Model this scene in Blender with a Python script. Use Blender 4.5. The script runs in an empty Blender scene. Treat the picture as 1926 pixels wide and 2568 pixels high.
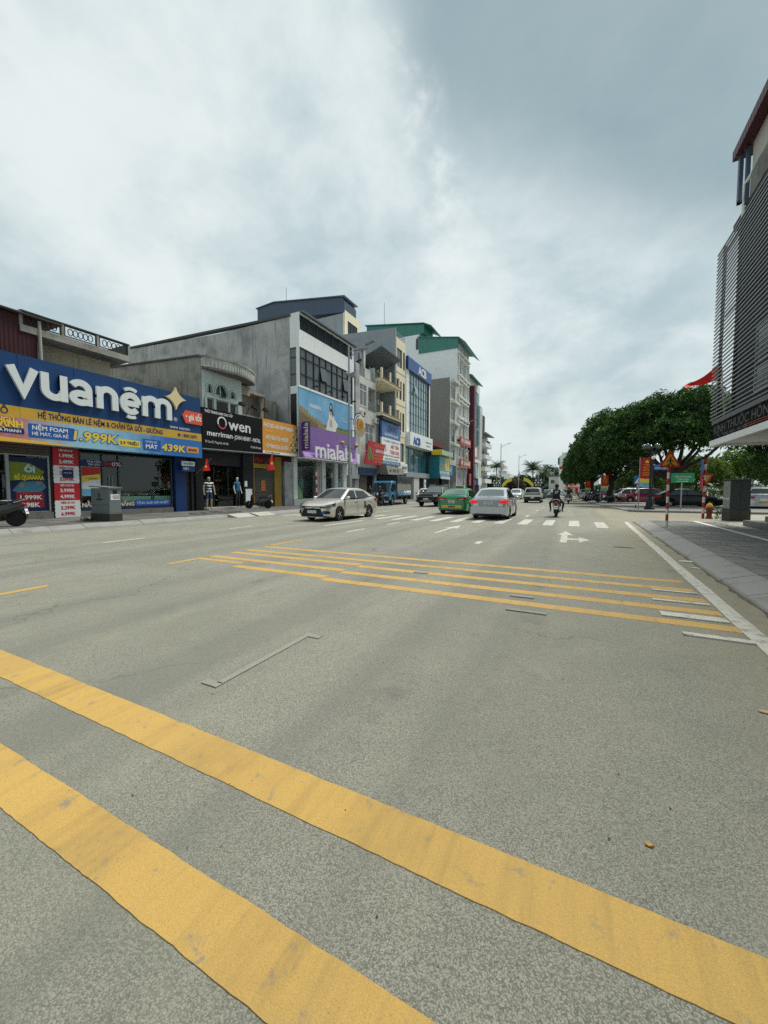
import bpy, bmesh, math, random
from mathutils import Vector, Matrix
R = math.radians
random.seed(7)
SC = bpy.context.scene
COL = SC.collection

# ------------------------------------------------------------------ camera
cam_d = bpy.data.cameras.new('camera')
cam_d.sensor_fit = 'HORIZONTAL'; cam_d.sensor_width = 36.0; cam_d.lens = 18.0
cam_d.clip_start = 0.05; cam_d.clip_end = 6000
cam = bpy.data.objects.new('camera', cam_d); COL.objects.link(cam)
cam.location = (0, 0, 1.35); cam.rotation_euler = (R(90 - 3.21), 0, R(26.31))
SC.camera = cam

# ------------------------------------------------------------------ sky, sun, exposure
SUN_EL, SUN_AZ = 63.0, 30.0            # azimuth measured from the road direction (+Y) towards +X
world = bpy.data.worlds.new('World'); SC.world = world; world.use_nodes = True
wn = world.node_tree; wn.nodes.clear()
def W(t, **k):
    n = wn.nodes.new(t)
    for a, b in k.items(): setattr(n, a, b)
    return n
def wl(a, b): wn.links.new(a, b)
def wmath(op, a, b=None, clamp=False):
    n = W('ShaderNodeMath', operation=op, use_clamp=clamp)
    for i, s in enumerate((a, b)):
        if s is None: continue
        if isinstance(s, (int, float)): n.inputs[i].default_value = s
        else: wl(s, n.inputs[i])
    return n.outputs[0]
def wmix(f, a, b):
    n = W('ShaderNodeMix', data_type='RGBA')
    if isinstance(f, (int, float)): n.inputs[0].default_value = f
    else: wl(f, n.inputs[0])
    for i, s in ((6, a), (7, b)):
        if isinstance(s, tuple): n.inputs[i].default_value = (*s, 1)
        else: wl(s, n.inputs[i])
    return n.outputs[2]
def wsmooth(v, lo, hi):
    n = W('ShaderNodeMapRange', interpolation_type='SMOOTHSTEP')
    wl(v, n.inputs[0]); n.inputs[1].default_value = lo; n.inputs[2].default_value = hi
    return n.outputs[0]
sky = W('ShaderNodeTexSky', sky_type='NISHITA', sun_disc=False)
sky.sun_elevation = R(SUN_EL); sky.sun_rotation = R(SUN_AZ); sky.altitude = 10; sky.dust_density = 4.0; sky.air_density = 1.2
tc = W('ShaderNodeTexCoord'); sep = W('ShaderNodeSeparateXYZ'); wl(tc.outputs['Generated'], sep.inputs[0])
zz = wmath('ADD', wmath('MAXIMUM', sep.outputs[2], 0.0), 0.45)
cmb = W('ShaderNodeCombineXYZ')
wl(wmath('DIVIDE', sep.outputs[0], zz), cmb.inputs[0]); wl(wmath('DIVIDE', sep.outputs[1], zz), cmb.inputs[1])
def cloud_noise(scale, detail, rough, off, dist=0.0):
    mp = W('ShaderNodeMapping'); mp.inputs['Location'].default_value = off
    wl(cmb.outputs[0], mp.inputs[0])
    n = W('ShaderNodeTexNoise'); n.inputs['Scale'].default_value = scale; n.inputs['Detail'].default_value = detail
    n.inputs['Roughness'].default_value = rough; n.inputs['Distortion'].default_value = dist
    wl(mp.outputs[0], n.inputs['Vector']); return n.outputs['Fac']
big = cloud_noise(1.3, 2.0, 0.5, (3.05, 1.4, 0.0), 0.2)
med = cloud_noise(2.9, 8.0, 0.56, (6.2, 1.9, 2.0), 0.25)
fine = cloud_noise(6.5, 9.0, 0.62, (1.2, 0.4, 0.0), 0.2)
# a bank of thicker grey cloud over the far side of the road, with a soft ragged edge
nz = wmath('ADD', wmath('MULTIPLY', wmath('SUBTRACT', med, 0.5), 0.26), wmath('MULTIPLY', wmath('SUBTRACT', big, 0.5), 0.20))
e1 = wsmooth(wmath('ADD', wmath('ADD', sep.outputs[2], wmath('MULTIPLY', sep.outputs[0], 0.5)), nz), 0.45, 0.63)
e2 = wsmooth(wmath('ADD', sep.outputs[0], wmath('MULTIPLY', nz, 0.7)), -0.33, -0.20)
bank = wmath('MULTIPLY', e1, e2)
v = wmath('ADD', wmath('MULTIPLY', big, 0.48), wmath('ADD', wmath('MULTIPLY', med, 0.44), wmath('MULTIPLY', fine, 0.24)))
tint = wmix(wsmooth(v, 0.42, 0.70), (2.75, 3.58, 3.78), (5.20, 5.62, 5.60))
greyc = wmix(wsmooth(v, 0.40, 0.72), (1.40, 2.12, 2.38), (1.95, 2.66, 2.88))
glow = wmath('MULTIPLY', wmath('MULTIPLY', wmath('MULTIPLY', e2, wmath('SUBTRACT', 1.0, e2)), 4.0), wsmooth(sep.outputs[2], 0.35, 0.65))
tint = wmix(wmath('MULTIPLY', bank, 0.92), tint, greyc)
tint = wmix(wmath('MULTIPLY', wmath('MULTIPLY', glow, wsmooth(fine, 0.40, 0.62)), 0.55), tint, (6.1, 6.3, 6.15))      # sunlit rim of the thick cloud
skyc = W('ShaderNodeVectorMath', operation='SCALE'); wl(sky.outputs[0], skyc.inputs[0]); skyc.inputs[3].default_value = 0.55
clo = wmix(0.90, skyc.outputs[0], tint)
hor = wsmooth(sep.outputs[2], 0.30, -0.02)
clo = wmix(wmath('MULTIPLY', hor, 0.75), clo, (4.0, 4.5, 4.52))
bg = W('ShaderNodeBackground'); wl(clo, bg.inputs[0]); bg.inputs[1].default_value = 0.057
wo = W('ShaderNodeOutputWorld'); wl(bg.outputs[0], wo.inputs[0])

sun_d = bpy.data.lights.new('sun', 'SUN'); sun_d.energy = 1.5; sun_d.angle = R(26); sun_d.color = (1.0, 0.955, 0.88)
sun = bpy.data.objects.new('sun', sun_d); COL.objects.link(sun)
sd = Vector((math.sin(R(SUN_AZ)) * math.cos(R(SUN_EL)), math.cos(R(SUN_AZ)) * math.cos(R(SUN_EL)), math.sin(R(SUN_EL))))
sun.rotation_euler = sd.to_track_quat('Z', 'Y').to_euler(); sun.location = (0, 0, 60)
vs = SC.view_settings
vs.view_transform = 'Standard'; vs.look = 'None'; vs.exposure = 1.55; vs.gamma = 1.0
vs.use_curve_mapping = False
try:
    SC.cycles.max_bounces = 6; SC.cycles.diffuse_bounces = 3; SC.cycles.glossy_bounces = 3
    SC.cycles.transparent_max_bounces = 12; SC.cycles.use_denoising = False
except Exception: pass

# ------------------------------------------------------------------ materials
MATS = {}
def nodes_of(m):
    nt = m.node_tree; return nt, nt.nodes['Principled BSDF']
def mat(name, col, rough=0.6, metal=0.0, spec=0.35, emit=None, coat=0.0, alpha=1.0):
    if name in MATS: return MATS[name]
    m = bpy.data.materials.new(name); m.use_nodes = True; nt, p = nodes_of(m)
    p.inputs['Base Color'].default_value = (*col, 1); p.inputs['Roughness'].default_value = rough
    p.inputs['Metallic'].default_value = metal; p.inputs['Specular IOR Level'].default_value = spec
    if coat: p.inputs['Coat Weight'].default_value = coat; p.inputs['Coat Roughness'].default_value = 0.06
    if emit: p.inputs['Emission Color'].default_value = (*emit[0], 1); p.inputs['Emission Strength'].default_value = emit[1]
    MATS[name] = m; return m
class NT:
    """small helper to wire shader nodes"""
    def __init__(s, m): s.nt, s.p = nodes_of(m)
    def new(s, t, **k):
        n = s.nt.nodes.new(t)
        for a, b in k.items(): setattr(n, a, b)
        return n
    def l(s, a, b): s.nt.links.new(a, b)
    def coord(s, scale=(1, 1, 1), kind='Object'):
        if kind == 'World':
            g = s.new('ShaderNodeNewGeometry'); o = g.outputs['Position']
        else:
            g = s.new('ShaderNodeTexCoord'); o = g.outputs[kind]
        mp = s.new('ShaderNodeMapping'); mp.inputs['Scale'].default_value = scale; s.l(o, mp.inputs[0]); return mp.outputs[0]
    def noise(s, vec, scale, detail=4, rough=0.55, dist=0.0):
        n = s.new('ShaderNodeTexNoise'); s.l(vec, n.inputs['Vector'])
        n.inputs['Scale'].default_value = scale; n.inputs['Detail'].default_value = detail
        n.inputs['Roughness'].default_value = rough; n.inputs['Distortion'].default_value = dist
        return n.outputs['Fac']
    def voro(s, vec, scale, out='Distance', feature='F1'):
        n = s.new('ShaderNodeTexVoronoi', feature=feature); s.l(vec, n.inputs['Vector']); n.inputs['Scale'].default_value = scale
        return n.outputs[out]
    def ramp(s, v, lo, hi, a=0.0, b=1.0):
        n = s.new('ShaderNodeMapRange', interpolation_type='SMOOTHSTEP'); s.l(v, n.inputs[0])
        for i, x in enumerate((lo, hi, a, b)): n.inputs[1 + i].default_value = x
        return n.outputs[0]
    def math(s, op, a, b=None):
        n = s.new('ShaderNodeMath', operation=op)
        for i, x in enumerate((a, b)):
            if x is None: continue
            if isinstance(x, (int, float)): n.inputs[i].default_value = x
            else: s.l(x, n.inputs[i])
        return n.outputs[0]
    def mix(s, f, a, b, blend='MIX'):
        n = s.new('ShaderNodeMix', data_type='RGBA', blend_type=blend)
        if isinstance(f, (int, float)): n.inputs[0].default_value = f
        else: s.l(f, n.inputs[0])
        for i, x in ((6, a), (7, b)):
            if isinstance(x, tuple): n.inputs[i].default_value = (*x, 1)
            else: s.l(x, n.inputs[i])
        return n.outputs[2]
    def base(s, c): s.l(c, s.p.inputs['Base Color'])
    def bump(s, h, strength=0.3, dist=0.01):
        n = s.new('ShaderNodeBump'); n.inputs['Strength'].default_value = strength; n.inputs['Distance'].default_value = dist
        s.l(h, n.inputs['Height']); s.l(n.outputs[0], s.p.inputs['Normal'])
def wallmat(name, col, dirt=(0.08, 0.085, 0.08), amount=0.4, scale=0.6, rough=0.85, streak=True, bump=0.15, kind='World'):
    """plaster or concrete with rain streaks and blotches of its own"""
    if name in MATS: return MATS[name]
    m = mat(name, col, rough); t = NT(m)
    v = t.coord(kind=kind)
    a = t.noise(v, scale, 6, 0.62, 0.4)
    fine = t.noise(v, scale * 14, 4, 0.6)
    f = t.ramp(a, 0.62 - 0.28 * amount, 0.82)
    if streak:
        vv = t.coord((2.2, 2.2, 0.14), kind=kind)
        st = t.noise(vv, 1.6, 5, 0.65)
        f2 = t.ramp(st, 0.60 - 0.12 * amount, 0.80)
        f = t.math('MAXIMUM', t.math('MULTIPLY', f, 0.8), f2)
    f = t.math('MULTIPLY', f, min(1.0, 0.35 + amount))
    c = t.mix(f, col, dirt)
    dk = tuple(x * 0.82 for x in col)
    c = t.mix(t.math('MULTIPLY', t.ramp(fine, 0.35, 0.7), 0.5), c, dk, 'MULTIPLY') if False else t.mix(t.math('MULTIPLY', t.ramp(fine, 0.4, 0.75), 0.35), c, dk)
    t.base(c); t.bump(fine, bump, 0.02)
    return m
def paint(name, col, rough=0.28, metal=0.0, dust=None):
    """car paint with a thin uneven film of dust"""
    if name in MATS: return MATS[name]
    m = mat(name, col, rough, metal, coat=0.8); t = NT(m)
    v = t.coord(); n = t.noise(v, 3.5, 5, 0.6); dust = dust if dust is not None else (0.03 if sum(col) < 0.5 else 0.12)
    t.base(t.mix(t.math('MULTIPLY', t.ramp(n, 0.4, 0.8), dust), col, (0.32, 0.30, 0.26)))
    return m
def corrugated(name, col, pitch=0.2, axis=1, rough=0.5, amount=0.35):
    if name in MATS: return MATS[name]
    m = mat(name, col, rough, 0.0); t = NT(m)
    v = t.coord(kind='World'); st = t.noise(t.coord((1.5, 1.5, 0.12), 'World'), 1.5, 5)
    t.base(t.mix(t.math('MULTIPLY', t.ramp(st, 0.45, 0.8), amount), col, tuple(c * 0.35 + 0.02 for c in col)))
    w = t.new('ShaderNodeTexWave', bands_direction='XYZ'[axis], wave_profile='SIN'); t.l(v, w.inputs['Vector'])
    w.inputs['Scale'].default_value = 0.314 / pitch; t.bump(w.outputs['Fac'], 0.6, 0.03)
    return m

asphalt = mat('asphalt', (0.22, 0.215, 0.195), 0.88); t = NT(asphalt)
v = t.coord(kind='World')
vor = t.voro(v, 235.0); vorc = t.voro(v, 235.0, 'Color'); vor2 = t.voro(v, 520.0)
fn = t.noise(v, 170, 3, 0.7); lg = t.noise(v, 0.35, 5, 0.6, 0.6); md = t.noise(v, 2.2, 6, 0.65, 0.3); sm_ = t.noise(v, 14, 4, 0.6)
lane = t.noise(t.coord((0.9, 0.03, 1), 'World'), 1.0, 3, 0.5)
sepc = t.new('ShaderNodeSeparateColor'); t.l(vorc, sepc.inputs[0])
c = t.mix(t.ramp(sepc.outputs[0], 0.0, 1.0), (0.148, 0.149, 0.121), (0.352, 0.350, 0.290))
c = t.mix(t.math('MULTIPLY', t.ramp(vor, 0.45, 0.85), 0.45), c, (0.090, 0.090, 0.071))
c = t.mix(t.math('MULTIPLY', t.ramp(fn, 0.60, 0.82), 0.22), c, (0.404, 0.404, 0.312))
c = t.mix(t.math('MULTIPLY', t.ramp(sm_, 0.55, 0.85), 0.14), c, (0.146, 0.146, 0.112))
c = t.mix(t.ramp(lg, 0.42, 0.68, 0.0, 0.45), c, (0.169, 0.174, 0.138))
c = t.mix(t.ramp(md, 0.45, 0.80, 0.0, 0.30), c, (0.326, 0.321, 0.234))
c = t.mix(t.ramp(lane, 0.46, 0.62, 0.0, 0.45), c, (0.142, 0.146, 0.128))
oil = t.math('MULTIPLY', t.ramp(t.noise(t.coord((2.2, 0.10, 1), 'World'), 1.0, 2, 0.5), 0.52, 0.66), t.ramp(t.noise(v, 1.6, 6, 0.7), 0.50, 0.72))
c = t.mix(t.math('MULTIPLY', oil, 0.50), c, (0.095, 0.095, 0.088))
sx = t.new('ShaderNodeSeparateXYZ'); t.l(v, sx.inputs[0])
gx = t.math('ADD', sx.outputs[0], t.math('MULTIPLY', t.math('SUBTRACT', md, 0.5), 1.6))
dustR = t.math('MULTIPLY', t.ramp(gx, 0.55, 1.9), t.ramp(t.noise(v, 5.0, 5, 0.65), 0.25, 0.75, 0.2, 0.75))
c = t.mix(dustR, c, (0.287, 0.250, 0.162))
tar = t.ramp(t.noise(t.coord((3.0, 1.0, 1), 'World'), 0.8, 6, 0.75, 1.5), 0.68, 0.735)
c = t.mix(t.math('MULTIPLY', tar, 0.45), c, (0.084, 0.084, 0.071))
# hairline cracks that come and go
wv = t.new('ShaderNodeVectorMath', operation='ADD'); t.l(v, wv.inputs[0]); wn2 = t.new('ShaderNodeTexNoise'); t.l(v, wn2.inputs['Vector']); wn2.inputs['Scale'].default_value = 1.8; wn2.inputs['Detail'].default_value = 6
ws2 = t.new('ShaderNodeVectorMath', operation='SCALE'); t.l(wn2.outputs['Color'], ws2.inputs[0]); ws2.inputs[3].default_value = 0.9; t.l(ws2.outputs[0], wv.inputs[1])
ck = t.ramp(t.voro(wv.outputs[0], 0.42, 'Distance', 'DISTANCE_TO_EDGE'), 0.002, 0.007, 1.0, 0.0)
c = t.mix(t.math('MULTIPLY', t.math('MULTIPLY', ck, t.ramp(lg, 0.50, 0.62)), 0.45), c, (0.062, 0.062, 0.049))
spot = t.ramp(t.voro(v, 3.1), 0.012, 0.035, 0.6, 0.0)
c = t.mix(spot, c, (0.079, 0.079, 0.065))
t.base(c)
t.bump(t.math('ADD', t.math('MULTIPLY', vor, -0.9), t.math('ADD', t.math('MULTIPLY', vor2, -0.5), t.math('MULTIPLY', fn, 0.5))), 0.5, 0.006)

def roadpaint(name, col, wear=0.35, dark=(0.19, 0.18, 0.16), sc=1.0):
    m = mat(name, col, 0.75); t = NT(m); v = t.coord(kind='World')
    n1 = t.noise(v, 9 * sc, 6, 0.68, 0.3); n2 = t.noise(v, 120, 3, 0.7); n3 = t.noise(t.coord((9, 0.5, 1), 'World'), 1.0, 8, 0.75); n4 = t.noise(v, 1.3, 5, 0.6)
    vg = t.voro(v, 210.0)
    c = t.mix(t.ramp(n2, 0.35, 0.75, 0.0, 0.35), col, tuple(x * 0.70 for x in col))
    c = t.mix(t.ramp(vg, 0.35, 0.8, 0.0, 0.35), c, tuple(x * 0.55 for x in col))
    c = t.mix(t.math('MULTIPLY', t.ramp(n3, 0.44, 0.68), 0.70), c, tuple(x * 0.62 + 0.012 for x in col))
    c = t.mix(t.ramp(n4, 0.38, 0.72, 0.0, 0.40), c, tuple(x * 0.80 + 0.02 for x in col))
    c = t.mix(t.ramp(n1, 0.78 - wear * 0.5, 0.92 - wear * 0.4), c, dark)
    fleck = t.ramp(t.noise(v, 42, 5, 0.75), 0.66 - wear * 0.12, 0.74 - wear * 0.12, 0.0, 0.75)
    c = t.mix(fleck, c, tuple((x + y) / 2 for x, y in zip(col, dark)))
    tyre = t.math('MULTIPLY', t.ramp(t.noise(t.coord((1.5, 0.2, 1), 'World'), 1.0, 3, 0.5), 0.48, 0.68), t.ramp(n1, 0.30, 0.65, 0.3, 1.0))
    c = t.mix(t.math('MULTIPLY', tyre, 0.45), c, tuple(x * 0.50 + 0.02 for x in col))
    pit = t.ramp(t.voro(v, 26.0), 0.04, 0.09, 0.5, 0.0)
    c = t.mix(pit, c, tuple(x * 0.40 for x in col))
    t.base(c); t.bump(t.math('ADD', t.math('ADD', n2, n1), t.math('MULTIPLY', vg, -0.7)), 0.45, 0.006)
    return m
yellow_line = roadpaint('yellow_thermoplastic', (0.55, 0.355, 0.098), 0.42)
yellow_far = roadpaint('yellow_thermoplastic_worn', (0.52, 0.335, 0.10), 0.38)
white_line = roadpaint('white_road_paint', (0.55, 0.545, 0.47), 0.55)
white_worn = roadpaint('white_road_paint_worn', (0.295, 0.295, 0.255), 0.80, (0.235, 0.235, 0.20), 4.0)
paving = wallmat('grey_paving', (0.235, 0.235, 0.215), (0.10, 0.10, 0.095), 0.45, 1.6, 0.85, False, 0.25)
pavingL = wallmat('dark_paving', (0.12, 0.12, 0.112), (0.07, 0.068, 0.062), 0.5, 1.2, 0.85, False, 0.25)
kerbm = wallmat('kerb_concrete', (0.25, 0.25, 0.235), (0.10, 0.098, 0.09), 0.5, 1.8, 0.85, False, 0.2)
soil = wallmat('soil_joint', (0.075, 0.066, 0.05), (0.03, 0.03, 0.02), 0.5, 2, 0.95, False)
conc = wallmat('weathered_concrete', (0.50, 0.51, 0.505), (0.085, 0.09, 0.09), 1.15, 0.6, 0.9)
conc_old = wallmat('old_stained_concrete', (0.38, 0.365, 0.32), (0.03, 0.031, 0.03), 1.1, 0.9, 0.92)
def glassmat(name, tint=(0.6, 0.68, 0.66), refl=0.06):
    m = bpy.data.materials.new(name); m.use_nodes = True; nt = m.node_tree; nt.nodes.clear()
    o = nt.nodes.new('ShaderNodeOutputMaterial'); tr = nt.nodes.new('ShaderNodeBsdfTransparent'); tr.inputs[0].default_value = (*tint, 1)
    gl = nt.nodes.new('ShaderNodeBsdfGlossy'); gl.inputs['Roughness'].default_value = 0.02; gl.inputs[0].default_value = (0.9, 0.95, 0.95, 1)
    fr = nt.nodes.new('ShaderNodeFresnel'); fr.inputs[0].default_value = 1.5
    ad = nt.nodes.new('ShaderNodeMath'); ad.operation = 'ADD'; ad.use_clamp = True; nt.links.new(fr.outputs[0], ad.inputs[0]); ad.inputs[1].default_value = refl - 0.04
    ge = nt.nodes.new('ShaderNodeNewGeometry'); iv = nt.nodes.new('ShaderNodeMath'); iv.operation = 'SUBTRACT'; iv.inputs[0].default_value = 1; nt.links.new(ge.outputs['Backfacing'], iv.inputs[1]); mu = nt.nodes.new('ShaderNodeMath'); mu.operation = 'MULTIPLY'; nt.links.new(ad.outputs[0], mu.inputs[0]); nt.links.new(iv.outputs[0], mu.inputs[1])
    mx = nt.nodes.new('ShaderNodeMixShader'); nt.links.new(mu.outputs[0], mx.inputs[0]); nt.links.new(tr.outputs[0], mx.inputs[1]); nt.links.new(gl.outputs[0], mx.inputs[2])
    nt.links.new(mx.outputs[0], o.inputs[0]); MATS[name] = m; return m
shop_glass = glassmat('shop_glass', (0.86, 0.93, 0.90), 0.055)
dark_glass = mat('dark_window_glass', (0.018, 0.024, 0.030), 0.06, 0, 0.6)
grey_glass = mat('grey_window_glass', (0.10, 0.115, 0.125), 0.12, 0, 0.6)
blue_glass = mat('blue_green_glass', (0.27, 0.37, 0.385), 0.06, 0.35, 0.8)
teal_glass = mat('teal_glass', (0.03, 0.14, 0.17), 0.06, 0.2, 0.7)
car_glass = mat('car_glass', (0.02, 0.025, 0.027), 0.04, 0, 0.7)
car_glass_l = mat('car_glass_light', (0.16, 0.19, 0.195), 0.05, 0.3, 0.8)
black = mat('black_paint', (0.012, 0.013, 0.015), 0.45)
blackp = mat('black_plastic', (0.018, 0.019, 0.021), 0.6)
rubber = mat('tyre_rubber', (0.017, 0.017, 0.018), 0.85)
chrome = mat('bright_metal', (0.55, 0.56, 0.57), 0.25, 0.9)
rimm = mat('wheel_alloy', (0.42, 0.43, 0.44), 0.35, 0.8)
steel = mat('galvanised_steel', (0.34, 0.36, 0.37), 0.45, 0.5)
greym = mat('grey_paint', (0.22, 0.24, 0.25), 0.5)
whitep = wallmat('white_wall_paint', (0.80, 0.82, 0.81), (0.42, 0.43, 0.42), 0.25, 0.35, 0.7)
whiteb = mat('white_board', (0.82, 0.83, 0.82), 0.5)
cream = wallmat('cream_wall', (0.78, 0.71, 0.52), (0.42, 0.38, 0.28), 0.25, 0.3, 0.75)
beige = wallmat('beige_wall', (0.66, 0.57, 0.40), (0.22, 0.19, 0.13), 0.45, 0.5, 0.85)
mint = wallmat('mint_wall', (0.52, 0.60, 0.57), (0.10, 0.11, 0.10), 0.5, 0.7, 0.85)
greyw = wallmat('grey_wall', (0.32, 0.35, 0.38), (0.13, 0.14, 0.15), 0.3, 0.35, 0.85)
redp = mat('red_paint', (0.45, 0.025, 0.028), 0.5)
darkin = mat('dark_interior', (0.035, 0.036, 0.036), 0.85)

# ------------------------------------------------------------------ mesh helpers
ORG = {}
def org(o): return ORG.get(o, Vector((0, 0, 0)))
def tag(o, label=None, cat=None, group=None, kind=None):
    if label: o['label'] = label
    if cat: o['category'] = cat
    if group: o['group'] = group
    if kind: o['kind'] = kind
    return o
def thing(name, label, cat, loc=(0, 0, 0), group=None):
    o = bpy.data.objects.new(name, None); o.empty_display_size = 0.2; COL.objects.link(o)
    o.location = loc; ORG[o] = Vector(loc); return tag(o, label, cat, group)
def link(name, me, parent=None, loc=(0, 0, 0)):
    o = bpy.data.objects.new(name, me); COL.objects.link(o); o.location = loc
    if parent is not None: o.parent = parent
    return o
class MB:
    def __init__(s): s.v = []; s.f = []
    def add(s, vs, fs):
        k = len(s.v); s.v += [tuple(q) for q in vs]; s.f += [tuple(i + k for i in q) for q in fs]; return s
    def box(s, x0, x1, y0, y1, z0, z1):
        return s.add([(x0, y0, z0), (x1, y0, z0), (x1, y1, z0), (x0, y1, z0), (x0, y0, z1), (x1, y0, z1), (x1, y1, z1), (x0, y1, z1)],
                     [(0, 3, 2, 1), (4, 5, 6, 7), (0, 1, 5, 4), (1, 2, 6, 5), (2, 3, 7, 6), (3, 0, 4, 7)])
    def poly(s, pts): return s.add(pts, [tuple(range(len(pts)))])
    def prism(s, pts, axis, a, b):
        n = len(pts)
        def P(q, h): return (h, q[0], q[1]) if axis == 'x' else ((q[0], h, q[1]) if axis == 'y' else (q[0], q[1], h))
        vs = [P(q, a) for q in pts] + [P(q, b) for q in pts]
        return s.add(vs, [tuple(range(n - 1, -1, -1)), tuple(range(n, 2 * n))] + [(i, (i + 1) % n, n + (i + 1) % n, n + i) for i in range(n)])
    def tube(s, pts, r, n=8, cap=True):
        pts = [Vector(p) for p in pts]; m = len(pts)
        rs = r if isinstance(r, (list, tuple)) else [r] * m
        rings = []
        up = Vector((0.13, 0.21, 1)).normalized()
        for i, p in enumerate(pts):
            d = (pts[min(i + 1, m - 1)] - pts[max(i - 1, 0)]).normalized()
            ref = up if abs(d.dot(up)) < 0.95 else Vector((1, 0.1, 0))
            a = d.cross(ref).normalized(); b = d.cross(a)
            rings.append([p + rs[i] * (math.cos(2 * math.pi * k / n) * a + math.sin(2 * math.pi * k / n) * b) for k in range(n)])
        return s.loft(rings, cap)
    def loft(s, rings, cap=True, closed=True):
        n = len(rings[0]); vs = [q for r_ in rings for q in r_]; fs = []
        for i in range(len(rings) - 1):
            for k in range(n if closed else n - 1):
                k2 = (k + 1) % n
                fs.append((i * n + k, i * n + k2, (i + 1) * n + k2, (i + 1) * n + k))
        if cap: fs += [tuple(range(n - 1, -1, -1)), tuple((len(rings) - 1) * n + k for k in range(n))]
        return s.add(vs, fs)
    def lathe(s, prof, c=(0, 0, 0), n=16, axis='z'):
        rings = []
        for r_, h in prof:
            ring = []
            for k in range(n):
                a = 2 * math.pi * k / n; p, q = r_ * math.cos(a), r_ * math.sin(a)
                ring.append((c[0] + p, c[1] + q, c[2] + h) if axis == 'z' else ((c[0] + p, c[1] + h, c[2] + q) if axis == 'y' else (c[0] + h, c[1] + p, c[2] + q)))
            rings.append(ring)
        return s.loft(rings, True)
    def ball(s, c, r_, n=12, m=8):
        r3 = r_ if isinstance(r_, (tuple, list)) else (r_, r_, r_)
        rings = []
        for i in range(m + 1):
            a = -math.pi / 2 + math.pi * (i if 0 < i < m else (0.02 if i == 0 else m - 0.02)) / m
            rings.append([(c[0] + r3[0] * math.cos(a) * math.cos(2 * math.pi * k / n), c[1] + r3[1] * math.cos(a) * math.sin(2 * math.pi * k / n), c[2] + r3[2] * math.sin(a)) for k in range(n)])
        return s.loft(rings, True)
    def mesh(s, name, m, smooth=None, off=(0, 0, 0), recalc=True):
        me = bpy.data.meshes.new(name)
        me.from_pydata([(x - off[0], y - off[1], z - off[2]) for x, y, z in s.v], [], s.f)
        if recalc:
            b = bmesh.new(); b.from_mesh(me); bmesh.ops.recalc_face_normals(b, faces=b.faces); b.to_mesh(me); b.free()
        if m is not None: me.materials.append(m)
        if smooth is not None:
            me.shade_smooth(); me.set_sharp_from_angle(angle=R(smooth))
        me.update(); return me
    def build(s, name, m, parent=None, smooth=None, bevel=0.0, recalc=True):
        off = org(parent) if parent is not None else Vector((0, 0, 0))
        o = link(name, s.mesh(name, m, smooth, off, recalc), parent)
        ORG[o] = off
        if bevel:
            md = o.modifiers.new('bevel', 'BEVEL'); md.width = bevel; md.segments = 2; md.limit_method = 'ANGLE'; md.angle_limit = R(40)
        return o
BOXC = {}
def bo(name, m, parent, x0, x1, y0, y1, z0, z1):
    """a box piece; alike pieces share their mesh"""
    d = (round(abs(x1 - x0), 4), round(abs(y1 - y0), 4), round(abs(z1 - z0), 4), m.name)
    if d not in BOXC:
        BOXC[d] = MB().box(-d[0] / 2, d[0] / 2, -d[1] / 2, d[1] / 2, -d[2] / 2, d[2] / 2).mesh(name, m)
    c = Vector(((x0 + x1) / 2, (y0 + y1) / 2, (z0 + z1) / 2)); off = org(parent) if parent is not None else Vector((0, 0, 0))
    o = link(name, BOXC[d], parent, c - off); ORG[o] = c; return o
def copy_tree(o, parent=None):
    c = o.copy(); COL.objects.link(c); c.parent = parent
    for ch in o.children: copy_tree(ch, c)
    return c
FR = {'+X': ((0, 1, 0), (1, 0, 0)), '-X': ((0, -1, 0), (-1, 0, 0)), '-Y': ((1, 0, 0), (0, -1, 0)), '+Y': ((-1, 0, 0), (0, 1, 0))}
def frame_axes(face):
    if isinstance(face, str): r_, n_ = FR[face]
    else: r_ = (math.cos(face), math.sin(face), 0); n_ = (math.sin(face), -math.cos(face), 0)
    return Vector(r_), Vector(n_)
def txt(s, size, loc, face, m, parent, name='lettering', ext=0.004, bold=0.0, w=None, align='CENTER', res=2, up=(0, 0, 1), shear=0.0, sx=1.0):
    """flat or raised lettering on a board; loc is the middle of its base line"""
    cu = bpy.data.curves.new(name, 'FONT'); cu.body = s; cu.size = size; cu.extrude = ext; cu.offset = bold; cu.shear = shear
    cu.align_x = align; cu.resolution_u = res
    tmp = bpy.data.objects.new('tmp', cu); COL.objects.link(tmp)
    me = bpy.data.meshes.new_from_object(tmp); bpy.data.objects.remove(tmp); bpy.data.curves.remove(cu)
    if w is not None and len(me.vertices):
        xs = [q.co.x for q in me.vertices]; k = w / max(1e-6, max(xs) - min(xs))
        for q in me.vertices: q.co.x *= k
    if sx != 1.0:
        for q in me.vertices: q.co.x *= sx
    r_, n_ = frame_axes(face); u_ = Vector(up); off = org(parent) if parent is not None else Vector((0, 0, 0)); L = Vector(loc) - off
    if size >= 0.33 and ' ' not in s and len(s) < 9: return split_letters(me, L, r_, u_, n_, m, parent, off)
    if ' ' in s and size >= 0.12: return split_letters(me, L, r_, u_, n_, m, parent, off, 0.16 * size * (1 if w is None else 0.7), name)
    for q in me.vertices: q.co = L + q.co.x * r_ + q.co.y * u_ + q.co.z * n_
    me.materials.clear(); me.materials.append(m)
    o = link(name, me, parent); ORG[o] = off; return o
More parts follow.
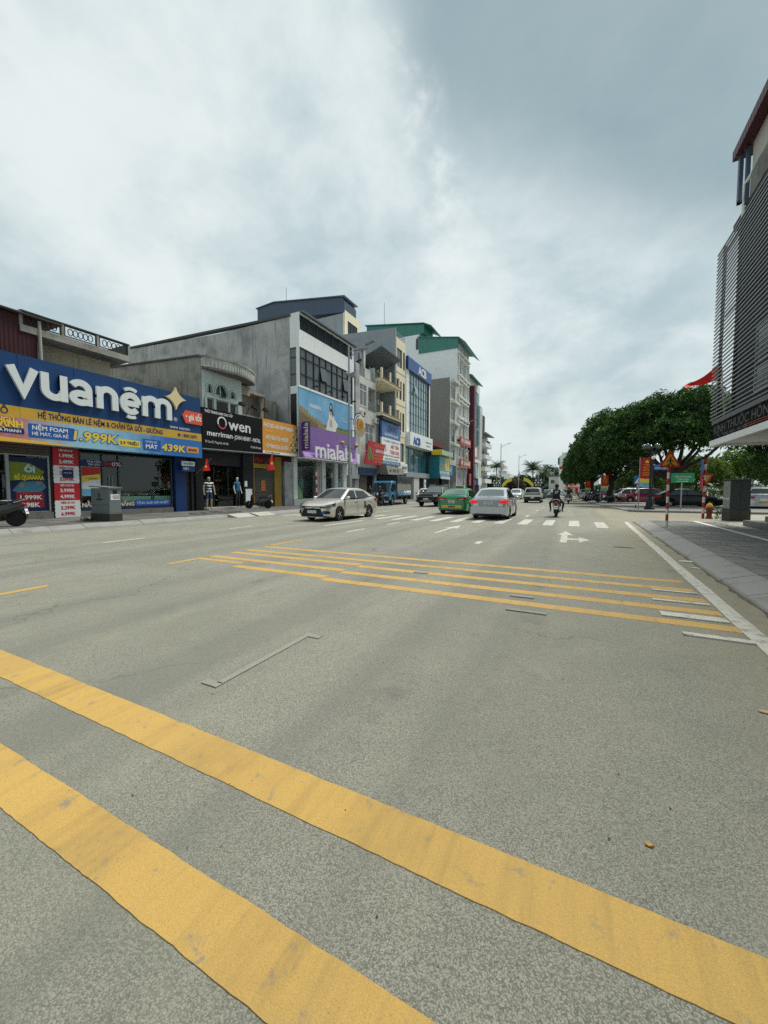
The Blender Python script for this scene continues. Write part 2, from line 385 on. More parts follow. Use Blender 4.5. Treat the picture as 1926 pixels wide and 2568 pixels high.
def split_letters(me, L, r_, u_, n_, m, parent, off, gap=None, nm='letter'):
    """big lettering: every letter an object of its own"""
    n = len(me.vertices); par = list(range(n))
    def find(a):
        while par[a] != a: par[a] = par[par[a]]; a = par[a]
        return a
    for e in me.edges:
        a, b = find(e.vertices[0]), find(e.vertices[1])
        if a != b: par[a] = b
    isl = {}
    for i in range(n): isl.setdefault(find(i), []).append(i)
    spans = sorted((min(me.vertices[i].co.x for i in v), max(me.vertices[i].co.x for i in v), k) for k, v in isl.items())
    groups = []
    for a, b, k in spans:
        if groups and (a < groups[-1][1] - 0.3 * (b - a) if gap is None else a < groups[-1][1] + gap): groups[-1][1] = max(groups[-1][1], b); groups[-1][2].append(k)
        else: groups.append([a, b, [k]])
    last = None
    for a, b, ks_ in groups:
        root_ = set(ks_); ids = {}; vs = []; fs = []
        for p in me.polygons:
            if find(p.vertices[0]) not in root_: continue
            f = []
            for i in p.vertices:
                if i not in ids: ids[i] = len(vs); c = me.vertices[i].co; vs.append(L + c.x * r_ + c.y * u_ + c.z * n_)
                f.append(ids[i])
            fs.append(f)
        m2 = bpy.data.meshes.new(nm); m2.from_pydata([tuple(v_) for v_ in vs], [], fs); m2.materials.append(m); m2.update()
        last = link(nm, m2, parent); ORG[last] = off
    return last
def flat(name, pts, loc, face, m, parent, th=0.004):
    """a flat printed or cut shape: 2-D points (right, up) on a board"""
    r_, n_ = frame_axes(face); b = MB(); n = len(pts); L = Vector(loc)
    A = [L + p[0] * r_ + Vector((0, 0, p[1])) + n_ * th for p in pts]; B = [L + p[0] * r_ + Vector((0, 0, p[1])) - n_ * 0.001 for p in pts]
    b.add(A + B, [tuple(range(n))] + [(i, (i + 1) % n, n + (i + 1) % n, n + i) for i in range(n)])
    return b.build(name, m, parent)
def rect(x0, x1, z0, z1): return [(x0, z0), (x1, z0), (x1, z1), (x0, z1)]
def circ(cx, cz, r_, n=20, rz=None): return [(cx + r_ * math.cos(2 * math.pi * k / n), cz + (rz or r_) * math.sin(2 * math.pi * k / n)) for k in range(n)]
def star(cx, cz, r_, n=5, k=0.4, ph=math.pi / 2):
    return [(cx + (r_ if i % 2 == 0 else r_ * k) * math.cos(ph + math.pi * i / n), cz + (r_ if i % 2 == 0 else r_ * k) * math.sin(ph + math.pi * i / n)) for i in range(2 * n)]
def rrect(x0, x1, z0, z1, r_, n=4):
    P = []
    for cx, cz, a0 in ((x1 - r_, z0 + r_, -90), (x1 - r_, z1 - r_, 0), (x0 + r_, z1 - r_, 90), (x0 + r_, z0 + r_, 180)):
        for k in range(n + 1): a = R(a0 + 90 * k / n); P.append((cx + r_ * math.cos(a), cz + r_ * math.sin(a)))
    return P
def holes_wall(name, m, parent, axis, c0, c1, a0, a1, z0, z1, holes=(), top=None):
    """wall slab between c0 and c1 across `axis`, with real openings [(a0,a1,z0,z1)]"""
    As = sorted({a0, a1, *[h[0] for h in holes], *[h[1] for h in holes]}); Zs = sorted({z0, z1, *[h[2] for h in holes], *[h[3] for h in holes]})
    As = [a for a in As if a0 <= a <= a1]; Zs = [z for z in Zs if z0 <= z <= z1]
    def solid(i, j):
        if i < 0 or j < 0 or i >= len(As) - 1 or j >= len(Zs) - 1: return False
        a = (As[i] + As[i + 1]) / 2; z = (Zs[j] + Zs[j + 1]) / 2
        return not any(h[0] < a < h[1] and h[2] < z < h[3] for h in holes)
    def P(c, a, z): return (c, a, z) if axis == 'x' else (a, c, z)
    b = MB()
    for i in range(len(As) - 1):
        for j in range(len(Zs) - 1):
            if not solid(i, j): continue
            u0, u1, w0, w1 = As[i], As[i + 1], Zs[j], Zs[j + 1]
            for c in (c0, c1): b.poly([P(c, u0, w0), P(c, u1, w0), P(c, u1, w1), P(c, u0, w1)])
            for di, dj, q in ((-1, 0, ((u0, w0), (u0, w1))), (1, 0, ((u1, w0), (u1, w1))), (0, -1, ((u0, w0), (u1, w0))), (0, 1, ((u0, w1), (u1, w1)))):
                if not solid(i + di, j + dj): b.poly([P(c0, *q[0]), P(c0, *q[1]), P(c1, *q[1]), P(c1, *q[0])])
    o = b.build(name, m, parent, recalc=False)
    bm_ = bmesh.new(); bm_.from_mesh(o.data); bmesh.ops.remove_doubles(bm_, verts=bm_.verts, dist=0.0005); bmesh.ops.recalc_face_normals(bm_, faces=bm_.faces); bm_.to_mesh(o.data); bm_.free()
    return o
def window(parent, x, y0, y1, z0, z1, fm, gm, ny=1, nz=1, fw=0.06, d=0.09, name='window', zs=None, sill=None):
    """window in a wall that faces +X: frame with a pane for each light"""
    b = MB()
    ys = [y0 + (y1 - y0) * i / ny for i in range(ny + 1)]; zz_ = zs or [z0 + (z1 - z0) * i / nz for i in range(nz + 1)]
    h = fw / 2
    for i, y in enumerate(ys):
        a, e = (y, y + fw) if i == 0 else ((y - fw, y) if i == ny else (y - h, y + h)); b.box(x - d, x, a, e, z0, z1)
    for j, z in enumerate(zz_):
        a, e = (z, z + fw) if j == 0 else ((z - fw, z) if j == len(zz_) - 1 else (z - h, z + h)); b.box(x - d + 0.004, x - 0.004, y0 + fw, y1 - fw, a, e)
    w = b.build(name, fm, parent)
    for i in range(ny):
        for j in range(len(zz_) - 1):
            bo('pane', gm, w, x - d * 0.75, x - d * 0.55, ys[i] + h, ys[i + 1] - h, zz_[j] + h, zz_[j + 1] - h)
    if sill: bo('sill', sill, w, x - d, x + 0.08, y0 - 0.06, y1 + 0.06, z0 - 0.07, z0 - 0.002)
    return w

# ================================================================== ground, road, pavements
gm_ = MB().poly([(-900, -200, -0.03), (900, -200, -0.03), (900, 2500, -0.03), (-900, 2500, -0.03)]).build('ground', wallmat('dusty_ground', (0.24, 0.23, 0.19), (0.12, 0.12, 0.09), 0.4, 0.1, 0.95, False)); tag(gm_, kind='structure')
road = MB().poly([(-15.9, -14, 0), (70, -14, 0), (70, 420, 0), (-40, 420, 0), (-40, 112, 0), (-15.9, 112, 0)]).build('road', asphalt); tag(road, kind='structure')
def rough_poly(x0, x1, y0, y1, z, jit, step=0.03, rag0=0.0, rag1=0.0, seed=1):
    """painted sheet with slightly uneven edges, long side along the longer axis"""
    rnd = random.Random(seed); alongx = (x1 - x0) >= (y1 - y0); n = max(2, int((x1 - x0 if alongx else y1 - y0) / step))
    lo, hi = [], []; e0 = e1 = 0
    for i in range(n + 1):
        e0 = 0.6 * e0 + rnd.uniform(-jit, jit); e1 = 0.6 * e1 + rnd.uniform(-jit, jit); f = i / n
        if alongx: xx = x0 + (x1 - x0) * f; lo.append((xx, y0 + e0, z)); hi.append((xx, y1 + e1, z))
        else: yy = y0 + (y1 - y0) * f; lo.append((x0 + e0, yy, z)); hi.append((x1 + e1, yy, z))
    b = MB(); b.v = lo + hi; k = n + 1
    b.f = [(i, i + 1, k + i + 1, k + i) for i in range(n)]
    if z < 0.0015: return b
    # the thickness of the thermoplastic
    m0 = len(b.v); b.v += [(p[0], p[1], -0.001) for p in lo + hi]
    b.f += [(i, i + 1, m0 + i + 1, m0 + i) for i in range(n)] + [(k + i, k + i + 1, m0 + k + i + 1, m0 + k + i) for i in range(n)]
    b.f += [(0, k, m0 + k, m0), (n, k + n, m0 + k + n, m0 + n)]
    return b
def mark(name, m, *a, **k): return rough_poly(*a, **k).build(name, m, road)
# rumble strips right in front of the camera
mark('rumble_strip', yellow_line, -6.65, 1.46, 1.198, 1.416, 0.0035, 0.0022, seed=3)
mark('rumble_strip', yellow_line, -6.65, 1.46, 0.676, 0.866, 0.0035, 0.0022, seed=5)
mark('rumble_strip', yellow_line, -6.65, 1.46, 0.13, 0.33, 0.0035, 0.0022, seed=6)
for k, (y0, y1) in enumerate(((4.70, 4.885), (5.25, 5.43), (5.79, 5.97), (6.335, 6.505), (6.88, 7.055))):
    br = -3.45 if k < 3 else None
    if br is None: mark('rumble_strip', yellow_far, -6.66, 1.47, y0 + 0.0, y1 + 0.0, 0.0025, 0.0018, seed=20 + k)
    else:
        mark('rumble_strip', yellow_far, br + 0.04, 1.47, y0, y1, 0.0025, 0.0018, seed=20 + k)
        mark('rumble_strip', yellow_far, -6.66 if k else -5.4, br, y0 + 0.13, y1 + 0.13, 0.0025, 0.0018, seed=30 + k)
mark('rumble_strip', yellow_far, -6.70, -5.5, 5.10, 5.24, 0.0025, 0.0018, seed=41)
# yellow centre line dashes
mark('centre_line_dash', yellow_far, -6.72, -6.58, 7.15, 8.45, 0.005, 0.004, seed=51)
mark('centre_line_dash', yellow_far, -6.72, -6.58, 4.5, 5.08, 0.005, 0.004, seed=52)
mark('centre_line_dash', yellow_far, -6.72, -6.58, 1.75, 2.71, 0.005, 0.004, seed=53)
for k in range(14):
    y = 10.6 + k * 3.0 if k < 2 else 22 + (k - 2) * 6.0
    if not (15 < y < 20): mark('centre_line_dash', white_line, -6.66, -6.54, y, y + 1.2, 0.004, 0.004, seed=60 + k)
for k in range(16):
    y = 5.62 + k * 4.05
    if 15.0 < y + 1 and y < 19.5: continue
    mark('lane_dash', white_line, -10.96, -10.84, y, y + 1.1, 0.004, 0.004, seed=80 + k)
for y0, y1 in ((9.7, 10.2), (21.0, 22.2), (27, 28.2), (33, 34.2), (39, 40.2), (45, 46.2), (51, 52.2), (58, 59.2)):
    mark('lane_dash', white_line, -2.26, -2.12, y0, y1, 0.004, 0.004, seed=int(y0 * 7))
mark('stop_line', white_line, -8.62, -8.44, 12.1, 15.1, 0.006, 0.004, seed=99)
# ghost of an older lane mark
mark('worn_lane_mark', white_worn, -2.215, -2.165, 1.83, 2.80, 0.009, 0.0012, step=0.05, seed=101)
mark('worn_lane_mark', white_worn, -2.31, -2.16, 1.78, 1.84, 0.009, 0.0012, step=0.03, seed=102)
mark('worn_lane_mark', white_worn, -2.23, -2.05, 2.80, 2.87, 0.009, 0.0012, step=0.03, seed=103)
for x0, x1, y0, y1 in ((-2.33, -2.1, 5.80, 5.90), (-0.70, -0.42, 5.04, 5.12), (-0.66, -0.24, 4.43, 4.50), (0.95, 1.46, 4.38, 4.47), (0.88, 1.45, 4.97, 5.13), (0.90, 1.46, 5.64, 5.72), (0.98, 1.47, 6.20, 6.27)):
    mark('old_white_strip', white_line if x0 > 0.5 else white_worn, x0, x1, y0, y1, 0.014, 0.0014, step=0.02, seed=int(x0 * 31 + y0 * 17))
# edge line along the gutter
ep = [(1.40, 2.4), (1.45, 4.14), (1.56, 7.5), (1.72, 12.5), (1.90, 18.4), (1.96, 19.4)]
def skew_line(name, pts, w, m, z=0.005):
    b = MB(); rnd = random.Random(9); L = []
    for i in range(len(pts) - 1):
        for k in range(8):
            f = k / 8; L.append((pts[i][0] + (pts[i + 1][0] - pts[i][0]) * f, pts[i][1] + (pts[i + 1][1] - pts[i][1]) * f))
    L.append(pts[-1]); n = len(L)
    vs = [(p[0] + rnd.uniform(-.006, .006), p[1], z) for p in L] + [(p[0] + w + rnd.uniform(-.006, .006), p[1], z) for p in L]
    b.add(vs, [(i, i + 1, n + i + 1, n + i) for i in range(n - 1)])
    return b.build(name, m, road)
skew_line('edge_line', ep, 0.16, white_line)
skew_line('edge_line', [(3.0, 28.4), (2.55, 33), (1.75, 42.8), (1.2, 52), (0.7, 62), (0.4, 80)], 0.15, white_line)
# zebra crossing
for k in range(-15, 3):
    x = -0.16 + 0.93 * k
    if x > 1.45: continue
    if k == 2: x1 = 1.95
    else: x1 = x + 0.38
    mark('zebra_bar', white_line, x, x1, 15.95 if k < 1 else 15.65, 18.9 if k < 1 else 18.5, 0.010, 0.0045, seed=200 + k)
# arrows
def arrow(name, pts): MB().poly([(x, y, 0.005) for x, y in pts]).build(name, white_line, road)
arrow('road_arrow', [(-4.0, 11.6), (-3.86, 11.6), (-3.86, 13.3), (-3.66, 13.3), (-3.90, 14.6), (-4.16, 13.3), (-4.0, 13.3)])
arrow('road_arrow', [(-0.31, 10.9), (-0.14, 10.9), (-0.14, 11.55), (0.15, 11.55), (0.15, 11.1), (0.42, 11.75), (0.15, 12.35), (0.15, 11.95), (-0.14, 11.95), (-0.14, 12.76), (0.02, 12.76), (-0.22, 14.05), (-0.42, 12.74), (-0.31, 12.74)])
# side-street crossing seen past the cabinet
for k in range(7):
    x = 6.2 + k * 1.0
    mark('zebra_bar', white_line, 6.6, 12.5, 21.7 + 0.9 * k, 22.1 + 0.9 * k, 0.006, 0.0045, seed=300 + k)

# ---- pavement on the shop side
pv = MB().box(-27, -15.93, -14, 112, -0.02, 0.13).build('pavement_shop_side', pavingL); tag(pv, kind='structure')
ks = MB().prism([(-15.93, 0.0), (-15.48, 0.0), (-15.50, 0.03), (-15.80, 0.148), (-15.93, 0.148)], 'y', -0.493, 0.493).mesh('kerb_stone', kerbm)
for k in range(70):
    o = link('kerb_stone', ks, pv, (random.uniform(-.008, .008), 2.0 + k * 1.0, random.uniform(-.004, .004)))
pvm = [wallmat('paver_%d' % i, c, (0.075, 0.072, 0.066), 0.5, 2.2, 0.85, False, 0.2) for i, c in enumerate(((0.12, 0.119, 0.110), (0.10, 0.099, 0.092), (0.14, 0.137, 0.126)))]
pmesh = [MB().box(-0.29, 0.29, -0.29, 0.29, -0.03, 0).mesh('paver', m) for m in pvm]
for i in range(7):
    for j in range(34):
        o = link('paver', random.choice(pmesh), pv, (-16.24 - i * 0.6, 5.2 + j * 0.6, 0.150 + random.uniform(-.004, .003)))
# a few slabs have been lifted in front of the clothing shop; pale ramp pieces at the kerb
for x, y, a in ((-17.0, 13.2, 6), (-17.3, 14.1, -8), (-16.6, 14.6, 12), (-17.8, 13.7, -15), (-16.9, 15.4, 4), (-17.9, 15.0, 20)):
    o = link('loose_paver', pmesh[1], pv, (x, y, 0.185)); o.rotation_euler = (R(random.uniform(-3, 3)), R(random.uniform(-3, 3)), R(a))
rampm = MB().prism([(-0.35, 0), (0.35, 0), (-0.35, 0.15)], 'y', -0.62, 0.62).mesh('kerb_ramp', wallmat('pale_ramp', (0.40, 0.39, 0.35), (0.15, 0.14, 0.12), 0.35, 2, 0.85, False))
for y in (14.4, 15.9): link('kerb_ramp', rampm, pv, (-15.22, y, 0.006))
# ---- pavement on the corner beside the camera
KX = lambda y: 1.96 + 0.026 * (y - 6.16)
cor = [(KX(-14) + .42, -14), (14, -14), (14, 19.2), (6.2, 20.6), (4.2, 19.9), (3.1, 19.75), (2.62, 19.3), (KX(18.4) + .42, 18.4)]
pr = MB().prism(cor, 'z', -0.02, 0.085).build('pavement_corner', soil); tag(pr, kind='structure')
sl = MB().prism([(5.36, -14), (13.9, -14), (13.9, 19.1), (6.2, 20.5), (4.25, 19.8), (3.15, 19.65), (2.75, 19.25), (2.75, 18.92), (5.36, 18.92)], 'z', 0.02, 0.118).build('concrete_apron', wallmat('apron_concrete', (0.30, 0.29, 0.25), (0.14, 0.13, 0.10), 0.5, 1.2, 0.9, False), pr)
kmr = MB().prism([(0, 0), (0.02, 0.03), (0.36, 0.122), (0.44, 0.124), (0.44, -0.02), (0, -0.02)], 'y', -0.496, 0.496).mesh('kerb_stone', kerbm)
for k in range(21):
    y = -1.2 + k; o = link('kerb_stone', kmr, pr, (KX(y) + random.uniform(-.006, .006), y, random.uniform(-.003, .003))); o.rotation_euler[2] = -0.026
arc = []
for k in range(5):
    a = R(180 - 22 * k); arc.append((3.18 + 0.85 * math.cos(a), 18.85 + 0.95 * math.sin(a)))
for k in range(4):
    (xa, ya), (xb, yb) = arc[k], arc[k + 1]; L = math.hypot(xb - xa, yb - ya)
    me = MB().prism([(0, 0), (0.02, 0.03), (0.30, 0.115), (0.40, 0.117), (0.40, -0.02), (0, -0.02)], 'y', -L / 2 + .004, L / 2 - .004).mesh('kerb_stone', kerbm)
    o = link('kerb_stone', me, pr, ((xa + xb) / 2, (ya + yb) / 2, 0)); o.rotation_euler[2] = math.atan2(yb - ya, xb - xa) - math.pi / 2
pw = [wallmat('slate_paver_%d' % i, c, (0.11, 0.108, 0.10), 0.4, 2.6, 0.8, False, 0.2) for i, c in enumerate(((0.150, 0.152, 0.142), (0.132, 0.134, 0.126), (0.172, 0.172, 0.160)))]
pmr = [MB().box(-0.2925, 0.2925, -0.1425, 0.1425, -0.04, 0).mesh('paver', m) for m in pw]
for j in range(54):
    y = 2.75 + j * 0.3
    for i in range(5):
        x = KX(y) + 0.45 + 0.30 + i * 0.60 + (0.3 if j % 2 else 0.0)
        if x > 5.1 or (j % 2 and i == 4): continue
        o = link('paver', random.choice(pmr), pr, (x, y, 0.120 + random.uniform(-.0035, .0035))); o.rotation_euler = (R(random.uniform(-.4, .4)), R(random.uniform(-.3, .3)), R(-1.5 + random.uniform(-.3, .3)))
    if j % 2: link('paver', bpy.data.meshes.get('paver_half') or MB().box(-0.142, 0.142, -0.1425, 0.1425, -0.04, 0).mesh('paver_half', pw[0]), pr, (KX(y) + 0.45 + 0.15, y, 0.119))
bo('edge_strip', MATS['apron_concrete'], pr, 4.92, 5.36, 2.0, 18.92, 0.03, 0.112)
wp = MB(); wp.poly([(4.20, 3.0, 0.1265), (4.34, 3.0, 0.1265), (4.42, 19.2, 0.1265), (4.24, 19.2, 0.1265)]); wp.build('painted_line', roadpaint('white_paint_fresh', (.66, .66, .60), .15), pr)
MB().poly([(2.9, 18.95, 0.123), (4.1, 18.95, 0.123), (4.0, 19.5, 0.123), (3.2, 19.45, 0.123)]).build('painted_patch', white_worn, pr)
gd = MB(); grd = random.Random(31); L_ = []
for k in range(110):
    y = 2.6 + k * .155; L_.append((KX(y) - .015 - .03 * grd.random() - (.06 * grd.random() if grd.random() < .2 else 0), KX(y) + .03, y))
gd.add([(a, y, .0035) for a, b_, y in L_] + [(b_, y, .0035) for a, b_, y in L_], [(i, i + 1, len(L_) + i + 1, len(L_) + i) for i in range(len(L_) - 1)])
gd.build('gutter_dirt', wallmat('gutter_silt', (.12, .098, .066), (.03, .027, .02), .6, 6, .95, False), road)
# ---- pavement and car park beyond the side street
far = [(3.15, 28.9), (3.6, 28.4), (60, 31.5), (60, 220), (0.2, 220), (0.42, 80), (0.75, 62), (1.25, 52), (1.85, 42.8), (2.6, 33.4)]
pf = MB().prism(far, 'z', -0.02, 0.115).build('pavement_far_corner', wallmat('far_paving', (0.22, 0.215, 0.195), (0.10, 0.10, 0.09), 0.4, 0.8, 0.9, False)); tag(pf, kind='structure')
far2 = [(3.15, 28.9), (2.6, 33.4), (1.85, 42.8), (1.25, 52), (0.75, 62), (0.42, 80)]
for i in range(len(far2) - 1):
    a, b_ = Vector(far2[i]), Vector(far2[i + 1]); n = max(1, int((b_ - a).length / 1.0))
    for k in range(n):
        p = a.lerp(b_, (k + .5) / n); L = (b_ - a).length / n
        if k == 0: me_ = MB().prism([(-0.06, -.01), (-.04, 0.09), (0.0, 0.128), (0.2, 0.128), (0.2, -.01)], 'y', -L / 2 + .005, L / 2 - .005).mesh('kerb_stone', kerbm)
        o = link('kerb_stone', me_, pf, (p.x, p.y, 0)); o.rotation_euler[2] = math.atan2(b_.y - a.y, b_.x - a.x) - math.pi / 2
# ---- litter on the road and in the gutter
lit = random.Random(5)
def scrap(name, label, x, y, sx, sy, m, z=0.004, h=0.012):
    pts = [(x + sx * math.cos(a) * lit.uniform(.6, 1), y + sy * math.sin(a) * lit.uniform(.6, 1)) for a in [k * 2 * math.pi / 7 for k in range(7)]]
    b = MB(); n = 7
    b.add([(p[0], p[1], z) for p in pts] + [(p[0] * .97 + x * .03, p[1] * .97 + y * .03, z + h * lit.uniform(.3, 1)) for p in pts], [tuple(range(n)), tuple(range(n, 2 * n))] + [(i, (i + 1) % n, n + (i + 1) % n, n + i) for i in range(n)])
    return tag(b.build(name, m), label, 'litter')
wsm = mat('scrap_white', (0.6, 0.6, 0.57), 0.7); brn = mat('dry_leaf', (0.50, 0.27, 0.06), 0.8); tan = mat('scrap_tan', (0.42, 0.33, 0.2), 0.8)
scrap('paper_scrap', 'crumpled white paper scraps lying in the gutter against the sloped kerb', 1.93, 9.0, 0.16, 0.10, wsm)
scrap('paper_scrap', 'flat pale paper scrap in the gutter beside the crumpled one', 1.92, 8.3, 0.10, 0.05, wsm)
scrap('paper_scrap', 'small white paper ball at the kerb foot near the crossing', 2.10, 13.4, 0.07, 0.10, wsm, h=0.05)
scrap('dry_leaf', 'curled orange brown leaf lying on asphalt by the near yellow strip', 0.29, 1.69, 0.017, 0.011, brn, h=0.008)
scrap('bark_strip', 'thin tan strip of bark lying on dusty asphalt', 1.10, 3.05, 0.085, 0.022, tan)
scrap('twig', 'thin brown twig lying on the road beside the white edge line', 1.05, 10.6, 0.28, 0.03, mat('twig_brown', (0.12, 0.08, 0.05), .9))
peb = MB()
for k in range(260):
    x, y = lit.uniform(-4, 1.9), lit.uniform(0.35, 6.0); r_ = lit.choice((.0025, .003, .003, .004, .005)) * lit.uniform(.7, 1.2)
    if lit.random() < .35: x = lit.uniform(1.3, 1.95)
    peb.ball((x, y, r_ * .5 + .003), (r_, r_ * lit.uniform(.6, 1), r_ * .6), 5, 3)
tag(peb.build('gravel', mat('pebble', (0.10, 0.10, 0.095), .9)), 'loose grit scattered over the asphalt', 'gravel', kind='stuff')

# ================================================================== houses and shops along the street
FX = -20.4
def ribbon(b, pts, w, x0, x1):
    """thick stroke along 2-D points (y, z), extruded between x0 and x1"""
    P = [Vector((p[0], p[1])) for p in pts]; n = len(P); L, Q = [], []
    for i, p in enumerate(P):
        d0 = (P[i] - P[i - 1]).normalized() if i else None; d1 = (P[i + 1] - P[i]).normalized() if i < n - 1 else None
        if d0 is None: d0 = d1
        if d1 is None: d1 = d0
        t = (d0 + d1); t = t.normalized() if t.length > 1e-4 else d0
        nn = Vector((-t.y, t.x)); k = min(2.0, 1.0 / max(0.35, nn.dot(Vector((-d0.y, d0.x)))))
        L.append(p + nn * w / 2 * k); Q.append(p - nn * w / 2 * k)
    rings = [[(x1, L[i].x, L[i].y), (x1, Q[i].x, Q[i].y), (x0, Q[i].x, Q[i].y), (x0, L[i].x, L[i].y)] for i in range(n)]
    b.loft(rings, True)
def arcp(cx, cz, rx, rz, a0, a1, n=14): return [(cx + rx * math.cos(R(a0 + (a1 - a0) * k / n)), cz + rz * math.sin(R(a0 + (a1 - a0) * k / n))) for k in range(n + 1)]

# ---------------------------------------------------------------- mattress shop
blue_s = wallmat('blue_sign_panel', (0.006, 0.045, 0.155), (0.005, 0.03, 0.10), 0.2, 0.5, 0.45, True, 0.02)
yel_s = mat('yellow_sign_panel', (0.60, 0.36, 0.045), 0.5); navy_t = mat('navy_print', (0.01, 0.025, 0.11), 0.5)
let_w = mat('pale_letter', (0.72, 0.76, 0.76), 0.4); gold = mat('pale_gold', (0.74, 0.60, 0.33), 0.45)
orange_r = mat('orange_red_print', (0.72, 0.10, 0.05), 0.5); white_t = mat('white_print', (0.75, 0.76, 0.76), 0.5); yel_t = mat('yellow_print', (0.80, 0.60, 0.05), 0.5)
red_t = mat('red_print', (0.50, 0.02, 0.03), 0.5); blue_t = mat('blue_print', (0.015, 0.10, 0.38), 0.5); ltblue = mat('light_blue_print', (0.16, 0.45, 0.70), 0.5)
black_t = mat('black_print', (0.015, 0.015, 0.018), 0.5)
sh = thing('mattress_shop', 'single storey mattress shop with wide glass front under the long blue sign', 'shop', (FX, 9, 0.13))
st = conc
bo('plinth', wallmat('shop_plinth', (0.20, 0.195, 0.175), (0.07, 0.07, 0.06), .6, 1.5, .9, False), sh, FX - .25, FX + .06, 2, 8.62, 0.1, 0.42)
bo('plinth', MATS['shop_plinth'], sh, FX - .25, FX + .06, 9.64, 14.22, 0.1, 0.40)
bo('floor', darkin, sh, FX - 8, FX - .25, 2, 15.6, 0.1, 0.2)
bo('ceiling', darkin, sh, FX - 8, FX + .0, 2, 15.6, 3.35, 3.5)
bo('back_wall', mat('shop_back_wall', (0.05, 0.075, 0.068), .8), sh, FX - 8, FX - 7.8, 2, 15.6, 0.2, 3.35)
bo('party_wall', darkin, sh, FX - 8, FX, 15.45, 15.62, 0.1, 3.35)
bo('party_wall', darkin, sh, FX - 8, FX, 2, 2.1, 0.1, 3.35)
bo('pillar', black, sh, FX - .3, FX + .02, 8.58, 9.70, 0.1, 3.3)
bo('pillar', wallmat('blue_pillar', (0.012, 0.045, 0.17), (0.01, .02, .08), .3, 1, .5), sh, FX - .3, FX + .12, 14.34, 15.0, 0.14, 3.2)
bo('pillar', wallmat('rough_brick_wall', (.11, .09, .075), (.03, .03, .03), .6, 3, .9, False), sh, FX - .5, FX - .2, 15.0, 15.45, .14, 3.2)
shm = corrugated('shutter_brown', (0.09, 0.075, 0.055), 0.12, 2)
bo('rolled_shutter', shm, sh, FX - .22, FX + .04, 2, 8.58, 2.86, 3.34)
for y0, y1 in ((2.0, 7.18), (7.18, 8.56)):
    fr = MB(); fr.box(FX - .12, FX, y0, y0 + .05, .43, 2.85); fr.box(FX - .12, FX, y1 - .06, y1, .43, 2.85); fr.box(FX - .11, FX - .01, y0 + .05, y1 - .06, .43, .47); fr.box(FX - .11, FX - .01, y0 + .05, y1 - .06, 2.79, 2.84)
    w_ = fr.build('window_frame', steel, sh); bo('pane', shop_glass, w_, FX - .08, FX - .065, y0 + .05, y1 - .06, .47, 2.79)
sf = MB()
for y in (9.70, 10.62, 11.36, 14.17): sf.box(FX - .12, FX, y, y + .05, .40, 3.14)
sf.box(FX - .11, FX - .01, 9.75, 10.62, 3.08, 3.13); sf.box(FX - .11, FX - .01, 10.67, 11.36, 3.08, 3.13); sf.box(FX - .11, FX - .01, 11.41, 14.17, 3.08, 3.13)
w_ = sf.build('window_frame', mat('dark_frame', (.05, .055, .055), .4), sh)
for y0, y1 in ((9.75, 10.62), (11.41, 14.17)): bo('pane', shop_glass, w_, FX - .08, FX - .066, y0, y1, .40, 3.08)
dr = bo('door', shop_glass, sh, FX - .075, FX - .06, 10.68, 11.35, .40, 3.07)
for y in (10.93, 11.07): MB().tube([(FX + .01, y, 1.35), (FX + .01, y, 2.05)], .014, 8).build('door_handle', chrome, dr, 40)
# beds seen through the glass
bedm = mat('mattress_cover', (0.50, 0.62, 0.52), .8)
for k, (y0, y1, lab) in enumerate(((11.6, 13.2, 'pale green mattress on a low bed behind the shop window by the door'), (13.35, 14.9, 'pale green mattress on a low bed behind the shop window by the blue pillar'))):
    bd = thing('bed', lab, 'bed', (FX - 1.6, (y0 + y1) / 2, .2), 'beds in the mattress shop')
    MB().box(FX - 2.3, FX - .28, y0, y1, .22, .52).build('bed_base', mat('bed_base_dark', (.05, .05, .05), .6), bd)
    MB().box(FX - 2.28, FX - .30, y0 + .02, y1 - .02, .525, 1.05).build('mattress', bedm, bd, bevel=.05)
    for j in range(2): MB().ball((FX - 2.0, y0 + .4 + j * .75, 1.13), (.2, .32, .09)).build('pillow', whiteb, bd, 60)
for k in range(8):
    MB().lathe([(.11, 0), (.13, .02), (.05, .05)], (FX - 7.75, 11.7 + .42 * k, 2.25 + .12 * (k % 2)), 14, 'x').build('wall_disc', mat('disc_dark', (.02, .02, .02), .5), sh)
bo('wall_picture', mat('picture_pale', (.30, .34, .32), .7), sh, FX - 7.79, FX - 7.74, 12.2, 13.1, 1.2, 1.9); bo('counter', mat('counter_wood', (.16, .10, .06), .5), sh, FX - 5, FX - 4.4, 9.9, 11.2, .2, 1.2)
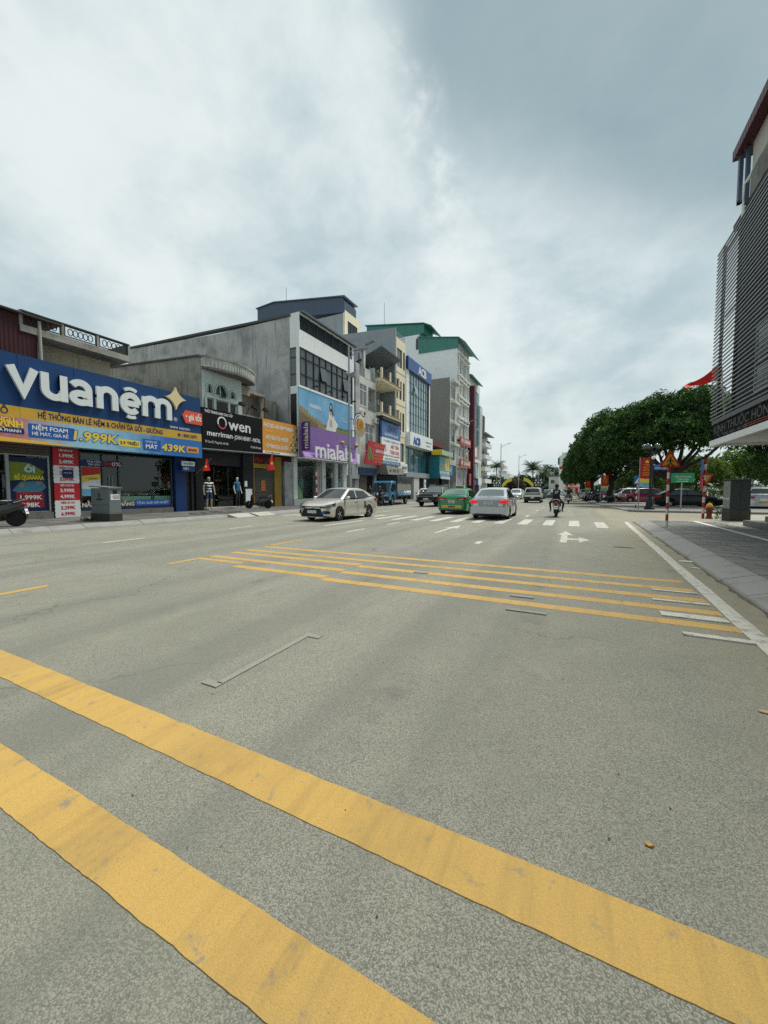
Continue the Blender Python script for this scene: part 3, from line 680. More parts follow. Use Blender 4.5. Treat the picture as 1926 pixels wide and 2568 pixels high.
# sign
sg = thing('shop_sign', 'long blue shop sign with raised white letters and yellow band', 'sign', (FX, 9.3, 3.2))
k = 0
for y0, y1 in ((2.0, 3.9), (3.9, 5.8), (5.8, 7.4), (7.4, 9.3), (9.3, 11.2), (11.2, 13.2), (13.2, 15.66)):
    bo('panel', blue_s, sg, FX + .02, -19.72, y0 + .006, y1 - .006, 4.65, 6.70)
    bo('panel', yel_s, sg, FX + .02, -19.70, y0 + .004, y1 - .004, 4.22, 4.648)
bo('sign_frame', greym, sg, FX, FX + .02, 2, 15.66, 3.3, 6.66)
lets = [
 ('v', [[(7.13, 6.2), (7.52, 5.22), (7.88, 6.2)]]),
 ('u', [[(8.21, 6.2), (8.21, 5.62)] + arcp(8.535, 5.56, .325, .32, 180, 360, 12) + [(8.86, 6.2)], [(8.86, 6.2), (8.86, 5.12)]]),
 ('a', [arcp(9.48, 5.80, .32, .28, 155, 0, 9) + [(9.80, 5.12)], arcp(9.48, 5.42, .29, .20, 0, 360, 18)]),
 ('n', [[(10.25, 5.12), (10.25, 6.1)], [(10.25, 5.6)] + arcp(10.575, 5.72, .325, .32, 180, 0, 12) + [(10.90, 5.12)]]),
 ('e', [arcp(11.63, 5.60, .36, .40, 0, 318, 22), [(11.27, 5.60), (12.0, 5.60)], arcp(11.63, 6.05, .36, .26, 40, 140, 8), arcp(11.63, 5.10, .28, .17, 225, 315, 6)]),
 ('m', [[(12.32, 5.12), (12.32, 6.1)], [(12.32, 5.62)] + arcp(12.645, 5.76, .325, .30, 180, 0, 12) + [(12.97, 5.12)], [(12.97, 5.62)] + arcp(13.295, 5.76, .325, .30, 180, 0, 12) + [(13.62, 5.12)]])]
for nm, strokes in lets:
    b = MB()
    for i, s_ in enumerate(strokes): ribbon(b, s_, .275 if i < 2 or nm == 'm' else .15, -19.70, -19.58 + .003 * i)
    b.build('letter', let_w, sg)
cs = []
for q in range(4):
    for k in range(5):
        f = k / 5; a = R(90 * q); a2 = R(90 * (q + 1))
        p0 = Vector((math.cos(a) * .60, math.sin(a) * .62)); p1 = Vector((math.cos(a2) * .60, math.sin(a2) * .62)); mid = Vector((math.cos((a + a2) / 2), math.sin((a + a2) / 2))) * .17
        p = p0 * (1 - f) ** 2 + mid * 2 * f * (1 - f) + p1 * f * f; cs.append((14.02 + p.x, 6.36 + p.y))
MB().prism(cs, 'x', -19.705, -19.56).build('star', gold, sg)
MB().prism([(14.42, 5.55), (14.62, 5.84), (15.68, 5.84), (15.68, 5.14), (14.62, 5.14)], 'x', -19.70, -19.64).build('price_tag', orange_r, sg)
txt('• giá tốt', .46, (-19.64, 15.12, 5.36), '+X', white_t, sg, ext=.006, bold=.012, w=1.02)
txt('®', .30, (-19.715, 14.05, 5.14), '+X', let_w, sg, ext=.004)
txt('www vuanem.', .26, (-19.715, 14.33, 4.74), '+X', white_t, sg, ext=.003, w=1.22)
txt('HỆ THỐNG BÁN LẺ NỆM & CHĂN GA GỐI - GIƯỜNG', .33, (-19.695, 10.62, 4.32), '+X', navy_t, sg, ext=.003, bold=.006, w=5.3)
txt('LỖ', .33, (-19.695, 6.85, 4.32), '+X', navy_t, sg, ext=.003, bold=.006)
txt('☏ 1800.2091', .26, (-19.695, 14.76, 4.34), '+X', navy_t, sg, ext=.003, bold=.004, w=1.22)
# promotional banner under the sign
bn = thing('promotion_banner', 'printed price banner in red, yellow and sky blue under the blue sign', 'banner', (FX, 9.3, 3.2))
def gradient(name, c1, c2, c3, y0, y1):
    m = mat(name, c1, .5); t = NT(m); g = t.new('ShaderNodeNewGeometry'); s_ = t.new('ShaderNodeSeparateXYZ'); t.l(g.outputs['Position'], s_.inputs[0])
    n = t.noise(t.coord(kind='World'), 2.5, 5, .6)
    f = t.math('ADD', t.math('DIVIDE', t.math('SUBTRACT', s_.outputs[1], y0), y1 - y0), t.math('MULTIPLY', t.math('SUBTRACT', n, .5), .35))
    c = t.mix(t.ramp(f, 0, .5), c1, c2); c = t.mix(t.ramp(f, .5, 1), c, c3); t.base(c); return m
MB().box(FX + .02, -19.69, 2, 15.66, 3.25, 4.217).build('cloth', gradient('banner_print', (.55, .04, .02), (.30, .55, .68), (.03, .16, .46), 5.6, 14.0), bn)
MB().prism([(2.0, 3.25), (9.2, 3.25), (8.2, 3.36), (2, 3.62)], 'x', -19.69, -19.686).build('yellow_print_edge', mat('banner_yellow', (.78, .48, .06), .5), bn)
flat('print_panel', rrect(7.63, 9.25, 3.50, 4.05, .06), (-19.686, 0, 0), '+X', blue_t, bn)
txt('NỆM FOAM', .24, (-19.681, 8.36, 3.82), '+X', white_t, bn, w=1.22, bold=.006); txt('HÈ MÁT, GIÁ RẺ', .18, (-19.681, 8.36, 3.60), '+X', white_t, bn, w=1.25, bold=.004)
txt('1.999K', .56, (-19.685, 10.0, 3.58), '+X', blue_t, bn, w=1.95, bold=.045, shear=.12); txt('1.999K', .56, (-19.678, 10.0, 3.58), '+X', yel_t, bn, w=1.82, bold=.014, shear=.12)
flat('print_panel', rrect(11.02, 12.06, 3.50, 3.83, .05), (-19.686, 0, 0), '+X', yel_t, bn); txt('2.9 TRIỆU', .20, (-19.681, 11.54, 3.60), '+X', navy_t, bn, w=.88, bold=.006)
flat('print_panel', rrect(12.2, 13.14, 3.42, 3.98, .05), (-19.686, 0, 0), '+X', blue_t, bn); txt('CHĂN HÈ', .16, (-19.681, 12.62, 3.80), '+X', white_t, bn, w=.6); txt('MÁT', .28, (-19.681, 12.64, 3.52), '+X', white_t, bn, w=.62, bold=.008)
txt('439K', .52, (-19.685, 13.85, 3.48), '+X', blue_t, bn, w=1.52, bold=.04, shear=.12); txt('439K', .52, (-19.678, 13.85, 3.48), '+X', yel_t, bn, w=1.42, bold=.014, shear=.12)
flat('print_panel', rrect(14.66, 15.42, 3.50, 3.84, .05), (-19.686, 0, 0), '+X', mat('banner_orange', (.78, .33, .04), .5), bn); txt('800K', .22, (-19.681, 15.04, 3.58), '+X', navy_t, bn, w=.6, bold=.006)
flat('print_panel', rrect(5.9, 7.50, 3.58, 3.80, .05), (-19.686, 0, 0), '+X', navy_t, bn)
txt('LẠNH', .34, (-19.681, 7.04, 3.83), '+X', yel_t, bn, w=.85, bold=.015); txt('NGỦ', .26, (-19.679, 6.95, 4.0), '+X', yel_t, bn, w=.5, bold=.01); txt('GIÁ PHANH', .16, (-19.681, 7.0, 3.63), '+X', white_t, bn, w=.8, bold=.004)
# posters and price boards
po = thing('window_poster', 'large blue and yellow sale poster inside the shop window', 'poster', (FX, 7.85, .45))
PX_ = FX - .055
MB().box(PX_ - .01, PX_, 7.24, 8.49, .47, 2.72).build('sheet', mat('poster_navy', (.006, .014, .06), .5), po)
flat('print_shape', [(7.25, 1.75), (8.2, 1.85), (8.4, 2.15), (7.9, 2.5), (7.25, 2.52)], (PX_, 0, 0), '+X', mat('poster_lime', (.18, .24, .02), .5), po, .002)
flat('print_shape', [(7.3, 1.35), (7.6, 1.72), (8.3, 1.75), (8.45, 1.5), (8.1, 1.15), (7.85, 1.28), (7.6, 1.2)], (PX_, 0, 0), '+X', mat('poster_sky', (.06, .20, .30), .5), po, .003)
for y, z in ((7.62, 1.56), (8.18, 1.66)): flat('print_shape', circ(y, z, .085, 12), (PX_, 0, 0), '+X', mat('poster_skin', (.32, .19, .13), .6), po, .005)
flat('print_shape', rect(7.42, 8.34, .62, 1.28), (PX_, 0, 0), '+X', mat('poster_red', (.25, .015, .03), .5), po, .005)
txt('ÔI', .34, (PX_ + .003, 7.9, 2.12), '+X', mat('poster_cyan', (.45, .66, .72), .5), po, bold=.02); txt('RẺ QUAAAAA', .26, (PX_ + .005, 7.88, 1.80), '+X', yel_t, po, w=.98, bold=.012)
txt('1.999K', .24, (PX_ + .007, 7.88, .98), '+X', white_t, po, w=.74, bold=.008); txt('298K', .26, (PX_ + .007, 7.88, .66), '+X', white_t, po, w=.62, bold=.008); txt('Nệm hè', .11, (PX_ + .007, 7.72, 1.19), '+X', orange_r, po); txt('Ga chun', .11, (PX_ + .007, 7.72, .90), '+X', orange_r, po)
pb = thing('price_board', 'tall narrow board of red and white mattress prices on the dark pillar', 'sign', (FX + .1, 9.17, .14))
rows = ((2.45, 3.22, red_t, white_t, 'NỆM BÔNG ÉP', '1.999K', '2.499K'), (1.68, 2.45, white_t, red_t, 'NỆM FOAM', '2.599K', '3.099K'), (.91, 1.68, red_t, white_t, 'NỆM CAO SU', '3.999K', '4.999K'), (.15, .91, white_t, red_t, 'NỆM LÒ XO', '5.299K', '6.999K'))
for z0, z1, m1, m2, a_, b_, c_ in rows:
    pts = [(8.68, z0), (9.62, z0)] + [(9.62 + (.02 if k % 2 else 0), z0 + (z1 - z0) * (k + .5) / 9) for k in range(9)] + [(9.62, z1), (8.68, z1)] + [(8.68 - (.02 if k % 2 else 0), z1 - (z1 - z0) * (k + .5) / 9) for k in range(9)]
    MB().prism(pts, 'x', FX + .03, FX + .075).build('panel', m1, pb)
    txt(a_, .11, (FX + .076, 9.15, z1 - .14), '+X', m2, pb, w=.52, bold=.004); txt(b_, .21, (FX + .076, 9.15, z1 - .40), '+X', m2, pb, w=.56, bold=.008); txt(c_, .21, (FX + .076, 9.15, z1 - .67), '+X', m2, pb, w=.56, bold=.008)
nb = bo('notice', navy_t, pb, FX + .08, FX + .09, 8.98, 9.40, 1.92, 2.28); txt('NOTICE'[:0] + '▬▬▬', .06, (FX + .091, 9.19, 2.12), '+X', white_t, nb, w=.3)
p2 = thing('window_poster', 'red, yellow and white mattress poster by the shop door', 'poster', (FX, 10.2, 1.1))
MB().box(PX_ - .012, PX_ - .004, 9.78, 10.58, 1.10, 2.46).build('sheet', white_t, p2); flat('print_shape', rect(9.79, 10.57, 2.02, 2.45), (PX_ - .004, 0, 0), '+X', red_t, p2, .002)
flat('print_shape', [(9.79, 1.72), (10.3, 1.86), (10.57, 1.9), (10.57, 2.14), (9.79, 2.02)], (PX_ - .004, 0, 0), '+X', yel_t, p2, .003); flat('print_shape', rect(9.79, 10.57, 1.11, 1.42), (PX_ - .004, 0, 0), '+X', ltblue, p2, .002); txt('1.000K', .15, (PX_, 10.2, 1.86), '+X', navy_t, p2, w=.5)
b0 = thing('hanging_strip', 'dark strip reading zero percent instalment above the shop door', 'banner', (FX, 10.6, 2.5))
MB().box(FX + .01, FX + .02, 9.72, 10.62, 2.50, 2.78).build('sheet', navy_t, b0); MB().box(FX + .01, FX + .02, 10.62, 11.52, 2.50, 2.78).build('sheet', mat('maroon_print', (.10, .01, .03), .5), b0)
txt('MUA NỆM', .13, (FX + .021, 10.28, 2.66), '+X', white_t, b0, w=.55); txt('TRẢ SAU', .13, (FX + .021, 10.28, 2.53), '+X', white_t, b0, w=.52); txt('LÃI SUẤT', .10, (FX + .021, 10.87, 2.6), '+X', orange_r, b0, w=.35); txt('0%', .27, (FX + .021, 11.27, 2.55), '+X', white_t, b0, w=.42)
ws_ = thing('window_strip', 'dark blue strip with white lettering along the foot of the shop window', 'sign', (FX, 12, .42))
MB().box(FX + .002, FX + .012, 9.72, 14.16, .43, .56).build('sheet', navy_t, ws_); flat('print_panel', rrect(12.08, 14.05, .56, .86, .14), (FX + .008, 0, 0), '+X', blue_t, ws_); flat('print_panel', rrect(9.75, 12.0, .56, .80, .05), (FX + .008, 0, 0), '+X', navy_t, ws_)
txt('TẶNG QUÀ GIẢI NHIỆT', .19, (FX + .014, 13.07, .64), '+X', white_t, ws_, w=1.75); txt('NĂNG', .26, (FX + .014, 11.72, .58), '+X', gold, ws_, w=.7, bold=.01); txt('NẰM', .26, (FX + .014, 10.0, .58), '+X', gold, ws_, w=.55, bold=.01)
hs = thing('hanging_sign', 'small projecting sign box with blue lower half by the blue pillar', 'sign', (FX + .5, 15, 2.45))
bo('panel', let_w, hs, FX + .42, FX + .50, 14.5, 15.32, 2.76, 3.02); bo('panel', mat('dk_blue_board', (.012, .05, .15), .4), hs, FX + .42, FX + .50, 14.5, 15.32, 2.44, 2.757); txt('vuanệm', .2, (FX + .503, 14.9, 2.83), '+X', navy_t, hs, w=.62); txt('NỆM', .2, (FX + .503, 14.74, 2.53), '+X', white_t, hs, w=.32)
bo('bracket', steel, hs, FX + .05, FX + .42, 14.86, 14.9, 2.72, 2.76)

# ---------------------------------------------------------------- red metal shed and beige house behind the blue sign
rs = thing('metal_shed', 'dark red corrugated metal upper wall beside a grey downpipe above the blue sign', 'shed', (FX, 5, 6.6))
redc = corrugated('red_corrugated', (0.045, 0.005, 0.009), 0.14, 1)
MB().box(FX - 6, FX - .05, 1.0, 8.36, 6.0, 8.50).build('wall', redc, rs); MB().prism([(FX - 6.2, 8.62), (FX + .18, 8.52), (FX + .18, 8.58), (FX - 6.2, 8.70)], 'y', .8, 9.2).build('roof', mat('rust_roof', (.06, .055, .05), .8), rs)
MB().tube([(FX + .03, 8.44, 6.0), (FX + .03, 8.44, 8.45)], .06, 10).build('downpipe', mat('pvc_grey', (.36, .36, .33), .6), rs, 40)
bh = thing('beige_house', 'beige house with a projecting roof terrace and lattice balustrade above the blue sign', 'house', (FX - 1, 10, 6.6))
holes_wall('wall', beige, bh, 'x', FX - 1.25, FX - 1.0, 7.0, 11.72, 5.5, 8.05); MB().box(FX - 9, FX - 1.25, 11.5, 11.72, 5.5, 8.05).build('side_wall', beige, bh)
MB().box(FX - 9, FX + .02, 7.8, 12.14, 7.86, 8.14).build('terrace_slab', conc_old, bh)
latt = mat('lattice_iron', (.035, .037, .038), .7); ironm = mat('iron_dark', (.03, .033, .035), .6)
for y0, y1 in ((7.9, 9.22), (9.34, 10.62), (10.74, 12.06)):
    b = MB(); x0, x1 = FX - .05, FX
    b.box(x0, x1, y0, y1, 8.18, 8.22); b.box(x0, x1, y0, y1, 8.62, 8.66); b.box(x0, x1, y0, y0 + .04, 8.22, 8.62); b.box(x0, x1, y1 - .04, y1, 8.22, 8.62)
    pn = b.build('balustrade_panel', latt, bh)
    for k in range(5):
        yc = y0 + .14 + (y1 - y0 - .28) * (k + .5) / 5; c = MB(); ribbon(c, arcp(yc, 8.42, .095, .15, 0, 360, 10), .028, x0 + .01, x1 - .01); c.build('lattice_ring', latt, pn)
    bo('rail', ironm, bh, FX - .08, FX + .03, y0 - .06, y1 + .06, 8.67, 8.73)
for y in (7.84, 9.28, 10.68, 12.1): bo('post', conc_old, bh, FX - .1, FX + .02, y - .05, y + .05, 8.14, 8.70)
MB().box(FX - 9, FX - 8.9, 7.8, 12.1, 8.14, 8.7).build('rear_parapet', conc_old, bh); MB().box(FX - 8.9, FX - .1, 12.02, 12.1, 8.14, 8.72).build('side_balustrade', ironm, bh)

# ---------------------------------------------------------------- old house of 1994 over the clothing shop
oh = thing('old_house', 'weathered grey house with mint front, three arched windows and curved roof balcony', 'house', (FX, 18, .13))
MB().prism([(FX - .01, 4.0), (FX - .01, 9.40), (-29.8, 9.95), (-32, 10.0), (-32, 4.0)], 'y', 16.15, 16.32).build('side_wall', conc_old, oh)
MB().prism([(FX + .14, 9.36), (-30, 9.97), (-30, 10.07), (FX + .14, 9.46)], 'y', 16.05, 16.36).build('coping', mat('dark_coping', (.10, .10, .095), .9), oh)
hl = [(16.66, 17.10, 6.2, 7.50), (17.30, 18.28, 6.2, 7.50), (18.40, 18.90, 6.2, 7.42)]
holes_wall('front_wall', mint, oh, 'x', FX - .25, FX, 16.32, 19.45, 4.0, 7.05, []); 
def arch_piece(y0, y1, zs, zt, top):
    c = (y0 + y1) / 2; r_ = (y1 - y0) / 2
    return [(y1, top), (y0, top), (y0, zs)] + [(c - r_ * math.cos(math.pi * k / 10), zs + (zt - zs) * math.sin(math.pi * k / 10)) for k in range(1, 10)] + [(y1, zs)]
fw_ = MB(); AR = ((16.66, 17.09, 7.50, 7.94), (17.30, 18.28, 7.50, 8.08), (18.40, 18.90, 7.44, 7.86)); ed = 16.32
for y0, y1, zs, zt in AR:
    fw_.box(FX - .25, FX, ed, y0, 7.05, 9.0); fw_.prism(arch_piece(y0, y1, zs, zt, 9.0), 'x', FX - .25, FX); fw_.box(FX - .25, FX, y0, y1, 7.05, 7.40); ed = y1
fw_.box(FX - .25, FX, ed, 19.45, 7.05, 9.0); fw_.build('upper_front', mint, oh)
for y0, y1, zs, zt in AR:
    a = MB(); ribbon(a, [(y0 - .03, 7.42)] + [((y0 + y1) / 2 - ((y1 - y0) / 2 + .03) * math.cos(math.pi * k / 12), zs + (zt - zs + .03) * math.sin(math.pi * k / 12)) for k in range(13)] + [(y1 + .03, 7.42)], .07, FX, FX + .06)
    w_ = a.build('arched_window', mat('mint_trim', (.48, .54, .51), .8), oh); bo('pane', dark_glass, w_, FX - .22, FX - .18, y0, y1, 7.4, zt)
    m_ = MB(); m_.box(FX - .17, FX - .12, (y0 + y1) / 2 - .02, (y0 + y1) / 2 + .02, 7.4, zt - .02); m_.build('mullion', whitep, w_)
tb = bo('cornice', MATS['mint_trim'], oh, FX + .001, FX + .10, 16.55, 19.30, 7.08, 7.22); txt('1994', .22, (FX + .11, 17.8, 7.25), '+X', mat('dark_numeral', (.05, .05, .05), .7), oh, ext=.012, bold=.006)
for y0, y1 in ((16.68, 17.02), (17.4, 18.2), (18.42, 18.86)):
    bo('window_screen', wallmat('dark_lattice', (.06, .055, .05), (.02, .02, .02), .5, 6, .9, False), oh, FX, FX + .03, y0, y1, 6.0, 7.0)
for y in (16.55, 17.18, 18.30, 19.1): bo('pilaster', MATS['mint_trim'], oh, FX + .002, FX + .09, y - .07, y + .07, 5.9, 7.07)
# roof balcony with a bowed front
def bow(t): return 0.12 + 0.75 * math.sin(math.pi * min(1, max(0, t))) ** .8
sl_ = [(FX - 8, 16.33)] + [(FX + bow(k / 16), 16.33 + 4.25 * k / 16) for k in range(17)] + [(FX - 8, 20.58)]
MB().prism(sl_, 'z', 8.72, 8.86).build('balcony_slab', wallmat('balcony_concrete', (.20, .195, .18), (.04, .04, .035), .9, .8, .9), oh)
bl = MB().lathe([(.04, 0), (.05, .03), (.025, .1), (.055, .26), (.03, .42), (.025, .5), (.045, .55)], (0, 0, 0), 8).mesh('baluster', wallmat('baluster_pale', (.60, .60, .54), (.10, .10, .09), .5, 3, .9, False), 50)
for k in range(21):
    f = (k + .5) / 21; o = link('baluster', bl, oh, Vector((FX + bow(f) - .10, 16.33 + 4.25 * f, 8.86)) - org(oh))
tr_ = MB(); tr_.loft([[(FX + bow(k / 26) - .19, 16.33 + 4.25 * k / 26, 9.41), (FX + bow(k / 26) - .01, 16.33 + 4.25 * k / 26, 9.41), (FX + bow(k / 26) - .01, 16.33 + 4.25 * k / 26, 9.52), (FX + bow(k / 26) - .19, 16.33 + 4.25 * k / 26, 9.52)] for k in range(27)]); tr_.build('handrail', conc_old, oh)
MB().box(FX - 8, FX - .3, 19.45, 20.5, 8.0, 8.6).build('rear_block', conc_old, oh); MB().box(FX - 9, FX - .2, 19.45, 19.7, 4, 8.6).build('end_wall', conc_old, oh)
# leftover annex wall between the houses
an = thing('annex_wall', 'stained low concrete annex between the old house and the tall grey gable', 'wall', (FX - .6, 21, 4))
MB().box(FX - 5, FX - .5, 19.72, 24.3, 3.9, 6.7).build('wall', conc_old, an); MB().box(FX - 1.2, FX - .4, 20.4, 22.1, 8.25, 8.45).build('canopy_stub', conc_old, an); MB().box(FX - 1.2, FX - .55, 21.75, 22.05, 6.7, 8.25).build('column', conc_old, an); MB().box(FX - 5, FX - 1.2, 20.4, 24.2, 6.7, 8.4).build('rear_room', conc_old, an)
MB().tube([(FX - .3, 21.95, 5.5), (FX - .3, 21.95, 8.2)], .05, 8).build('rusty_pipe', mat('rust', (.20, .09, .04), .9), an, 40)

# ---------------------------------------------------------------- clothing shop
cl = thing('clothing_shop', 'dark open clothing shop front between the mattress shop and the shuttered eatery', 'shop', (FX, 18, .13))
bo('floor', mat('shop_step', (.38, .37, .34), .7), cl, FX - 6, FX + .55, 16.15, 20.3, .1, .28)
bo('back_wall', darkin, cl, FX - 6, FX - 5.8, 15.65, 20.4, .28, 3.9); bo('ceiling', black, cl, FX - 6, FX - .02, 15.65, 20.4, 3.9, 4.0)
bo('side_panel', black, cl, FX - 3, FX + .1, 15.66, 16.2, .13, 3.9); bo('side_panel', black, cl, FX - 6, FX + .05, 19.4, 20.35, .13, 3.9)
bo('shop_fascia', black, cl, FX - .4, FX - .1, 16.2, 19.4, 2.95, 3.9)
fr = MB()
for y in (16.2, 17.35, 18.5, 19.34): fr.box(FX - .5, FX - .42, y, y + .06, .28, 2.9)
w_ = fr.build('door_frame', mat('dark_frame2', (.04, .045, .045), .4), cl)
for y0, y1 in ((16.26, 17.35), (17.41, 18.5), (18.56, 19.34)): bo('pane', shop_glass, w_, FX - .47, FX - .455, y0, y1, .28, 2.9)
for k in range(9):
    rk = FX - 1.6 - .4 * (k % 3); MB().box(rk - .2, rk + .2, 16.5 + .33 * k, 16.62 + .33 * k, .9, 1.75).build('garment', mat('garment_%d' % (k % 4), ((.05, .07, .10), (.12, .12, .12), (.10, .03, .03), (.20, .20, .19))[k % 4], .9), cl, bevel=.03)
txt('THỜI TRANG NAM', .18, (FX - .095, 17.3, 2.98), '+X', mat('dim_red', (.22, .02, .03), .5), cl, w=1.5)
for y in (16.9, 17.75): txt('GIÁ SỐC', .16, (FX - .445, y, 1.95), '+X', mat('dim_red2', (.40, .16, .15), .5), cl, w=.5)
wb_ = bo('white_board', whiteb, cl, FX + .06, FX + .09, 19.56, 20.14, .42, 1.46); bo('paper_notice', whiteb, cl, FX + .055, FX + .062, 19.5, 19.74, 1.62, 2.0)
os_ = thing('shop_sign', 'black shop sign with white clothing brand lettering', 'sign', (FX, 18.1, 3.9))
MB().prism([(15.69, 3.86), (20.55, 3.98), (20.62, 6.32), (15.69, 6.26)], 'x', FX + .05, -19.70).build('panel', mat('gloss_black', (.004, .0045, .0055), .45, 0, .2), os_)
MB().prism([(15.69, 3.80), (20.55, 3.92), (20.55, 3.975), (15.69, 3.855)], 'x', FX - .1, -19.68).build('sign_edge', steel, os_)
a = MB(); ribbon(a, arcp(17.13, 5.53, .31, .34, 200, -20, 16), .075, -19.70, -19.65); a.build('letter', white_t, os_)
a = MB(); ribbon(a, arcp(17.13, 5.53, .31, .34, 205, 335, 12), .075, -19.70, -19.652); a.build('letter', mat('brand_pink', (.55, .10, .14), .4), os_)
txt('wen', 1.0, (-19.69, 18.58, 5.20), '+X', white_t, os_, ext=.03, bold=.012, w=1.85)
txt('THỜI TRANG NAM CAO CẤP', .22, (-19.698, 16.95, 6.0), '+X', white_t, os_, w=2.1, bold=.004)
txt('merriman', .46, (-19.698, 17.0, 4.66), '+X', white_t, os_, w=1.9, bold=.008); txt('- JOHN HENRY - MATAL', .36, (-19.698, 19.2, 4.66), '+X', white_t, os_, w=2.4, bold=.006)
txt('73 Cao Lỗ, Đông Anh, Hà Nội', .19, (-19.698, 16.75, 4.22), '+X', white_t, os_, w=1.7); txt('✆ 0243 957 3666', .19, (-19.698, 19.95, 4.22), '+X', white_t, os_, w=.95)
# sign lamps on arms
fl = thing('sign_lamp', 'black floodlight on a bent arm above the black sign, nearest the blue sign', 'lamp', (-19.7, 18.3, 6.3), 'floodlights above the black sign')
def flood(root, y):
    MB().tube([(-19.75, y, 6.28), (-19.4, y - .1, 6.75), (-19.05, y + .1, 6.85)], .022, 6).build('arm', black, root, 40)
    MB().prism([(y - .16, 6.78), (y + .24, 6.70), (y + .26, 6.84), (y - .1, 6.94)], 'x', -19.15, -18.9).build('lamp_head', blackp, root)
flood(fl, 18.1)
f2 = thing('sign_lamp', 'black floodlight on a bent arm above the black sign, middle one', 'lamp', (-19.7, 19.3, 6.3), 'floodlights above the black sign'); flood(f2, 19.15)
f3 = thing('sign_lamp', 'black floodlight on a bent arm above the black sign, next to the orange sign', 'lamp', (-19.7, 20.3, 6.3), 'floodlights above the black sign'); flood(f3, 20.2)

# ---------------------------------------------------------------- noodle eatery
ph = thing('noodle_eatery', 'shuttered one storey noodle eatery with yellow posts under the orange sign', 'shop', (FX, 22.5, .13))
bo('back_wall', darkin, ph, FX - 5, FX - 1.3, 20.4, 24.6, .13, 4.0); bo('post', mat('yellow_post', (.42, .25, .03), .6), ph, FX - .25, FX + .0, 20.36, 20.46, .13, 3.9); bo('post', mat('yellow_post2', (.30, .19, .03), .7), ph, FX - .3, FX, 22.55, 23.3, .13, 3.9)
for k in range(26): bo('shutter_slat', mat('shutter_grey', (.085, .08, .066), .6), ph, FX - .17 - .012 * (k % 2), FX - .12 - .012 * (k % 2), 20.46, 22.55, .14 + k * .107, .14 + k * .107 + .1)
yb = bo('name_strip', mat('yellow_strip', (.45, .28, .03), .6), ph, FX - .1, FX - .04, 20.46, 23.3, 2.96, 3.28); txt('BẾN THÀNH', .2, (FX - .035, 22.1, 3.03), '+X', red_t, ph, w=1.0)
bo('header', mat('maroon_header', (.07, .008, .01), .6), ph, FX - .12, FX - .05, 20.46, 24.5, 3.29, 4.0); txt('Phở', .5, (FX - .045, 20.95, 3.40), '+X', redp, ph, bold=.01, shear=.3); txt('Thìn', .5, (FX - .045, 22.4, 3.40), '+X', redp, ph, bold=.01, shear=.3)
bo('end_wall', conc, ph, FX - .6, FX + .05, 23.62, 24.5, .1, 3.6); bo('dark_gap', darkin, ph, FX - 1.2, FX - .9, 23.3, 23.62, .13, 3.9)
ntc = bo('notice', mat('notice_orange', (.55, .20, .06), .6), ph, FX - .11, FX - .10, 21.24, 21.64, 1.34, 2.08); 
for k, s_ in enumerate(('LIÊN HỆ', 'THUÊ', 'NHÀ')): txt(s_, .13, (FX - .099, 21.44, 1.86 - .2 * k), '+X', red_t, ntc, w=.28, bold=.004)
og = thing('shop_sign', 'orange noodle shop sign with white lettering and round dish pictures', 'sign', (FX, 22.6, 4))
MB().prism([(20.62, 4.18), (24.66, 4.21), (24.70, 6.44), (20.66, 6.41)], 'x', FX + .3, -19.72).build('panel', mat('orange_panel', (.66, .30, .05), .5), og); MB().prism([(20.62, 3.99), (24.66, 4.02), (24.66, 4.20), (20.62, 4.17)], 'x', FX + .3, -19.70).build('panel', whiteb, og)
txt('PHỞ BÒ HÀ NAM NINH', .42, (-19.715, 22.3, 5.86), '+X', white_t, og, w=3.1, bold=.008); txt('Chuyên', .26, (-19.715, 21.3, 5.52), '+X', yel_t, og); txt('- PHỞ TRÂU TƯƠI - PHỞ BÒ', .38, (-19.715, 22.1, 5.02), '+X', white_t, og, w=2.45, bold=.008); txt('- CƠM RANG DƯA, GÀ, SƯỜN', .38, (-19.715, 22.1, 4.42), '+X', white_t, og, w=2.45, bold=.008); txt('Số 75 Cao Lỗ, Đông Anh, Hà Nội', .13, (-19.695, 21.6, 4.05), '+X', navy_t, og, w=1.5)
dm = [mat('dish_%d' % i, c, .6) for i, c in enumerate(((.20, .26, .06), (.36, .20, .06), (.10, .13, .05)))]
for k, (y, z) in enumerate(((24.3, 6.0), (23.95, 5.5), (24.4, 5.35), (24.15, 4.9), (23.65, 4.85), (24.35, 4.5), (23.8, 4.45))):
    flat('dish_print', [(y - .26, z), (y, z - .26), (y + .26, z), (y, z + .26)], (-19.718, 0, 0), '+X', white_t, og, .002); flat('dish_print', circ(y, z, .17, 14), (-19.716, 0, 0), '+X', dm[k % 3], og, .003)
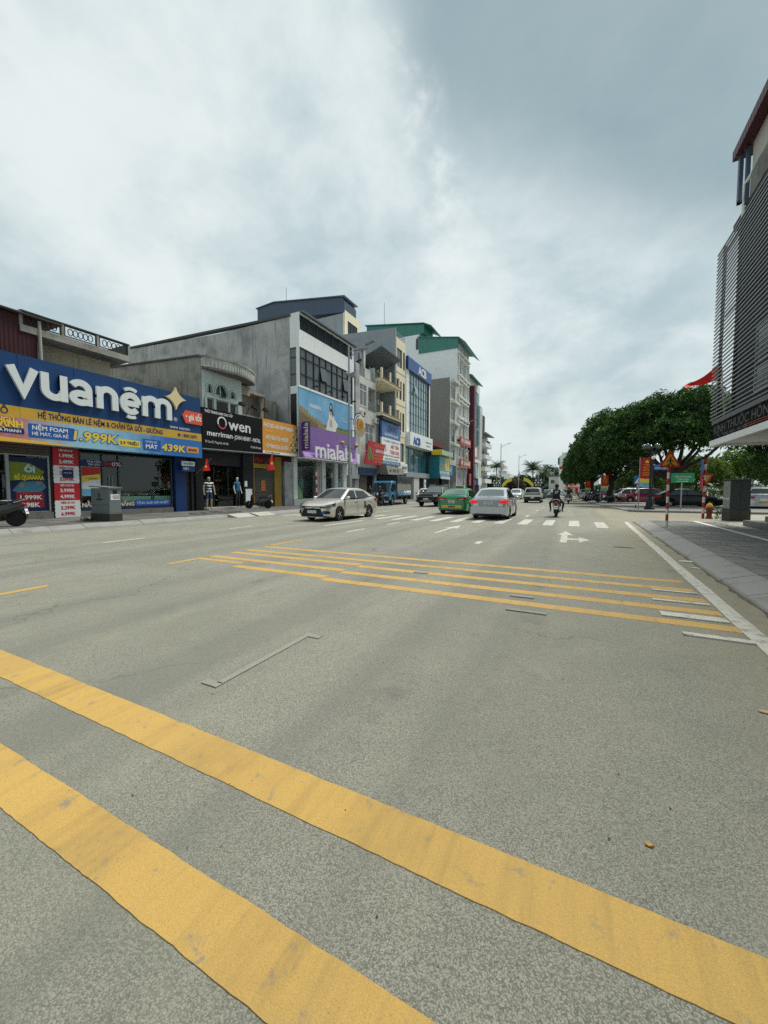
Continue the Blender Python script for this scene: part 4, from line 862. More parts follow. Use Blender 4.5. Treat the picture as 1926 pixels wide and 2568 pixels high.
# Vietnamese street flags
starm = mat('flag_yellow', (.80, .62, .03), .7); flagr = mat('flag_red', (.62, .02, .02), .75)
def street_flag(label, y, z, dx=.7, h=.9, sw=1.0):
    f = thing('flag', label, 'flag', (FX + .1, y, z - 1)); tip = Vector((-19.55 + dx * .3, y + .25, z + .1))
    MB().tube([(FX + .02, y - .1, z - .9), tip], .012, 6).build('pole', steel, f, 40)
    b = MB(); n = 7; g = []
    for i in range(n + 1):
        for j in range(5):
            fz = i / n; fy = j / 4; wdt = (.10 + .58 * fz) * sw
            g.append((-19.62 + .06 * math.sin(3 * fz + 5 * fy), y + .22 - wdt * (1 - fy) + .12 * fz + .02 * math.sin(9 * fy), z + .08 - h * fz + .06 * fy * fz))
    b.add(g, [(i * 5 + j, i * 5 + j + 1, (i + 1) * 5 + j + 1, (i + 1) * 5 + j) for i in range(n) for j in range(4)]); b.build('cloth', flagr, f, 60)
    flat('star', star(y + .02, z - h * .52, .13 * sw), (-19.54, 0, 0), '+X', starm, f, .003)
street_flag('small red flag with yellow star hanging by the blue pillar', 15.75, 3.15, h=.75, sw=.8)
street_flag('red flag with yellow star hanging before the shuttered eatery', 21.3, 3.95, h=1.25, sw=1.15)

# ---------------------------------------------------------------- lingerie shop building with billboard
mb = thing('commercial_building', 'three storey shop building with grey concrete gable, white front and dark strip windows', 'building', (FX, 29.4, .13))
MB().prism([(FX, 0.1), (FX, 15.0), (-28.6, 15.1), (-41.5, 15.8), (-41.5, .1)], 'y', 24.5, 24.75).build('gable_wall', conc, mb)
MB().prism([(FX + .1, 15.0), (-41.5, 15.85), (-41.5, 16.02), (FX + .1, 15.17)], 'y', 24.42, 24.85).build('gable_coping', mat('dark_coping2', (.09, .09, .09), .9), mb)
MB().box(-41, FX - .6, 34.1, 34.3, .1, 15.0).build('far_gable_wall', conc, mb)
MX = -19.5
holes_wall('front_wall', whitep, mb, 'x', MX - .3, MX, 24.5, 32.8, 4.0, 15.2, [(24.6, 32.5, 13.92, 15.08), (24.58, 32.5, 9.60, 12.58)])
MB().box(FX, MX - .3, 24.5, 24.75, 12.58, 15.2).build('return_wall', whitep, mb); MB().box(FX, MX - .3, 24.5, 24.75, 9.0, 9.60).build('return_wall', whitep, mb); bo('return_recess', black, mb, FX - .02, MX - .3, 24.52, 24.75, 4.0, 9.0)
bo('return_pane', grey_glass, mb, FX, MX - .05, 24.56, 24.6, 9.6, 12.58)
for z in (9.6, 10.5, 11.8, 12.5): bo('return_bar', mat('strip_frame', (.03, .033, .036), .4), mb, FX, MX, 24.52, 24.56, z, z + .06)
bo('floor_slab', whitep, mb, FX, MX - .3, 24.75, 32.8, 3.98, 4.1); bo('end_return', whitep, mb, FX - .6, MX - .3, 32.6, 32.8, 4.1, 15.2)
MATS.setdefault('dk_slate', mat('dk_slate', (.028, .042, .05), .5))
for k in range(8): bo('louvre_slat', MATS['dk_slate'], mb, MX - .16, MX - .02, 24.6, 32.5, 13.95 + k * .145, 14.01 + k * .145)
for k in range(1, 7): bo('louvre_post', MATS['dk_slate'], mb, MX - .2, MX + .02, 24.6 + k * 1.13 - .03, 24.6 + k * 1.13 + .03, 13.92, 15.08)
bo('louvre_back', black, mb, MX - .45, MX - .31, 24.55, 32.6, 13.9, 15.1)
MB().prism([(MX + .30, 15.2), (MX + .30, 15.32), (FX - 12, 15.0), (FX - 12, 14.9)], 'y', 24.62, 33.0).build('roof', corrugated('slate_roof', (.12, .14, .155), .2, 1), mb)
# strip window, wrapping the corner
WG = MATS['strip_frame']
sw_ = MB(); X0, X1 = MX - .12, MX + .03
ys = [24.60, 25.4, 26.4, 27.25, 28.15, 29.05, 29.9, 30.8, 31.7, 32.5]
for y in ys: sw_.box(X0, X1, y - .035, y + .035, 9.60, 12.58)
for z in (9.60, 10.5, 11.8, 12.52): sw_.box(X0 + .01, X1 - .01, 24.6, 32.5, z, z + .06)
swo = sw_.build('strip_window', WG, mb)
for i in range(len(ys) - 1):
    for z0, z1 in ((9.66, 10.5), (10.56, 11.8), (11.86, 12.52)):
        g = black if (i in (3, 7) and z0 > 10.2 and z1 < 12) else grey_glass
        bo('pane', g, swo, X0 + .05, X0 + .07, ys[i] + .035, ys[i + 1] - .035, z0, z1)
for y in (27.7, 31.25):
    o = bo('open_casement', grey_glass, mb, MX + .08, MX + .1, y - .45, y + .45, 10.6, 11.76); o.rotation_euler = (0, R(-10), 0)
# ground floor
bo('step', mat('shop_base', (.50, .52, .50), .6), mb, FX - .4, FX + .15, 24.6, 33.6, .1, .66)
bo('shop_floor', mat('shop_floor', (.34, .35, .33), .4), mb, FX - 7, FX - .4, 24.8, 33.6, .5, .68); bo('shop_ceiling', whitep, mb, FX - 7, FX - .3, 24.8, 33.6, 3.95, 4.05); bo('shop_back_wall', mat('shop_mint_wall', (.22, .34, .29), .8), mb, FX - 7, FX - 6.8, 24.8, 33.6, .68, 3.95)
for y0, y1 in ((24.62, 25.05), (27.72, 28.45), (28.5, 29.05), (30.62, 31.08), (32.0, 33.1)): bo('pillar', whitep if y0 != 27.72 else conc, mb, FX - .3, FX + .14, y0, y1, .66, 4.0)
txt('77', .3, (FX + .145, 28.86, 2.45), '+X', black_t, mb, bold=.004)
for y0, y1 in ((25.05, 27.72), (29.05, 30.62), (31.08, 32.0)): bo('shop_window', shop_glass, mb, FX - .02, FX - .005, y0, y1, .66, 3.95)
flat('window_sticker', [(25.08, .72), (25.9, .72), (25.75, 1.3), (25.45, 1.55), (25.3, 1.9), (25.08, 2.0)], (FX + .0, 0, 0), '+X', mat('sticker_green', (.22, .42, .16), .6), mb, .003)
ip = bo('inner_poster', mat('poster_dark', (.05, .04, .04), .6), mb, FX - .7, FX - .68, 29.45, 30.5, 1.2, 2.9); flat('print_shape', [(29.78, 1.25), (30.2, 1.25), (30.12, 1.85), (30.08, 2.05), (29.98, 2.3), (29.88, 2.05), (29.82, 1.85)], (FX - .678, 0, 0), '+X', mat('print_skin', (.50, .36, .28), .6), ip, .004)
i2 = bo('inner_poster', mat('poster_aqua', (.28, .50, .58), .6), mb, FX - .5, FX - .48, 31.15, 31.95, 1.4, 2.8)
for y in (31.4, 31.7): flat('print_shape', [(y - .12, 1.42), (y + .12, 1.42), (y + .09, 1.8), (y, 2.05), (y - .09, 1.8)], (FX - .478, 0, 0), '+X', mat('print_hair', (.06, .045, .04), .7), i2, .004)
# purple fascia
ps = thing('shop_sign', 'purple shop fascia with big white rounded lettering', 'sign', (FX, 29, 4))
purp = mat('purple_panel', (.235, .125, .37), .45)
for y0, y1 in ((24.3, 26.6), (26.6, 28.9), (28.9, 31.2), (31.2, 32.9)): bo('panel', purp, ps, MX + .01, -19.42, y0 + .004, y1 - .004, 4.02, 6.55)
MB().prism([(-19.42, 4.02), (-19.05, 3.97), (-19.05, 4.03), (-19.42, 4.45)], 'y', 24.3, 32.9).build('lower_lip', purp, ps); bo('edge_strip', whiteb, ps, FX + .3, -19.04, 24.3, 33.1, 3.93, 3.97)
txt('mialala', 1.9, (-19.07, 28.75, 4.08), '+X', white_t, ps, ext=.05, bold=.03, w=5.9)
MB().box(-19.40, -18.65, 24.62, 24.70, 4.5, 6.75).build('projecting_board', mat('purple_dark', (.10, .05, .17), .45), ps)
txt('mialala', .62, (-19.18, 25.015, 5.72), '-Y', white_t, ps, ext=.01, bold=.01, w=None, up=(0, 0, 1)) if False else None
def vtxt(s, size, x, yface, z0, m, parent, L):
    cu = bpy.data.curves.new('t', 'FONT'); cu.body = s; cu.size = size; cu.extrude = .008; cu.offset = .008; cu.resolution_u = 2
    tmp = bpy.data.objects.new('tmp', cu); COL.objects.link(tmp); me = bpy.data.meshes.new_from_object(tmp); bpy.data.objects.remove(tmp)
    xs = [q.co.x for q in me.vertices]; k = L / (max(xs) - min(xs)); off = org(parent)
    for q in me.vertices: q.co = Vector((x - q.co.y, yface - q.co.z, z0 + q.co.x * k)) - off
    me.materials.clear(); me.materials.append(m); return link('lettering', me, parent)
vtxt('mialala', .62, -18.82, 24.61, 4.63, white_t, ps, 2.02)
# billboard
bb = thing('billboard', 'wide billboard photo of a woman in white standing in a dry field', 'billboard', (FX, 29, 6.6))
skym = mat('billboard_sky', (.13, .36, .60), .45); tS = NT(skym); tS.base(tS.mix(tS.ramp(tS.noise(tS.coord(kind='World'), .35, 4), .3, .8), (.10, .31, .56), (.24, .48, .66)))
bo('board', skym, bb, MX + .01, -19.43, 24.3, 32.4, 6.56, 9.42); bo('top_rail', whiteb, bb, MX + .01, -19.40, 24.261, 32.429, 9.425, 9.592)
def ridge(y0, y1, za, zb, amp, seed, base):
    rnd = random.Random(seed); n = 60; return [(y0 + (y1 - y0) * k / n, za + (zb - za) * k / n + rnd.uniform(0, amp)) for k in range(n + 1)][::-1] + [(y0, base), (y1, base)]
flat('print_shape', ridge(26.391, 32.351, 6.922, 7.065, .06, 4, 6.598), (-19.428, 0, 0), '+X', mat('print_hill', (.06, .11, .07), .6), bb, .001)
flat('print_shape', ridge(24.339, 27.954, 7.876, 6.684, .38, 1, 6.579), (-19.428, 0, 0), '+X', mat('print_straw', (.30, .22, .11), .6), bb, .003); flat('print_shape', ridge(24.339, 26.782, 7.494, 6.732, .3, 8, 6.579), (-19.428, 0, 0), '+X', mat('print_straw2', (.17, .13, .07), .6), bb, .004)
flat('print_shape', ridge(29.029, 32.351, 6.779, 6.827, .22, 3, 6.579), (-19.428, 0, 0), '+X', mat('print_grass', (.20, .20, .07), .6), bb, .003)
skn = mat('print_skin2', (.55, .38, .28), .6); hairp = mat('print_hair2', (.03, .022, .02), .6); drs = mat('print_white', (.72, .70, .68), .6)
flat('print_shape', [(27.905, 6.598), (28.15, 7.208), (28.345, 7.637), (28.394, 8.114), (28.521, 8.305), (28.785, 8.352), (29.029, 8.209), (29.322, 7.685), (29.86, 7.256), (29.566, 6.922), (29.42, 6.598)], (-19.428, 0, 0), '+X', drs, bb, .005)
flat('print_shape', [(28.492, 6.97), (28.883, 6.922), (28.931, 7.304), (28.834, 7.59), (28.541, 7.59), (28.472, 7.256)], (-19.428, 0, 0), '+X', skn, bb, .007); flat('print_shape', [(28.492, 8.219), (28.638, 8.352), (28.834, 8.219), (28.834, 7.971), (28.521, 7.971)], (-19.428, 0, 0), '+X', skn, bb, .007)
flat('print_shape', [(28.56, 8.257), (28.521, 8.638), (28.541, 8.924), (28.677, 9.058), (28.853, 9.02), (28.951, 8.781), (28.951, 8.448), (29.127, 8.066), (28.98, 7.828), (28.883, 8.162), (28.785, 8.305)], (-19.428, 0, 0), '+X', hairp, bb, .008); flat('print_shape', circ(28.697, 8.695, .125, 14, .2), (-19.428, 0, 0), '+X', skn, bb, .010)
txt('mialala', .52, (-19.427, 26.44, 8.143), '+X', white_t, bb, w=1.6, bold=.008); txt('be yourself', .2, (-19.427, 30.69, 7.971), '+X', white_t, bb, w=.6); txt('be comfortable', .2, (-19.427, 30.886, 7.733), '+X', white_t, bb, w=.95)
for k, y in enumerate((25.805, 27.759, 29.713, 31.667)):
    MB().tube([(-19.45, y, 9.592), (-19.2, y, 9.735), (-18.8, y, 9.735)], .02, 6).build('lamp_arm', black, bb, 40); bo('lamp_head', blackp, bb, -18.9, -18.65, y - .14, y + .14, 9.668, 9.763)
# meter box and junction box at the corner
mbx = thing('utility_box', 'grey metal utility box fixed beside the purple fascia', 'utility box', (FX, 34.2, 2.5)); MB().box(FX - .2, FX + .25, 33.45, 34.95, 2.55, 4.0).build('box', mat('utility_grey', (.33, .36, .36), .5), mbx, bevel=.02); bo('meter', whiteb, mbx, FX + .1, FX + .4, 34.3, 34.75, 4.05, 5.1)

# ---------------------------------------------------------------- navy topped block behind
nv = thing('apartment_block', 'tall block with dark navy metal top storey behind the shop row', 'building', (-30, 50, 0))
navyc = corrugated('navy_corrugated', (.060, .095, .145), .5, 0, .5)
MB().prism([(-30.05, 26.8), (-46.5, 28.7), (-46.5, 30.5), (-43, 30.75), (-30.4, 28.9), (-30.05, 28.3)], 'y', 48.0, 51.3).build('top_storey', navyc, nv); MB().prism([(-29.9, 28.9), (-43, 30.8), (-46.7, 30.55), (-46.7, 30.65), (-43, 30.92), (-29.9, 29.05)], 'y', 47.8, 51.6).build('roof', mat('navy_roof', (.10, .145, .185), .5), nv)
MB().box(-46.5, -30.3, 48.1, 52.5, 0, 26.75).build('side_wall', greyw, nv); holes_wall('front_wall', cream, nv, 'x', -30.3, -30.0, 48.05, 52.5, 12, 27.1, [(48.8, 51.6, 23.6, 25.9), (48.8, 51.6, 19.6, 21.9)])
for z in (23.6, 19.6): window(nv, -30.05, 48.8, 51.6, z, z + 2.3, WG, dark_glass, 3, 1)

# ---------------------------------------------------------------- narrow grey house
gh = thing('narrow_house', 'narrow grey plastered house with white casement windows and slatted roof railings', 'house', (FX, 37, .13))
plas = wallmat('grey_plaster', (.58, .59, .55), (.17, .17, .16), .5, .5, .9)
MB().box(-33, FX - .02, 34.35, 34.55, 4, 14.4).build('side_wall', conc, gh)
holes_wall('front_wall', plas, gh, 'x', FX - .25, FX, 34.55, 39.2, 3.8, 13.4, [(35.55, 37.02, 10.35, 12.65), (37.4, 39.15, 10.2, 12.65), (36.7, 38.45, 5.6, 8.4)])
bo('corner_pier', conc, gh, FX - .28, FX + .1, 34.55, 35.3, 4, 14.45); bo('parapet_pier', plas, gh, FX - .2, FX + .02, 36.6, 37.85, 13.4, 14.45)
for y0, y1 in ((35.35, 36.58), (37.87, 39.1)):
    for k in range(5): bo('railing_bar', steel, gh, FX - .1, FX - .05, y0, y1, 13.5 + k * .19, 13.56 + k * .19)
window(gh, FX - .04, 35.55, 37.02, 10.35, 12.65, whitep, grey_glass, 2, 1, zs=[10.35, 12.0, 12.65], sill=beige); window(gh, FX - .04, 36.7, 38.45, 5.6, 8.4, whitep, grey_glass, 2, 1, zs=[5.6, 7.6, 8.4], sill=beige)
bo('recess_back', greyw, gh, FX - 1.5, FX - 1.4, 37.3, 39.2, 10, 12.8); bo('recess_floor', plas, gh, FX - 1.4, FX - .25, 37.4, 39.15, 10.1, 10.2); bo('recess_ceiling', plas, gh, FX - 1.4, FX - .25, 37.4, 39.15, 12.65, 12.8)
for k in range(5): bo('railing_bar', steel, gh, FX - .02, FX + .04, 37.3, 39.15, 10.15 + k * .2, 10.2 + k * .2)
bo('brown_trim', mat('brown_trim', (.22, .12, .07), .7), gh, FX, FX + .06, 36.5, 38.65, 8.42, 8.6)
bo('interior', darkin, gh, FX - 8, FX - 2.5, 34.6, 39.15, .13, 13.3); bo('roof_slab', conc, gh, -33, FX - .3, 34.6, 39.15, 13.3, 13.42)
bo('shutter', shm, gh, FX - .2, FX - .1, 35.2, 37.2, .13, 3.0); bo('shop_lintel', mat('blue_lintel', (.03, .06, .14), .5), gh, FX - .3, FX + .25, 34.7, 39.1, 3.0, 3.8); bo('pier', conc, gh, FX - .3, FX, 34.5, 35.2, .1, 3.0); bo('pier', conc, gh, FX - .3, FX, 38.9, 39.3, .1, 3.0)
rp = thing('shop_sign', 'tilted red printing shop board with big green letters', 'sign', (FX + .4, 37.8, 4.2))
MB().prism([(35.3, 4.18), (39.25, 4.2), (40.12, 6.58), (36.15, 6.66)], 'x', FX + .60, FX + .73).build('panel', mat('red_board', (.42, .015, .03), .5), rp)
txt('IN', 2.0, (FX + .735, 36.55, 4.62), '+X', mat('green_letter', (.06, .28, .07), .5), rp, bold=.03, w=1.35, shear=.2); txt('PHÔTÔ - IN ẤN', .42, (FX + .735, 38.5, 6.08), '+X', mat('orange_letter', (.70, .28, .04), .5), rp, w=2.2); txt('QUẢNG CÁO', .42, (FX + .735, 38.7, 5.56), '+X', white_t, rp, w=2.0, bold=.01)
for k, s_ in enumerate(('KHẮC DẤU CỠ', 'IN CARD, GIẤY MỜI', 'BẠT, ĐỀ CAN')): txt(s_, .3, (FX + .735, 38.4, 5.12 - .36 * k), '+X', mat('orange_letter2', (.70, .34, .08), .5), rp, w=1.9 - .1 * k)

# ---------------------------------------------------------------- cream house with open balconies
ch = thing('balcony_house', 'cream house with stacked balconies under a dark tin roof canopy', 'house', (FX, 42, .13))
bo('rear_wall', greyw, ch, FX - 2.3, FX - 2.1, 39.2, 44.5, 4, 17.2); bo('party_wall', mat('blue_grey_wall', (.20, .245, .275), .8), ch, FX - 2.1, FX, 44.3, 44.5, 4, 17.2); bo('party_wall', plas, ch, FX - 2.1, FX - .2, 39.2, 39.35, 4, 15.2)
for z in (10.0, 13.85): bo('balcony_slab', cream, ch, FX - 2.1, FX + .75, 39.3, 44.45, z - .12, z + .22); bo('slab_band', mat('tan_band', (.36, .21, .10), .7), ch, FX + .752, FX + .80, 39.3, 44.45, z + .1, z + .2)
for z in (10.22, 14.07):
    for y in (39.4, 41.6, 44.25): bo('balcony_pier', cream, ch, FX + .5, FX + .72, y - .13, y + .13, z, z + 1.12)
    for y0, y1 in ((39.55, 41.45), (41.75, 44.1)):
        for zz_ in (.15, .95): bo('balcony_rail', ironm, ch, FX + .58, FX + .62, y0, y1, z + zz_, z + zz_ + .05)
        n_ = int((y1 - y0) / .21)
        for k in range(n_): bo('balcony_baluster', ironm, ch, FX + .59, FX + .61, y0 + .1 + k * .21, y0 + .125 + k * .21, z + .2, z + .95)
for z in (10.3, 14.1): 
    w_ = window(ch, FX - 2.05, 39.7, 41.3, z, z + 2.3, mat('wood_frame', (.05, .035, .03), .6), dark_glass, 3, 1, zs=[z, z + 1.7, z + 2.3]); bo('door', MATS['wood_frame'], ch, FX - 2.09, FX - 2.02, 41.9, 42.9, z, z + 2.2)
MB().prism([(FX - 3.5, 15.7), (FX + .85, 17.36), (FX + .85, 17.46), (FX - 3.5, 15.8)], 'y', 39.0, 44.4).build('roof_canopy', corrugated('tin_canopy', (.10, .125, .15), .2, 1), ch); MB().prism([(38.9, 17.3), (34.3, 15.6), (34.3, 15.7), (38.9, 17.42)], 'x', FX - 6, FX - .8).build('rear_canopy', MATS['tin_canopy'], ch); bo('canopy_column', plas, ch, FX - 1.2, FX - .9, 38.0, 38.4, 13.4, 16.9)
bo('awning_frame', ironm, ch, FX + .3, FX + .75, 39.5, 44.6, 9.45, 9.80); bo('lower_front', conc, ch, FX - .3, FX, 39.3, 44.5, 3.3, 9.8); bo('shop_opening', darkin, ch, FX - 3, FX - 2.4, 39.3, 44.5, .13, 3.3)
MB().prism([(40.0, 3.2), (44.4, 3.3), (44.5, 4.0), (39.4, 4.25)], 'x', FX + .1, FX + 1.2).build('shop_awning', wallmat('awning_grey', (.35, .34, .30), (.14, .13, .11), .4, 1, .8), ch); txt('IN - PHÔ TÔ', .5, (FX + 1.21, 41.6, 3.5), '+X', black_t, ch, w=2.6)
bls = thing('shop_sign', 'tall blue and white computer shop sign over the parked blue truck', 'sign', (FX, 42.2, 4.4))
bo('panel', mat('mid_blue', (.08, .17, .38), .5), bls, FX + .35, FX + .55, 39.6, 44.8, 7.5, 9.36); bo('panel', whiteb, bls, FX + .35, FX + .55, 39.6, 44.8, 4.85, 7.497); bo('panel', mat('mid_blue2', (.10, .20, .40), .5), bls, FX + .35, FX + .55, 39.6, 44.9, 4.42, 4.847)
txt('LENOVO', .95, (FX + .555, 42.3, 8.35), '+X', black_t, bls, w=2.6, shear=.2, bold=.02); txt('SỬA LẮP MÁY TÍNH - MỰC LASER', .36, (FX + .555, 42.2, 7.8), '+X', white_t, bls, w=3.8, bold=.01)
txt('CTY TNHH ĐẦU TƯ THƯƠNG MẠI TÂM', .36, (FX + .555, 42.2, 7.02), '+X', greym, bls, w=4.4); txt('MÁY TÍNH', .62, (FX + .555, 43.2, 6.38), '+X', red_t, bls, w=2.2, bold=.015); txt('THỊNH LONG', .62, (FX + .555, 43.1, 5.72), '+X', red_t, bls, w=2.7, bold=.015); txt('TL', .95, (FX + .555, 40.4, 6.0), '+X', red_t, bls, w=.9, bold=.02); txt('MÁY TÍNH, MÁY CHỦ, TIVI, LINH KIỆN', .28, (FX + .555, 42.2, 5.36), '+X', black_t, bls, w=4.6); txt('CAMERA GIÁM SÁT, ÂM THANH', .28, (FX + .555, 42.2, 4.98), '+X', black_t, bls, w=3.8); txt('Số 81 Cao Lỗ - Đông Anh - Hà Nội', .26, (FX + .555, 42.2, 4.54), '+X', white_t, bls, w=4.4)

# ---------------------------------------------------------------- tall cream block
cb = thing('cream_block', 'slim five storey cream block with grey blank gable and roof railing', 'building', (FX, 46, .13))
MB().prism([(FX - .02, 3.6), (FX - .02, 21.6), (-33, 22.4), (-33, 3.6)], 'y', 44.55, 44.75).build('gable_wall', greyw, cb)
H7 = []
for z0, z1, segs in ((17.05, 19.35, ((44.95, 46.55), (46.9, 47.48))), (13.05, 15.4, ((44.85, 45.35), (45.68, 46.45), (46.87, 47.46))), (9.05, 11.45, ((44.85, 46.36), (46.68, 47.33))), (5.1, 7.5, ((44.95, 45.45), (45.68, 47.2)))):
    for a, e in segs: H7.append((a, e, z0, z1))
holes_wall('front_wall', cream, cb, 'x', FX - .3, FX, 44.75, 47.75, 3.6, 20.2, H7)
for a, e, z0, z1 in H7: window(cb, FX - .08, a, e, z0, z1, WG, dark_glass if e - a < .7 else grey_glass, 1, 1, fw=.05)
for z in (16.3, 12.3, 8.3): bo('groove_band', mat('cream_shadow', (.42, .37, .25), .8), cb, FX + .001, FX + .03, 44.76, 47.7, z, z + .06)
bo('parapet', cream, cb, FX - .3, FX - .02, 44.76, 47.7, 20.2, 20.6)
for k in range(3): bo('roof_rail', greym, cb, FX - .2, FX - .16, 44.8, 47.7, 20.75 + k * .28, 20.8 + k * .28)
for k in range(5): bo('roof_rail_post', greym, cb, FX - .21, FX - .15, 44.9 + k * .68, 44.96 + k * .68, 20.6, 21.45)
bo('rear_block', whitep, cb, -33, FX - .35, 44.8, 47.7, 3.6, 20.2); bo('ground_floor', darkin, cb, FX - 3, FX - .6, 44.6, 47.7, .13, 3.6)
ks_ = thing('shop_sign', 'white shop sign with black and gold emblem below the cream block', 'sign', (FX, 46.2, 3.6)); bo('panel', whiteb, ks_, FX + .02, FX + .3, 44.7, 47.72, 3.65, 4.85); txt('G', .9, (FX + .305, 45.3, 3.95), '+X', mat('gold_print', (.55, .36, .03), .5), ks_, bold=.02); txt('KIM NGỌC', .5, (FX + .305, 46.75, 4.15), '+X', black_t, ks_, w=1.7, bold=.015); txt('KIM LOẠI QUÝ', .2, (FX + .305, 46.75, 3.85), '+X', mat('gold_print2', (.45, .33, .05), .5), ks_, w=1.1)

# ---------------------------------------------------------------- bank
bk = thing('bank_building', 'bank building with blue-green glass curtain wall under a blue header', 'building', (FX, 52.5, .13))
bo('body', whitep, bk, -34, FX - .25, 47.85, 57.2, 7.4, 19.0); bo('side_edge', whitep, bk, FX - .25, FX + .05, 47.85, 48.75, 7.4, 17.5); bo('side_edge', whitep, bk, FX - .25, FX + .05, 56.75, 57.2, 7.4, 17.5)
hd = bo('header_board', mat('bank_blue', (.045, .11, .30), .45), bk, FX - .2, FX + .3, 47.95, 57.2, 17.5, 19.15); bo('header_end', mat('bank_blue_d', (.015, .05, .17), .45), bk, FX - .2, FX + .31, 47.9, 47.95, 17.45, 19.2)
txt('ACB', 1.55, (FX + .31, 53.1, 17.75), '+X', white_t, hd, ext=.06, bold=.05, w=3.2)
cw = MB(); gy = [48.78 + 7.95 * k / 8 for k in range(9)]; gz = [9.35 + 8.1 * k / 6 for k in range(7)]
for y in gy: cw.box(FX - .2, FX - .02, y - .02, y + .02, 9.35, 17.45)
for z in gz: cw.box(FX - .19, FX - .03, gy[0], gy[-1], z - .02, z + .02)
cwo = cw.build('curtain_wall', mat('mullion_grey', (.20, .25, .27), .4), bk)
for i in range(8):
    for j in range(6): 
        o = bo('pane', blue_glass, cwo, FX - .13, FX - .11, gy[i] + .02, gy[i + 1] - .02, gz[j] + .02, gz[j + 1] - .02); o.rotation_euler = (0, R(random.uniform(-.5, .5)), R(random.uniform(-.5, .5)))
o = bo('open_vent', blue_glass, cwo, FX + .1, FX + .12, gy[2] + .02, gy[3] - .02, gz[4], gz[5]); o.rotation_euler = (0, R(-14), 0)
bo('dark_edge', black, bk, FX - .15, FX + .06, 56.6, 56.74, 9.4, 17.45)
lb = bo('name_board', whiteb, bk, FX - .2, FX + .55, 48.1, 57.15, 7.45, 9.25); txt('ACB', 1.4, (FX + .56, 50.5, 7.72), '+X', blue_t, lb, ext=.05, bold=.05, w=2.7); txt('NGÂN HÀNG Á CHÂU', .34, (FX + .555, 55.4, 8.35), '+X', black_t, lb, w=2.4); txt('PGD ĐÔNG ANH', .26, (FX + .555, 55.2, 7.85), '+X', black_t, lb, w=1.8)
gw = bo('ground_glazing', teal_glass, bk, FX - .6, FX - .5, 47.9, 57.1, 3.9, 7.45)
for y in (49.9, 52.0, 54.2): bo('glazing_bar', greym, bk, FX - .5, FX - .42, y, y + .08, 3.9, 7.45)
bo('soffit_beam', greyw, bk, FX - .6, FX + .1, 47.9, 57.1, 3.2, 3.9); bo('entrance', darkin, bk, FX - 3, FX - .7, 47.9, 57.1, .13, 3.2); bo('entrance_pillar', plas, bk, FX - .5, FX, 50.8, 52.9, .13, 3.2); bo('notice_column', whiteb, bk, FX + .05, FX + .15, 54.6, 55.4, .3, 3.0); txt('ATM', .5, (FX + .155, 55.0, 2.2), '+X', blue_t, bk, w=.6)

# ---------------------------------------------------------------- mango shop and low teal stall
tl = thing('drink_stall', 'low teal drinks kiosk with yellow printed fascia and maroon awning roof', 'kiosk', (FX, 60.5, .13))
tealw = mat('teal_panel', (.03, .23, .29), .5)
bo('side_panel', tealw, tl, FX - .5, FX + 1.3, 58.3, 58.5, 3.3, 6.9); bo('body', darkin, tl, FX - 5, FX - .5, 57.4, 67.5, .13, 6.5)
MB().box(FX + .1, FX + 1.3, 58.5, 63.6, 4.4, 6.8).build('fascia', mat('aqua_print', (.10, .40, .48), .5), tl); flat('print_panel', [(61.2, 4.6), (63.5, 4.6), (63.5, 6.75), (61.2, 6.75)], (FX + 1.302, 0, 0), '+X', yel_t, tl, .003); flat('print_panel', circ(61.7, 5.6, .5, 16), (FX + 1.306, 0, 0), '+X', white_t, tl, .003); txt('MIXUE'[:0] + 'MÙA', 1.1, (FX + 1.31, 60.2, 4.95), '+X', mat('orange_letter3', (.70, .36, .04), .5), tl, bold=.04, w=2.4)
MB().prism([(FX + 1.3, 4.4), (FX + 1.5, 3.2), (FX + 1.45, 3.2), (FX + 1.25, 4.4)], 'y', 58.5, 63.6).build('awning_flap', mat('pale_flap', (.50, .55, .55), .6), tl)
for k in range(5): flat('scallop_print', circ(59.0 + k * 1.02, 3.9, .36, 12), (FX + 1.46, 0, 0), '+X', ltblue, tl, .003)
MB().prism([(FX + .2, 6.95), (FX + 1.9, 6.9), (FX + 1.9, 7.65), (FX + .2, 7.7)], 'y', 57.9, 63.7).build('light_box', mat('pale_green_box', (.40, .50, .35), .5), tl); bo('light_box_end', yel_t, tl, FX + .2, FX + 1.92, 57.7, 57.9, 6.9, 7.72)
bo('maroon_awning', corrugated('maroon_sheet', (.11, .012, .018), .2, 1), tl, FX - .4, FX + .3, 57.4, 63.9, 8.45, 9.45)
for y in (57.6, 60.5, 63.7): bo('awning_post', ironm, tl, FX - .1, FX - .04, y, y + .06, 6.5, 8.45)
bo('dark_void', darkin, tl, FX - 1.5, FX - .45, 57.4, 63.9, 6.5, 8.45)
bl2 = thing('shop_sign', 'blue printed fascia board between the drinks kiosk and red signs', 'sign', (FX, 65.8, 4)); bo('panel', mat('blue_fascia', (.05, .22, .42), .5), bl2, FX + .2, FX + .6, 63.8, 68.0, 4.05, 5.8); txt('KÍNH MẮT', .8, (FX + .61, 65.9, 4.6), '+X', white_t, bl2, w=3.0, bold=.02)
bo('shop_wall', darkin, bl2, FX - .3, FX - .1, 63.9, 67.5, .13, 6.4)

